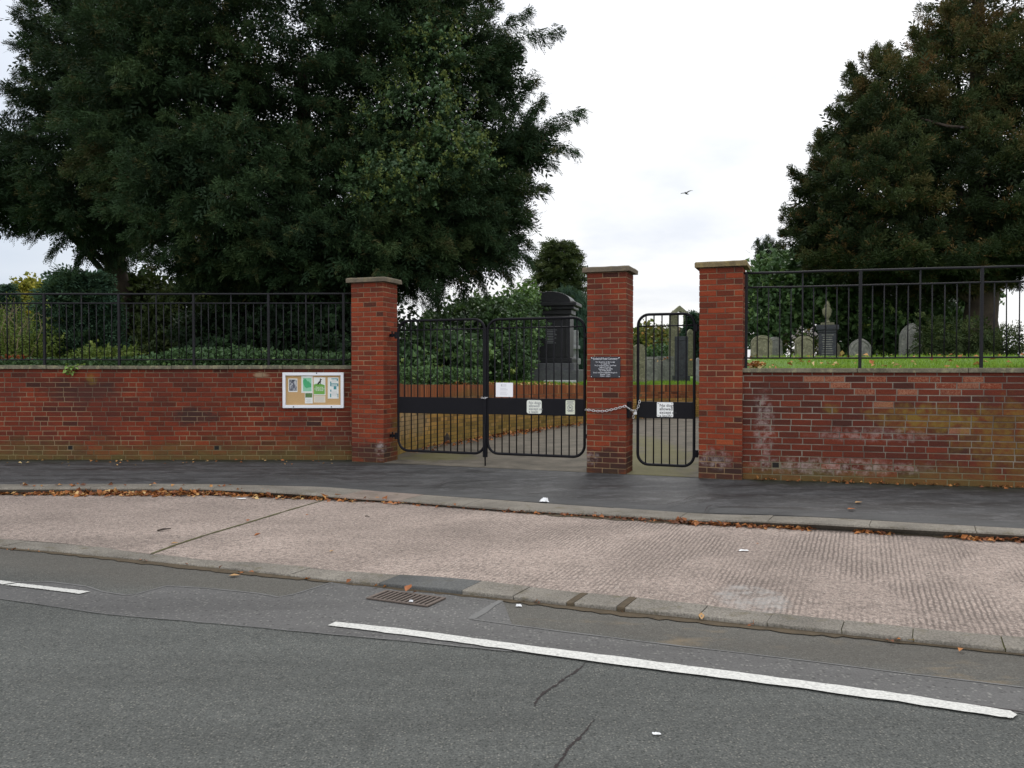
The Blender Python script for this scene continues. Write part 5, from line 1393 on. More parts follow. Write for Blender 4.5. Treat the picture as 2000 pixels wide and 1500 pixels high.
headstone('small pale headstone among the shrubs behind the left railing', 240, 252, 680, 704, 19.0, 'round', 'grave_pale', .12, .2, inset=False, base=False)
# ------------------------------------------------------------------ foliage: many small leaves gathered in sprays, one crown mesh per plant
def spray_template(n, length, half, leaf_l, leaf_w, ang=55, droop=0.25):
    """feathery frond along +X: narrow leaf blades left and right of a twig"""
    q = []
    for i in range(n):
        t = (i + 0.5) / n; sgn = 1 if i % 2 else -1
        a = math.radians(ang * (1 - .45 * t)) * sgn; l = leaf_l * (1 - .45 * t)
        o = Vector((t * length, 0, -droop * t * t * length)); d = Vector((math.cos(a), math.sin(a), -.18)); s = Vector((-math.sin(a), math.cos(a), 0)) * leaf_w / 2
        q.append([o - s * .4, o + d * l * .5 - s, o + d * l, o + d * l * .5 + s])
    return np.array(q)
def leaf_template(l, w):
    f = .22 * w
    return np.array([[(0, 0, 0), (l * .40, -w / 2, f), (l, 0, -.12 * l), (l * .45, 0, 0)], [(0, 0, 0), (l * .45, 0, 0), (l, 0, -.12 * l), (l * .40, w / 2, f)]])
def cluster_template(k, rad, l, w, seed):
    g = np.random.default_rng(seed); out = []
    T = leaf_template(l, w)
    for _ in range(k):
        d = g.normal(size=3); d /= np.linalg.norm(d); d[2] = d[2] * .6 + .15
        x = d / np.linalg.norm(d); u = np.array([0, 0, 1.0]) + g.normal(size=3) * .5; y = np.cross(u, x); y /= np.linalg.norm(y); z = np.cross(x, y)
        out.append((T @ np.stack([x, y, z])) * g.uniform(.75, 1.25) + g.normal(size=3) * rad * .55)
    return np.concatenate(out)
YEW = spray_template(12, .30, .1, .11, .022)
YEWF = spray_template(7, .34, .1, .17, .042)
CON = spray_template(7, .30, .1, .15, .05, 60)
def tuft(k, l, w, seed):
    g = np.random.default_rng(seed); q = []
    for _ in range(k):
        x = np.array([1.1, 0, .25]) + g.normal(size=3) * .62; x /= np.linalg.norm(x); y = np.cross(g.normal(size=3), x); y /= np.linalg.norm(y); o = np.array([g.uniform(-.05, .16), *(g.normal(size=2) * .05)]); L_ = l * g.uniform(.6, 1.2)
        q.append([o, o + x * L_ * .5 - y * w / 2, o + x * L_, o + x * L_ * .5 + y * w / 2])
    return np.array(q)
TUFT = [tuft(13, .15, .030, k) for k in (1, 2, 3)]
IVYC = cluster_template(9, .16, .11, .095, 1)
IVYS = cluster_template(8, .11, .075, .062, 2)
LAUR = cluster_template(8, .16, .15, .06, 3)
LEAFY = cluster_template(9, .20, .10, .075, 4)
FARC = cluster_template(9, .34, .22, .17, 5)
def basis(d, g, roll=0.6):
    d = d / np.linalg.norm(d, axis=1, keepdims=True)
    u = np.array([0, 0, 1.0]) + g.normal(size=d.shape) * roll
    y = np.cross(u, d); y /= np.linalg.norm(y, axis=1, keepdims=True) + 1e-9
    return np.stack([d, y, np.cross(d, y)], axis=1)          # rows are the axes
class Leaves:
    def __init__(s): s.V = []; s.T = []; s.Mi = []
    def add(s, T, P, D, S, tint, g, mi=0, roll=0.6):
        if len(P) == 0: return
        B = basis(D, g, roll) * np.asarray(S)[:, None, None]
        V = np.einsum('qkc,ncd->nqkd', T, B) + P[:, None, None, :]
        n, q = V.shape[:2]
        s.V.append(V.reshape(-1, 3)); s.T.append(np.repeat(tint + g.normal(size=n) * .06, q * 4)); s.Mi.append(np.full(n * q, mi))
    def build(s, name, mats, parent=None, loc=None):
        V = np.concatenate(s.V).astype(np.float32); T = np.concatenate(s.T).astype(np.float32); Mi = np.concatenate(s.Mi).astype(np.int32)
        n = len(V) // 4
        me = bpy.data.meshes.new(name); me.vertices.add(4 * n); me.loops.add(4 * n); me.polygons.add(n)
        l = Vector(loc) if loc is not None else (WL[parent] if parent is not None else Vector((0, 0, 0)))
        me.vertices.foreach_set('co', (V - np.array(l, dtype=np.float32)).ravel())
        me.loops.foreach_set('vertex_index', np.arange(4 * n, dtype=np.int32))
        me.polygons.foreach_set('loop_start', np.arange(0, 4 * n, 4, dtype=np.int32))
        try: me.polygons.foreach_set('loop_total', np.full(n, 4, dtype=np.int32))
        except Exception: pass
        a = me.attributes.new('tint', 'FLOAT', 'POINT'); a.data.foreach_set('value', np.clip(T, 0, 1))
        for m in (mats if isinstance(mats, list) else [mats]): me.materials.append(M(m))
        me.polygons.foreach_set('material_index', Mi)
        me.update(calc_edges=True); me.validate()
        o = bpy.data.objects.new(name, me); COL.objects.link(o); o.parent = parent
        o.location = l - (WL[parent] if parent is not None else Vector((0, 0, 0))); WL[o] = l
        return o
def sphere_dirs(n, g):
    i = np.arange(n) + .5; ph = np.arccos(1 - 2 * i / n); th = math.pi * (1 + 5 ** .5) * i + g.uniform(0, 6)
    d = np.stack([np.cos(th) * np.sin(ph), np.sin(th) * np.sin(ph), np.cos(ph)], 1) + g.normal(size=(n, 3)) * .08
    return d / np.linalg.norm(d, axis=1, keepdims=True)
def lobe(px, py, Y, rx, ry, rz):
    """a mass of the crown seen round a picture point: half widths in picture pixels, depth in metres"""
    c = np.array(at(px, py, Y)); return c, np.array([rx * Y / F, ry, rz * Y / F])
def bough(L, tip, d, length, nspray, width, T, size, tint, g, droop=.35, mi=0, hang=.3, jit=.22):
    """a spreading branch ending at tip: sprays fan out left and right of it and hang a little"""
    d = d / np.linalg.norm(d)
    s = np.cross(d, [0, 0, 1.0]); s = s / (np.linalg.norm(s) + 1e-6)
    t = np.sqrt(g.uniform(0, 1, nspray))
    sd = g.choice([-1, 1], nspray) * g.uniform(0.05, 1, nspray)
    wdt = width * (1.02 - t) + .06
    P = tip - d * (length * (1 - t))[:, None] + s * (sd * wdt)[:, None]
    P[:, 2] += droop * length * (1 - t) * t * .8 + g.normal(size=nspray) * .06 - np.abs(sd) * wdt * .25
    D = d * (.55 + .4 * t)[:, None] + s * (sd * .8)[:, None]
    D[:, 2] -= hang + .25 * g.uniform(0, 1, nspray)
    D += g.normal(size=D.shape) * jit
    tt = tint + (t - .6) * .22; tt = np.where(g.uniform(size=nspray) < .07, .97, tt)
    S_ = size * g.uniform(.65, 1.3, nspray) * (1.2 - .4 * t)
    if isinstance(T, list):
        ch = g.integers(0, len(T), nspray)
        for k, Tk in enumerate(T): L.add(Tk, P[ch == k], D[ch == k], S_[ch == k], tt[ch == k], g, mi)
    else: L.add(T, P, D, S_, tt, g, mi)
def yew_crown(L, lobes, dens, g, T=YEW, size=1.0, blen=(1.2, 2.2), width=.5, nspray=46, tint0=.42, hang=.3, cull=None, tintz=None, back=.45, mi=0, up=.12, jit=.24):
    tips = []
    for c, r in lobes:
        area = 4 * math.pi * ((r[0] * r[1]) ** 1.6 / 3 + (r[0] * r[2]) ** 1.6 / 3 + (r[1] * r[2]) ** 1.6 / 3) ** (1 / 1.6)
        n = int(area * dens); U = sphere_dirs(n, g)
        K = sphere_dirs(max(6, int(area / 1.9)), g); KT = g.normal(size=len(K)) * .13; KB = g.uniform(.5, 1.25, len(K)); R_ = float(np.mean(r))
        for u in U:
            if u[1] > .25 and g.uniform() > back: continue
            dk = np.sqrt(np.sum((K - u) ** 2, 1)) * R_; ki = int(np.argmin(dk))
            wob = 1 + (.62 * KB[ki] * (1 - (dk[ki] / .85) ** 2) - .28 + g.normal() * .14) / R_
            tip = c + r * u * wob
            # skip what lies deep inside a neighbouring mass
            if any(np.sum(((tip - c2) / (r2 * .80)) ** 2) < 1 for c2, r2 in lobes if c2 is not c): 
                if g.uniform() > .15: continue
            if cull and cull(tip): continue
            d = u * np.array([1, 1, .55]) + np.array([0, 0, up]); tips.append(tip)
            ln = g.uniform(*blen); tn = tint0 + g.normal() * .07 + KT[ki] + .10 * (1 - dk[ki])
            if tintz: tn += tintz(tip)
            bough(L, tip, d, ln, int(nspray * g.uniform(.7, 1.2)), width * g.uniform(.75, 1.25), T, size, tn, g, hang=hang, mi=mi, jit=jit)
        # sparse inner sprays, tinted darker to put shade into the crown's middle
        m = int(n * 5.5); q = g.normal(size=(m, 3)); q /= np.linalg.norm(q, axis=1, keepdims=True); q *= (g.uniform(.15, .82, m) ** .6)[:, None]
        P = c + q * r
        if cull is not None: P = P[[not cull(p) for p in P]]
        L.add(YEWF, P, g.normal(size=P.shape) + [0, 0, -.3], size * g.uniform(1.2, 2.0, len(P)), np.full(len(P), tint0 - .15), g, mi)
    return tips
def limb_tree(o, base, h, r0, targets, mat='bark', seed=1, sway=.15):
    g = random.Random(seed); b = Vector(base); top = b + Vector((g.uniform(-.2, .2), g.uniform(-.2, .2), h))
    mb = MB(); n = 9
    pts = [b.lerp(top, i / n) + Vector((g.uniform(-sway, sway), g.uniform(-sway, sway), 0)) * (i > 0) for i in range(n + 1)]
    mb.tube(pts, [r0 * (1.25 if i == 0 else 1 - .75 * i / n) for i in range(n + 1)], 12)
    mb.build('trunk', mat, o, smooth=True)
    mb = MB()
    for t in targets:
        t = Vector(t); k = min(.8, max(.12, (t.z - b.z) / h * .55)); s = b.lerp(top, k); m = s.lerp(t, .5) + Vector((g.uniform(-.3, .3), g.uniform(-.3, .3), g.uniform(.0, .4)))
        P = [s.lerp(m, i / 4).lerp(m.lerp(t, i / 4), i / 4) for i in range(5)]; rr = r0 * .30 * (1 - k * .5)
        mb.tube(P, [rr * (1 - .8 * i / 4) for i in range(5)], 7)
    mb.build('limb', mat, o, smooth=True)

# ---- the great yew over the left wall
g = np.random.default_rng(5)
lob = [lobe(560, 60, 19.0, 330, 3.6, 380), lobe(790, 170, 18.6, 205, 3.0, 330), lobe(500, 390, 17.6, 265, 2.6, 165), lobe(850, 420, 18.0, 165, 2.3, 120), lobe(690, 490, 17.4, 240, 2.2, 95), lobe(480, 520, 19, 150, 2.2, 60), lobe(600, 560, 19.5, 170, 1.8, 60), lobe(380, 200, 18.2, 230, 2.8, 250), lobe(940, 470, 18.2, 80, 1.4, 80), lobe(1010, 285, 18.3, 75, 1.1, 62), lobe(985, 400, 18.3, 60, 1.0, 70), lobe(970, 150, 18.5, 50, 1.0, 70)]
base = at(600, 690, 19.2); base.z = 1.2
o = empty('yew_tree', base, 'huge dark spreading yew tree behind the left railing, filling the upper left', 'tree')
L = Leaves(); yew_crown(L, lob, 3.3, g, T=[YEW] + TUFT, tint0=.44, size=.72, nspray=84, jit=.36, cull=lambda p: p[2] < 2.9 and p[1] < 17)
# long free branches on the right hand outline
for tp, dr, ln in (((1142, 217), (1, -.1, .42), 2.6), ((1128, 292), (1, -.2, .05), 2.2), ((1095, 62), (1, 0, .22), 1.7), ((1035, 20), (1, 0, .7), 1.5), ((1046, 150), (.7, 0, .8), 1.5), ((1070, 368), (1, -.2, .1), 1.9), ((1105, 240), (.9, -.3, .5), 2.0), ((1060, 190), (.6, 0, .9), 1.4), ((1085, 320), (1, -.3, -.05), 2.0),
                   ((1040, 478), (1, -.2, -.1), 1.8), ((1032, 430), (1, -.2, .1), 1.6), ((1000, 545), (.6, -.2, -.6), 1.6), ((950, 575), (.4, -.2, -.7), 1.7), ((1010, 110), (1, 0, .4), 1.4), ((1035, 505), (1, -.1, -.4), 1.5), ((905, 580), (.2, -.2, -.8), 1.5), ((1020, 90), (1, .1, .1), 1.4), ((1030, 335), (1, .1, .1), 1.6)):
    bough(L, np.array(at(*tp, 18.3)), np.array(dr), ln, 120, .55, [YEW, YEW, TUFT[0]], .85, .42, g, hang=.75)
# dense hanging skirt behind the left pier
for k in range(26):
    q = at(g.uniform(700, 880), g.uniform(500, 610) - 0, g.uniform(17.6, 19.5)); bough(L, np.array(q), np.array([g.normal() * .5, -.4, -.7]), 1.5, 60, .4, YEW, .9, .36, g, hang=.5)
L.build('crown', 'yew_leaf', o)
limb_tree(o, base, 7.5, .45, [Vector(c) for c, r in lob] + [at(1080, 260, 18.3), at(1000, 470, 18.3)], seed=3)
# ivy climbing through the yew, in flower
L = Leaves()
for c, r in (lobe(815, 250, 16.4, 100, 1.0, 70), lobe(765, 365, 15.8, 80, .8, 50), lobe(880, 310, 16.4, 70, .8, 50), lobe(840, 120, 16.8, 60, .8, 60)):
    n = 330; U = sphere_dirs(n, g); U = U[U[:, 1] < .3]; P = c + U * r * (1 + g.normal(size=(len(U), 1)) * .18)
    tn = .35 + .15 * g.normal(size=len(P))
    L.add(IVYC, P, U + [0, -.3, .1], g.uniform(.5, .85, len(P)), tn - .30, g)
    k = g.uniform(size=len(P)) < .32
    L.add(cluster_template(14, .07, .05, .04, 9), P[k] + U[k] * .10 + [0, -.05, .05], U[k], g.uniform(.8, 1.4, k.sum()), np.full(k.sum(), .5), g, 1)
L.build('climbing_ivy', ['ivy_leaf', 'ivy_flower'], o)

# ---- second yew behind it, at the left edge
lob = [lobe(185, 140, 23, 105, 3.0, 240), lobe(10, 345, 22.5, 150, 3, 110), lobe(190, 415, 21.5, 120, 2.4, 62), lobe(60, 390, 22, 115, 2.4, 50), lobe(240, 300, 22, 180, 3, 200)]
base = at(230, 690, 23); base.z = 1.1
o = empty('yew_tree', base, 'black silhouetted yew with ragged drooping edge at the far left', 'tree')
L = Leaves(); yew_crown(L, lob, 2.1, g, T=[YEW] + TUFT, tint0=.30, blen=(1.4, 2.6), size=.85, nspray=70)
for tp, dr, ln in (((40, 20), (-.5, 0, .9), 2.0), ((30, 85), (-.9, 0, .4), 2.0), ((5, 165), (-.9, 0, .4), 2.2), ((60, 2), (-.3, 0, 1), 2.0), ((100, 490), (-.5, -.2, -.45), 2.0), ((150, 515), (-.2, -.2, -.5), 1.8), ((205, 530), (.1, -.2, -.5), 1.8), ((60, 462), (-.7, -.2, -.4), 2.0), ((245, 515), (.6, -.2, -.4), 2.0), ((270, 480), (.5, -.2, -.5), 2.4), ((20, 455), (-.8, -.1, -.3), 2.0), ((180, 500), (0, -.3, -.6), 2.4)):
    bough(L, np.array(at(*tp, 21.8)), np.array(dr), ln, 110, .5, YEW, 1.1, .28, g, hang=.35)
L.build('crown', 'yew_leaf', o)
limb_tree(o, base, 9, .4, [Vector(c) for c, r in lob], seed=4)

# ---- right hand yew, brownish towards its top
lob = [lobe(2010, 30, 25, 190, 4, 190), lobe(1900, 150, 24, 105, 2.6, 105), lobe(1852, 60, 24.5, 55, 1.6, 60), lobe(1728, 190, 24, 80, 2.2, 85), lobe(1675, 275, 23.8, 70, 2.0, 80), lobe(1800, 270, 24, 90, 2.2, 90), lobe(1600, 370, 23.6, 50, 1.5, 55), lobe(1700, 390, 23.5, 140, 3, 110), lobe(1870, 380, 23.5, 200, 3.4, 140), lobe(2090, 320, 24, 210, 4, 200), lobe(1640, 450, 23.5, 95, 2, 65), lobe(1960, 470, 23, 130, 2.4, 60), lobe(1770, 500, 23, 190, 2.6, 48), lobe(1830, 545, 24.5, 140, 1.8, 34)]
base = at(1918, 700, 24); base.z = 1.55
o = empty('yew_tree', base, 'tall broad yew with brownish top and thick trunk behind the right railing', 'tree')
L = Leaves(); yew_crown(L, lob[:1], 1.1, g, T=TUFT, tint0=.42, blen=(1.0, 1.8), size=.9, width=.55, nspray=56, up=.3, hang=.0, jit=.6, tintz=lambda p: .30); yew_crown(L, lob[1:4], 1.6, g, T=TUFT, tint0=.42, blen=(.9, 1.6), size=.86, width=.58, nspray=62, up=.3, hang=.0, jit=.6, tintz=lambda p: .35 * min(1, max(0, (p[2] - 7.0) / 6.0))); yew_crown(L, lob[4:], 2.2, g, T=TUFT, tint0=.30, blen=(.8, 1.5), size=.86, width=.6, nspray=70, up=.30, hang=.0, jit=.6, tintz=lambda p: .45 * min(1, max(0, (p[2] - 7.0) / 6.0)))
for tp, dr, ln in (((1545, 335), (-.8, 0, .7), 1.6), ((1552, 372), (-.9, 0, .3), 1.6), ((1526, 455), (-1, 0, .2), 1.8), ((1620, 215), (-.8, 0, .6), 1.6), ((1660, 130), (-.5, 0, .9), 1.5), ((1710, 95), (-.1, 0, 1), 1.4), ((1782, 60), (-.5, 0, .9), 1.6), ((1845, 15), (-.5, 0, .9), 1.5), ((1600, 262), (-.8, 0, .5), 1.6), ((1560, 425), (-.9, 0, .1), 1.8), ((1990, 560), (.3, 0, -.6), 1.4), ((1735, 92), (.2, 0, 1), 1.4)):
    q = np.array(at(*tp, 23.6)); bough(L, q, np.array(dr), ln, 150, .40, TUFT, .85, .32 + .4 * min(1, max(0, (q[2] - 7) / 6)), g, hang=.1)
L.build('crown', 'yew_brown_leaf', o)
limb_tree(o, base, 12, .50, [Vector(c) for c, r in lob] + [at(1850, 300, 24), at(1990, 330, 24)], seed=8, sway=.08)
# fir-like young growth at its foot
lob = [lobe(1890, 665, 21.0, 75, 1.0, 45), lobe(1960, 680, 21, 50, .9, 35), lobe(1830, 670, 20.6, 45, .7, 40)]
q = at(1890, 706, 21)
o = empty('fir_bush', q, 'low feathery dark fir branches round the foot of the right hand yew', 'bush')
L = Leaves(); yew_crown(L, lob, 3.2, g, T=CON, size=.75, blen=(.5, 1.0), width=.3, nspray=34, tint0=.40, up=.3); L.build('foliage', 'conifer_olive', o)
mb = MB(); mb.tube([q, q + Vector((.1, 0, 1.0))], [.06, .02], 6); mb.build('stem', 'bark', o)

def bush(name, label, lobes, dens, T, mat, size, tint0, base, cat='bush', stem=True, g=g, jit=.16, tvar=.14, group=None, flowers=None, inner=True, pname='foliage'):
    o = empty(name, base, label, cat, group)
    L = Leaves()
    for c, r in lobes:
        area = 4 * math.pi * ((r[0] * r[1]) ** 1.6 / 3 + (r[0] * r[2]) ** 1.6 / 3 + (r[1] * r[2]) ** 1.6 / 3) ** (1 / 1.6)
        n = int(area * dens); U = sphere_dirs(n, g)
        keep = (U[:, 1] < .35) | (g.uniform(size=n) < .4); U = U[keep]
        lump = 1 + .10 * np.sin(U[:, 0] * 7 + c[0]) * np.sin(U[:, 2] * 8 + c[2] * 2)
        P = c + U * r * (lump[:, None] + g.normal(size=(len(U), 1)) * jit * .8)
        cl = np.sin(P[:, 0] * 2.1 + c[1]) * np.sin(P[:, 2] * 2.6 + c[0]) * .5
        tn = tint0 + cl * tvar * 1.4 + g.normal(size=len(P)) * tvar * 1.2
        D = U + g.normal(size=U.shape) * .45 + [0, 0, -.15]
        L.add(T, P, D, size * g.uniform(.75, 1.3, len(P)), tn, g)
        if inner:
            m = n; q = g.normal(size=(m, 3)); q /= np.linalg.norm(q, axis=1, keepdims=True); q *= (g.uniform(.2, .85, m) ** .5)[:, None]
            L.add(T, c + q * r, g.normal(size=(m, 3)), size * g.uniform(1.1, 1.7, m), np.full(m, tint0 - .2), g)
        if flowers:
            k = g.uniform(size=len(P)) < flowers[1]
            L.add(flowers[2], P[k] + U[k] * .08, U[k], size * g.uniform(.7, 1.2, k.sum()), np.full(k.sum(), .5), g, 1)
    zb = base[2]
    L.build(pname, [mat] + ([flowers[0]] if flowers else []), o)
    if stem:
        mb = MB(); b = Vector(base)
        for c, r in lobes[:4]: mb.tube([b + Vector((R.uniform(-.1, .1), 0, -.1)), b.lerp(Vector(c), .5) + Vector((R.uniform(-.2, .2), 0, 0)), Vector(c)], [.07, .045, .02], 6)
        mb.build('stem', 'stem', o)
    return o
def gp(px, py, Y, z=None):
    q = at(px, py, Y); 
    if z is not None: q.z = z
    return q

# ---- right: ivy clad tree behind the headstones
bush('ivy_clad_tree', 'bushy tree clad in ivy behind the headstones on the right', [lobe(1530, 575, 27.5, 80, 2.2, 78), lobe(1560, 525, 28, 45, 1.4, 32), lobe(1625, 580, 27.5, 80, 2, 60), lobe(1500, 640, 27, 48, 1.4, 50), lobe(1700, 610, 27, 60, 1.5, 50), lobe(1790, 610, 27, 65, 1.5, 45), lobe(1575, 545, 28, 50, 1.6, 40), lobe(1660, 660, 28.5, 90, 1.2, 45), lobe(1760, 665, 28.5, 90, 1.2, 45), lobe(1850, 590, 28.5, 75, 1.5, 60), lobe(1850, 660, 28.5, 62, 1.2, 50), lobe(1740, 570, 29, 110, 1.4, 50)],
     9.0, IVYC, 'ivy_leaf', 1.35, .42, gp(1590, 708, 28, 1.55), 'tree')
bush('rose_bush', 'bush with pale pink flowers between the mossy headstones', [lobe(1540, 676, 26.2, 24, .4, 28), lobe(1572, 676, 24.6, 24, .35, 28), lobe(1594, 684, 24.6, 10, .3, 24)], 30, LEAFY, 'autumn_leaf', .5, .25, gp(1552, 706, 26, 1.56), flowers=('pale_flower', .8, cluster_template(7, .06, .12, .10, 8)), inner=False)
# irish yew tip, far
o = empty('irish_yew', gp(1500, 720, 52, 1.2), 'far dark upright Irish yew poking up left of the brownish yew', 'tree')
L = Leaves()
for px, ph in ((1482, 462), (1490, 470), (1498, 458), (1507, 463), (1517, 470), (1527, 480)):
    for k in range(52):
        q = at(px + g.normal() * 1.5, ph + 6 + k * 4.5, 52 + g.normal() * .4); bough(L, np.array(q), np.array([g.normal() * .25, g.normal() * .25, 1]), .8, 16, .22, CON, 1.1, .05, g, hang=-.5)
L.build('foliage', 'yew_leaf', o); mb = MB(); mb.tube([gp(1500, 720, 52, 1.0), gp(1500, 560, 52)], [.25, .1], 8); mb.build('trunk', 'bark', o)

# ---- middle, beyond the gates
def conifer(name, label, px, ytop, ybase, Y, wpx, mat, tint0, zb, dens=1.0, T=CON, size=1.2, hang=.25, cat='tree', shape=1.0, up=.1, blen=.5, round_=0.0):
    b = gp(px, ybase, Y, zb); top = at(px, ytop, Y); H = top.z - b.z; rw = wpx * Y / F
    o = empty(name, b, label, cat); L = Leaves()
    n = int(90 * dens * (H / 5) * max(1, rw))
    for i in range(n):
        t = (i + .5) / n; z = b.z + H * (.05 + .95 * t); a = i * 2.399 + g.normal() * .3
        if round_: r = rw * math.sqrt(max(.02, 1 - ((t - .35) / .65) ** 2)) if t > .35 else rw * (.75 + .25 * t / .35)
        else: r = rw * min(1.0, ((1 - t) * 1.25) ** shape) 
        r = (r + .12) * g.uniform(.8, 1.12)
        d = np.array([math.cos(a), math.sin(a), up]); tip = np.array([b.x, b.y, z]) + d * np.array([r, r, r])
        bough(L, tip, d, max(.4, r * blen + .3), 44, .34 + .1 * r, T, size * g.uniform(.8, 1.1), tint0 + g.normal() * .12, g, hang=hang)
    m = n * 5; tq = g.uniform(0, .9, m); aq = g.uniform(0, 6.28, m); rq = rw * (1 - tq * .9) * np.sqrt(g.uniform(0, .55, m))
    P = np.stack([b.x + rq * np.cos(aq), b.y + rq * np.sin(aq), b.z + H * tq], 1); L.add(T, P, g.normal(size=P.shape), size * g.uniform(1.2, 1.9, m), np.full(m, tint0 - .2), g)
    L.build('crown', mat, o)
    mb = MB(); mb.tube([b - Vector((0, 0, .2)), b + Vector((0, 0, H * .92))], [.06 * H * .4 + .05, .03], 8); mb.build('trunk', 'bark', o)
    return o
conifer('conifer', 'far olive green conifer rising behind the black memorial', 1092, 474, 735, 44, 60, 'conifer_olive', .40, 1.0, .75, size=1.5, hang=.15, round_=1, up=.25, blen=.7)
conifer('weeping_tree', 'rounded weeping dark green evergreen right behind the black memorial', 1106, 560, 742, 29, 62, 'conifer_blue', .30, 1.05, 2.0, T=YEW, size=1.15, hang=1.5, round_=1, up=-.1)
bush('ivy_thicket', 'big glossy ivy thicket behind the double gate, left of the black memorial', [lobe(930, 660, 21.5, 105, 1.6, 70), lobe(830, 690, 19.0, 75, 1.2, 55), lobe(1000, 640, 22.5, 60, 1.4, 60), lobe(880, 700, 18.6, 80, .9, 45), lobe(985, 705, 20.8, 60, .9, 45), lobe(935, 620, 22.5, 65, 1.2, 35), lobe(1012, 690, 22.6, 26, 1, 60), lobe(800, 720, 17.2, 45, .8, 32)],
     20.0, IVYC, 'ivy_leaf', .85, .36, gp(930, 745, 21.5, 1.05), tvar=.2)
bush('laurel', 'bright green laurel top above the ivy thicket beside the memorial', [lobe(1020, 592, 23.5, 26, .6, 26), lobe(985, 604, 23.2, 28, .6, 20), lobe(1033, 575, 23.6, 10, .35, 16)], 16, LAUR, 'laurel_leaf', .95, .5, gp(1015, 745, 23.5, 1.05))
conifer('conifer', 'dull green young conifer peeping over the left gate leaf', 845, 612, 735, 30, 42, 'conifer_olive', .35, 1.1, 1.2, size=1.0)
bush('autumn_tree', 'orange and green autumn tree far beyond the side gate', [lobe(1262, 672, 55, 26, 1.8, 32), lobe(1288, 680, 55, 22, 1.6, 34), lobe(1250, 690, 54, 20, 1.5, 28), lobe(1300, 660, 56, 10, 1, 18)], 5, FARC, 'autumn_leaf', 1.1, .40, gp(1270, 738, 55, 1.0), 'tree', tvar=.25, pname='crown')
bush('shrub', 'round green shrub behind the low headstones of the side gate view', [lobe(1290, 700, 36, 26, .7, 24), lobe(1262, 706, 36, 22, .7, 20)], 12, LEAFY, 'ivy_leaf', 1.2, .35, gp(1280, 738, 36, 1.03))
conifer('cypress', 'dark narrow cypress beside the right hand gate pier', 1357, 612, 738, 44, 15, 'conifer_blue', .2, 1.0, 1.6, size=1.3, shape=.8)
conifer('cypress', 'short dark cypress next to the taller one by the right hand pier', 1347, 636, 738, 45, 10, 'conifer_blue', .18, 1.0, 1.6, size=1.2, shape=.8)

# ---- left, behind the railing
conifer('fir_tree', 'far small dark fir with pointed top at the left edge', 14, 556, 735, 58, 30, 'conifer_blue', .2, 1.0, .9, size=1.8, shape=.8)
bush('yellow_tree', 'far yellow green autumn tree at the left, over the railing', [lobe(62, 600, 62, 36, 2, 46), lobe(48, 640, 62, 46, 2, 50), lobe(80, 640, 61, 34, 2, 48), lobe(60, 565, 62, 20, 1.4, 16)], 4.5, FARC, 'yellow_leaf', 1.15, .5, gp(60, 738, 62, 1.0), 'tree', tvar=.2, pname='crown')
conifer('blue_cypress', 'broad blue green cypress behind the left railing', 158, 545, 730, 16.8, 60, 'conifer_blue', .66, 1.3, 2.6, size=.95, shape=.38, hang=.1, up=.5)
bush('cedar_bush', 'olive ivy covered tree between the cypress and the great yew', [lobe(300, 610, 24, 55, 1.4, 60), lobe(345, 640, 23, 60, 1.2, 60), lobe(285, 560, 24, 30, .9, 30), lobe(262, 640, 24, 25, .8, 40), lobe(240, 572, 24, 14, .5, 8), lobe(380, 600, 23, 60, 1.2, 50), lobe(275, 685, 23, 60, .8, 34), lobe(330, 690, 22, 50, .8, 30)], 10, IVYC, 'conifer_olive', 1.1, .52, gp(300, 712, 24, 1.3), 'tree', pname='crown')
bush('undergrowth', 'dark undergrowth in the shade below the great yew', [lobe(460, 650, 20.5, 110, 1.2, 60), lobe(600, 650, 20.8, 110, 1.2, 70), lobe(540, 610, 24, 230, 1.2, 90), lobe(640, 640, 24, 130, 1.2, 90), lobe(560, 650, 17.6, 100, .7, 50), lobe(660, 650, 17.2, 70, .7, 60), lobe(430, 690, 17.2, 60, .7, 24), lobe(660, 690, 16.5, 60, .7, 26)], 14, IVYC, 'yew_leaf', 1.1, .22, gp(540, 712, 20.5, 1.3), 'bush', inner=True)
bush('lime_shrub', 'low yellow green shrub behind the left railing', [lobe(205, 700, 14.6, 45, .45, 12), lobe(165, 704, 14.2, 30, .35, 10), lobe(235, 698, 15.2, 35, .4, 12), lobe(178, 690, 14.8, 8, .2, 14)], 36, IVYS, 'lime_shrub', .85, .45, gp(200, 714, 14.6, 1.42))
# dry stems at the left edge
o = empty('dry_brambles', gp(35, 712, 15, 1.42), 'tangle of pale dry stems and leaves at the left end of the railing', 'bush')
mb = MB()
for k in range(46):
    a = gp(g.uniform(-90, 60), 714, g.uniform(14.3, 16.5)); tip = a + Vector((g.normal() * .45, g.normal() * .3, g.uniform(.5, 1.25))); m = a.lerp(tip, .55) + Vector((g.normal() * .12, 0, .12))
    mb.tube([a, m, tip, tip + Vector((g.normal() * .15, 0, -.12))], [.010, .008, .005, .003], 4)
mb.build('stem', 'dry_stem', o)
L = Leaves(); n = 2200; P = np.stack([g.uniform(-10.6, -8.95, n), g.uniform(14.3, 16.3, n), 1.45 + np.abs(g.normal(size=n)) * .45], 1); L.add(IVYS, P, g.normal(size=P.shape), g.uniform(.4, .8, n), g.uniform(.2, .7, n), g); L.build('foliage', 'lime_shrub', o)
bush('rust_flowers', 'rust red flowering plants low behind the left end of the railing', [lobe(15, 708, 13.7, 40, .35, 8), lobe(50, 710, 13.7, 14, .3, 6), lobe(-40, 706, 13.8, 30, .4, 10)], 40, IVYS, 'rust_flower', .6, .5, gp(20, 714, 13.7, 1.44), 'plant', stem=False)
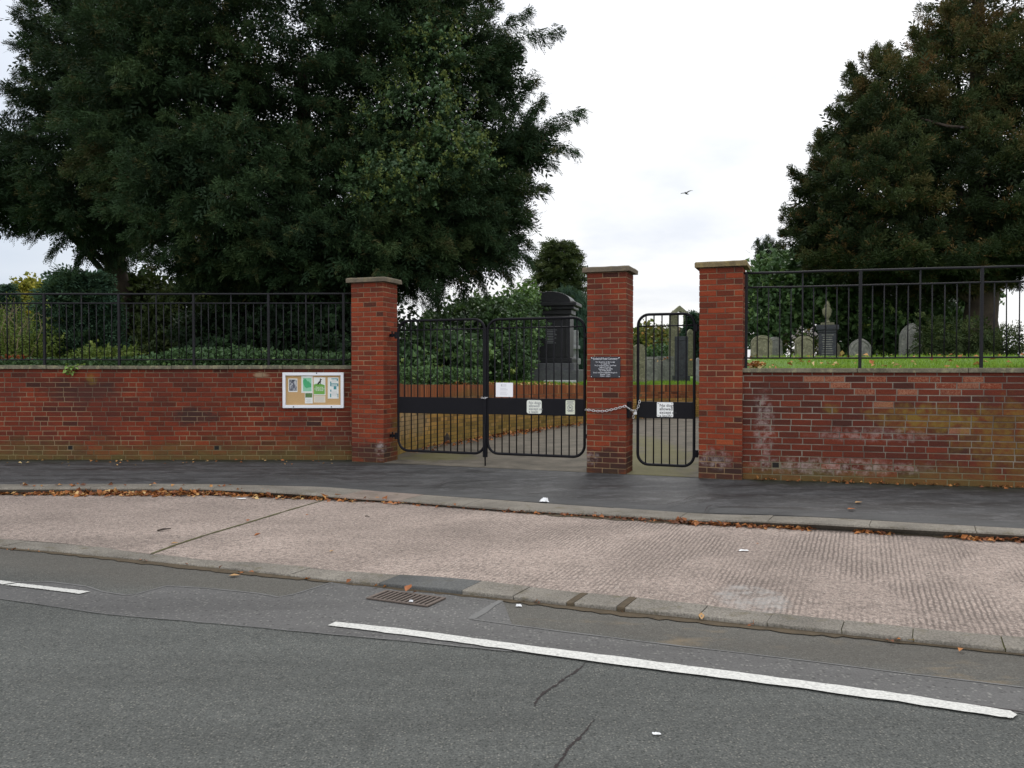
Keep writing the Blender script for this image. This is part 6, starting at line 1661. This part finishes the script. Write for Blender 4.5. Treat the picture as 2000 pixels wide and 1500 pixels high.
bush('dark_shrub', 'tall dark shrub behind the brambles at the left edge', [lobe(55, 680, 22, 60, .9, 34), lobe(20, 650, 24, 40, .8, 40)], 9, LEAFY, 'lime_shrub', 1.1, .12, gp(50, 712, 22, 1.2))
# ivy covering the bank behind the left coping
L = Leaves(); n = 5200
X = g.uniform(-9.4, -2.6, n); d = np.abs(g.normal(size=n)) * .55; hgt = .05 + .11 * np.clip(np.sin(X * 1.3 + 2) * .5 + .5, 0, 1) * np.clip(d * 1.8, 0, 1) + np.clip((X + 5.9) * .5, 0, .10)
keep = (X > -8.3) | (g.uniform(size=n) < .2)
P = np.stack([X, 13.02 + d, 1.42 + hgt * g.uniform(.3, 1.2, n)], 1)[keep]
L.add(IVYS, P, g.normal(size=P.shape) + [0, -.6, .3], g.uniform(.7, 1.15, len(P)), .20 + .16 * g.normal(size=len(P)), g)
tag(L.build('ivy_cover', 'ivy_leaf', None, Vector((-5.5, 13.3, 1.42))), 'dense ivy trailing along the bank behind the left coping', 'ivy', kind='stuff')
# ivy along the foot of the thicket, on the retaining wall's edge
L = Leaves(); n = 2600; ts = g.uniform(0.02, .27, n); P = np.array([tuple(cp.at(t * cp.len)[0] - cp.at(t * cp.len)[2] * (.2 + abs(g.normal()) * .45)) for t in ts]); P[:, 2] = [cw_top(y) - .02 for y in P[:, 1]]
P[:, 2] += g.uniform(0, .25, n); L.add(IVYS, P, g.normal(size=P.shape) + [0, -.6, .3], g.uniform(.7, 1.2, n), .45 + .18 * g.normal(size=n), g)
tag(L.build('ivy_cover', 'ivy_leaf', None, Vector((0, 17.9, 1.1))), 'ivy creeping along the top of the curving drive wall', 'ivy', kind='stuff')
# sprig of ivy over the coping of the left wall
o = empty('ivy_sprig', at(150, 720, 12.72), 'ivy sprig hanging over the coping of the left wall', 'plant')
L = Leaves(); mb = MB()
pts = [at(162, 713, 12.80), at(150, 717, 12.70), at(138, 721, 12.68), at(126, 730, 12.66)]; mb.tube(pts, .005, 5); mb.build('stem', 'stem', o)
n = 46; P = np.array([tuple(pts[int(k)].lerp(pts[int(k) + 1], g.uniform())) for k in g.integers(0, 3, n)]) + g.normal(size=(n, 3)) * .03; L.add(leaf_template(.075, .06), P, g.normal(size=P.shape) + [0, -.6, -.2], g.uniform(.6, 1.1, n), np.full(n, .85), g); L.build('foliage', 'laurel_leaf', o)

# ---- grass
T3 = np.array([[(0, -.006, 0), (.05, -.004, .004), (.10, 0, 0), (.05, .004, .004)]])
L = Leaves(); n = 60000
X = g.uniform(3.1, 14, n); Yv = np.empty(n); 
yl = RW0.y + (X - RW0.x) * (RW1.y - RW0.y) / (RW1.x - RW0.x) + .24
Yv = yl + g.uniform(0, 1, n) ** 1.8 * 12
inn = np.array([x > 3.14 + (y - 10.75) * .33 for x, y in zip(X, Yv)]); X, Yv = X[inn], Yv[inn]
P = np.stack([X, Yv, [rz(x, y) - .005 for x, y in zip(X, Yv)]], 1); D = g.normal(size=P.shape) * .35 + [0, 0, 1]
L.add(T3, P, D, g.uniform(.45, 1.15, len(P)) * (.7 + .45 * np.clip(np.sin(X * 2.3) * np.sin(X * 5.1 + Yv * 2) + .3, 0, 1)) * np.clip((X - 2.9) / 1.5, .3, 1), .5 + .2 * g.normal(size=len(P)), g)
tag(L.build('grass', 'grass_blade', None, Vector((8, 13, 1.5))), 'bright green grass on the bank in front of the right hand headstones', 'grass', kind='stuff')
L = Leaves(); n = 30000; ts = g.uniform(.35, .98, n); off = .18 + g.uniform(0, 1, n) ** 1.6 * 8
A_ = [cp.at(t * cp.len) for t in ts]; P = np.array([tuple(a[0] - a[2] * f) for a, f in zip(A_, off)]); P[:, 2] = [max(cw_top(a[0].y) - .035, 0) + (1.02 - cw_top(a[0].y)) * min(1, f / 20) for a, f in zip(A_, off)]
L.add(T3, P, g.normal(size=P.shape) * .4 + [0, 0, 1], g.uniform(.7, 1.6, n), .5 + .2 * g.normal(size=n), g)
tag(L.build('grass', 'grass_blade', None, Vector((2, 22, 1.0))), 'bright grass between the drive wall and the far headstones', 'grass', kind='stuff')
# dead leaves and yellow leaves strewn on the bank before the ivy thicket
T4 = leaf_template(.075, .055)
L = Leaves(); n = 500; ts = g.uniform(.18, .55, n); P = np.array([tuple(cp.at(t * cp.len)[0] - cp.at(t * cp.len)[2] * g.uniform(.1, .5)) for t in ts]); P[:, 2] = [cw_top(y) + .02 for y in P[:, 1]]; L.add(T4, P, g.normal(size=P.shape) * [1, 1, .3], g.uniform(.7, 1.3, n), g.uniform(.5, 1, n), g)
tag(L.build('leaf_litter', 'dead_leaf', None, Vector((0, 18, 1.1))), 'tan leaves strewn on top of the curving drive wall', 'leaf litter', kind='stuff')
L = Leaves(); n = 260; X = g.uniform(3.2, 9, n); Yv = RW0.y + (X - RW0.x) * (RW1.y - RW0.y) / (RW1.x - RW0.x) + .3 + g.uniform(0, 1, n) ** 1.5 * 10
Yv[:60] = 10.75 + g.uniform(0, .35, 60); X[:60] = 3.14 + np.abs(g.normal(size=60)) * .2
P = np.stack([X, Yv, [rz(x, y) + .03 + g.uniform(0, .05) for x, y in zip(X, Yv)]], 1); L.add(T4, P, g.normal(size=P.shape) * [1, 1, .4], g.uniform(.7, 1.4, n), g.uniform(.4, 1, n), g)
tag(L.build('leaf_litter', 'dead_leaf', None, Vector((5, 12, 1.5))), 'dry tan leaves strewn on the grass bank behind the stained wall', 'leaf litter', kind='stuff')
# ---- fallen leaves: drifts in the gutter and along the walls
L = Leaves()
def drift(n, xfun, yfun, z, tl=(.1, .85), sz=(.5, 1.15), flat_=.25):
    X = xfun(n); n = len(X); Y = np.array([yfun(x) for x in X]); P = np.stack([X, Y, np.array([z(x) if callable(z) else z for x in X]) + g.uniform(0.004, .022, n)], 1)
    L.add(T4, P, g.normal(size=P.shape) * [1, 1, flat_], g.uniform(*sz, n), g.uniform(*tl, n), g, roll=.35)
drift(1300, lambda n: g.normal(-4.2, 1.2, n), lambda x: k_bot(x) - abs(g.normal()) * .085, LBZ, (.15, .95), (.6, 1.3), .45)
drift(600, lambda n: g.uniform(-2.6, 1.8, n), lambda x: k_bot(x) - abs(g.normal()) * .035, LBZ, (.0, .5), (.35, .9))
drift(620, lambda n: (lambda q: q[np.sin(q * 3.1) + np.sin(q * 7.3 + 1) > -.5])(g.uniform(1.2, 6.5, n * 2)), lambda x: k_bot(x) - abs(g.normal()) * .06, LBZ, (.05, .8), (.45, 1.1))
drift(160, lambda n: g.uniform(-9, -2, n), lambda x: k_bot(x) - abs(g.normal()) * .06, LBZ)
drift(26, lambda n: g.uniform(-6.4, -3.5, n), lambda x: (k_front(x) + k_back(x)) / 2 + g.normal() * .04, lambda x: kerbz(x))
drift(70, lambda n: g.uniform(3.05, 6.5, n), lambda x: wall_y(x) - .13 - abs(g.normal()) * .05, 0)
drift(60, lambda n: g.uniform(-9, -2.6, n), lambda x: wall_y(x) - .16 - abs(g.normal()) * .35, 0, (.3, 1), (.4, .8))
drift(40, lambda n: g.uniform(-5, 5, n), lambda x: c_front(x) - abs(g.normal()) * .03, RDZ + .004, (.1, .7), (.3, .7))
tag(L.build('leaf_litter', 'dead_leaf', None, Vector((0, 9, -.1))), 'brown fallen leaves drifted along the kerb and wall foot', 'leaf litter', kind='stuff')
L = Leaves(); n = 420; ts = np.clip(g.normal(.32, .14, n), .05, .9); P = np.array([tuple(cp.at(t * cp.len)[0] + cp.at(t * cp.len)[2] * (.05 + abs(g.normal()) * .22)) for t in ts]); P[:, 2] = .02 + g.uniform(0, .03, n); L.add(T4, P, g.normal(size=P.shape) * [1, 1, .3], g.uniform(.7, 1.3, n), g.uniform(.1, .8, n), g)
tag(L.build('leaf_litter', 'dead_leaf', None, Vector((0, 17, 0))), 'brown leaves heaped along the foot of the curving drive wall', 'leaf litter', kind='stuff')

# ---- single leaves and litter one can point to
def one_leaf(label, p, size, mat, turn, curl=.25, tilt=0.1, w=.75):
    size *= .75; tilt *= .6
    ca, sa = math.cos(turn), math.sin(turn); mb = MB(); n = 6; rows = []
    out = [(0, .04), (.18, .30), (.38, .46), (.6, .36), (.82, .18), (1.0, .02)]
    for t, hw in out:
        row = []
        for s in (-1, 0, 1):
            x, y = (t - .5) * size, s * hw * size * w; z = .006 + curl * size * (abs(s) * hw * 1.2 + (t - .5) ** 2 * .8) + tilt * size * t
            row.append(mb.vert(Vector(p) + Vector((x * ca - y * sa, x * sa + y * ca, z))))
        rows.append(row)
    for a, b in zip(rows[:-1], rows[1:]):
        for k in range(2): mb.f.append([a[k], a[k + 1], b[k + 1], b[k]]); mb.mi.append(0)
    return tag(mb.build('fallen_leaf', mat, None, Vector(p), smooth=True, recalc=False), label, 'leaf', 'single fallen leaves')
one_leaf('upright rusty leaf on the concrete right of the mossy joint', lay_z(503, 1049), .085, 'leaf_rust', .6, .5, .5)
one_leaf('rusty leaf lying on the mossy joint, nearer the pavement', lay_z(484, 1019), .08, 'leaf_rust', 1.9, .3, .2)
one_leaf('tan leaf lying on the mossy joint, nearer the road', lay_z(341, 1064), .09, 'leaf_tan', .2, .3, .1)
one_leaf('small dark red leaf on the concrete right of the mossy joint', lay_z(600, 1008), .05, 'leaf_rust', 1.0, .4, .3)
one_leaf('bright yellow leaf at the foot of the dropped kerb', lay_z(887, 990), .10, 'leaf_yellow', .4, .5, .4)
one_leaf('big curled brown leaf on the edge of the drain grating', gr(798, 1156, RDZ + .02), .11, 'leaf_rust', 1.2, .5, .6)
one_leaf('orange leaf standing against the channel kerb', gr(1370, 1210, RDZ + .01), .075, 'leaf_tan', 1.4, .4, .8)
one_leaf('long yellow leaf against the channel kerb at the right', gr(1783, 1254, RDZ + .008), .11, 'leaf_yellow', -.25, .25, .1, .35)
one_leaf('rusty leaf on the pavement right of the gates, nearer the kerb', gr(1663, 996, -.035), .12, 'leaf_rust', .1, .2, .1)
one_leaf('rusty leaf on the pavement right of the gates, nearer the wall', gr(1677, 983, -.03), .12, 'leaf_tan', .2, .2, .1)
one_leaf('pale leaf lying on the road near the channel kerb at the left', gr(458, 1126, RDZ + .004), .11, 'leaf_tan', .1, .2, .05)
one_leaf('orange leaf in the channel kerb corner right of the drain', gr(1029, 1170, RDZ + .006), .05, 'leaf_rust', .8, .3, .3)
one_leaf('small tan leaf on the concrete middle', lay_z(648, 1079), .06, 'leaf_tan', .9, .3, .1)
one_leaf('red leaf fragment on the ridged concrete at the right', lay_z(1480, 1064), .04, 'leaf_rust', .5, .3, .1)
def crumple(name, label, cat, p, sx, sy, h, mat, seed, turn=0):
    sx *= .8; sy *= .75; h *= 1.2
    g2 = random.Random(seed); mb = MB(); n = 7; G = []
    for i in range(n):
        r_ = []
        for j in range(n):
            x, y = (i / (n - 1) - .5) * sx, (j / (n - 1) - .5) * sy; x2 = x * math.cos(turn) - y * math.sin(turn); y2 = x * math.sin(turn) + y * math.cos(turn)
            e = 0 if i in (0, n - 1) or j in (0, n - 1) else 1
            r_.append(mb.vert(Vector(p) + Vector((x2 + g2.uniform(-.1, .1) * sx, y2 + g2.uniform(-.1, .1) * sy, .004 + g2.uniform(.2, 1) * h * (.3 + .7 * e)))))
        G.append(r_)
    for i in range(n - 1):
        for j in range(n - 1): mb.f.append([G[i][j], G[i + 1][j], G[i + 1][j + 1], G[i][j + 1]]); mb.mi.append(0)
    return tag(mb.build(name, mat, None, Vector(p), recalc=False), label, cat)
crumple('litter', 'crumpled white paper cup lid on the kerb edge before the double gate', 'litter', gr(1063, 981, -.085), .13, .09, .045, 'litter_white', 1)
crumple('litter', 'torn white scrap of paper on the ridged concrete', 'litter', lay_z(1452, 1077), .10, .05, .008, 'litter_white', 2, .1)
crumple('litter', 'flat white scrap of paper on the concrete near the left kerb', 'litter', lay_z(472, 975), .14, .05, .006, 'litter_white', 3)
crumple('litter', 'white scrap caught on the drain grating', 'litter', gr(803, 1176, RDZ + .018), .035, .03, .012, 'litter_white', 4)
crumple('litter', 'small white scrap lying on the open road at the bottom', 'litter', gr(1282, 1435, RDZ + .003), .045, .022, .006, 'litter_white', 5)
crumple('litter', 'small white pellet on the road right of the drain', 'litter', gr(1013, 1185, RDZ + .003), .05, .03, .012, 'litter_white', 6)
for lb, a, b, r_ in (('dark broken twig on the left part of the concrete', (308, 1039), (334, 1035), .010), ('thin dark stick near the left kerb drift', (352, 971), (376, 969), .008), ('short dark twig scrap on the concrete middle', (713, 1010), (722, 1011), .006)):
    A_, B_ = lay_z(*a), lay_z(*b); mb = MB(); mb.tube([A_ + Vector((0, 0, r_)), A_.lerp(B_, .4) + Vector((0, .02, r_ * 1.4)), B_ + Vector((0, 0, r_))], [r_, r_ * .9, r_ * .4], 6)
    tag(mb.build('twig', 'twig', None, A_), lb, 'twig')
# rotten stump by the drive wall
q = gr(866, 866, 0.0); o = empty('tree_stump', q, 'small rotten black stump in the leaves at the drive wall foot', 'stump')
mb = MB(); mb.tube([q, q + Vector((0, 0, .14)), q + Vector((.02, 0, .22))], [.15, .12, .07], 9); mb.build('wood', 'bark', o)

# ---- birds
def bird(name, label, p, span, body, dirv, flying=True):
    o = empty(name, p, label, 'bird'); p = Vector(p); d = Vector(dirv).normalized(); s = d.cross(Vector((0, 0, 1))).normalized(); u = s.cross(d)
    b = span * .16 if flying else span
    mb = MB(); prof = [(-1.3, .10), (-.9, .22), (-.3, .40), (.3, .42), (.7, .30), (.95, .26), (1.15, .22), (1.32, .06)] if flying else [(-1.2, .10), (-.8, .16), (-.4, .36), (.1, .46), (.5, .40), (.75, .26), (.95, .24), (1.1, .06)]
    rise = 0.1 if flying else .9
    mb.tube([p + d * (t * b) + u * (rise * t * b * .8) for t, _ in prof], [r_ * b for _, r_ in prof], 9)
    mb.build('body', body, o, smooth=True)
    mb = MB(); e = p + d * (1.3 * b) + u * (rise * 1.3 * b * .8); mb.tube([e - d * b * .1, e + d * b * .22], [.07 * b, .01 * b], 6); mb.build('beak', 'beak', o)
    if flying:
        for sg, lift in ((1, .10), (-1, .30)):
            mb = MB(); rows = []
            for t, ch, sw in ((0, .9, 0), (.35, .95, .12), (.7, .62, -.05), (1.0, .08, -.55)):
                c = p + s * sg * (t * span / 2) + u * (lift * span * .5 * math.sin(t * 1.9) ) + d * (sw * b)
                rows.append([mb.vert(c + d * ch * b * .5 + u * .01 * span), mb.vert(c + u * .022 * span * (1 - t)), mb.vert(c - d * ch * b * .5), mb.vert(c - u * .012 * span * (1 - t))])
            for a, c in zip(rows[:-1], rows[1:]):
                for k in range(4): mb.f.append([a[k], a[(k + 1) % 4], c[(k + 1) % 4], c[k]]); mb.mi.append(0)
            mb.build('wing', 'bird_grey', o, smooth=True)
        mb = MB(); mb.prism([(-1.15, .12), (-1.9, .42), (-1.8, 0), (-1.9, -.42), (-1.15, -.12)], lambda a, c, e: p + d * (a * b) + s * (c * b) + u * e, 0, .03); mb.build('tail', body, o)
    else:
        mb = MB(); mb.prism([(-1.0, .14), (-1.9, .18), (-1.9, -.18), (-1.0, -.14)], lambda a, c, e: p + d * (a * b) + s * (c * b) + u * (e - .75 * b), 0, .03); mb.build('tail', body, o)
        for sg in (-1, 1):
            mb = MB(); mb.tube([p + s * sg * b * .38 + d * b * .3 + u * b * .2, p + s * sg * b * .44 - d * b * .3 - u * b * .2, p + s * sg * b * .2 - d * b * 1.2 - u * b * .6], [.12 * b, .2 * b, .03 * b], 6); mb.build('wing', body, o, smooth=True)
            mb = MB(); mb.tube([p + s * sg * b * .15 - u * b * .3, p + s * sg * b * .15 - u * b * .62], .04 * b, 5); mb.build('leg', 'beak', o)
bird('gull', 'gull gliding in the white sky between the trees', at(1340, 377.5, 55), .95, 'bird_dark', (-.5, -.6, .1))
bird('pigeon', 'pigeon perched on a bare limb in the right hand yew', at(1891, 241, 21.5), .10, 'bird_dark', (.75, -.5, .15), False)
mb = MB(); mb.tube([at(1800, 232, 22.5), at(1850, 246, 21.8), at(1891, 250, 21.5), at(1930, 242, 22.5)], [.03, .035, .04, .05], 7)
yo = [o_ for o_ in bpy.data.objects if o_.name.startswith('yew_tree') and 'brownish' in str(o_.get('label'))][0]
mb.build('limb', 'bark', yo, smooth=True)
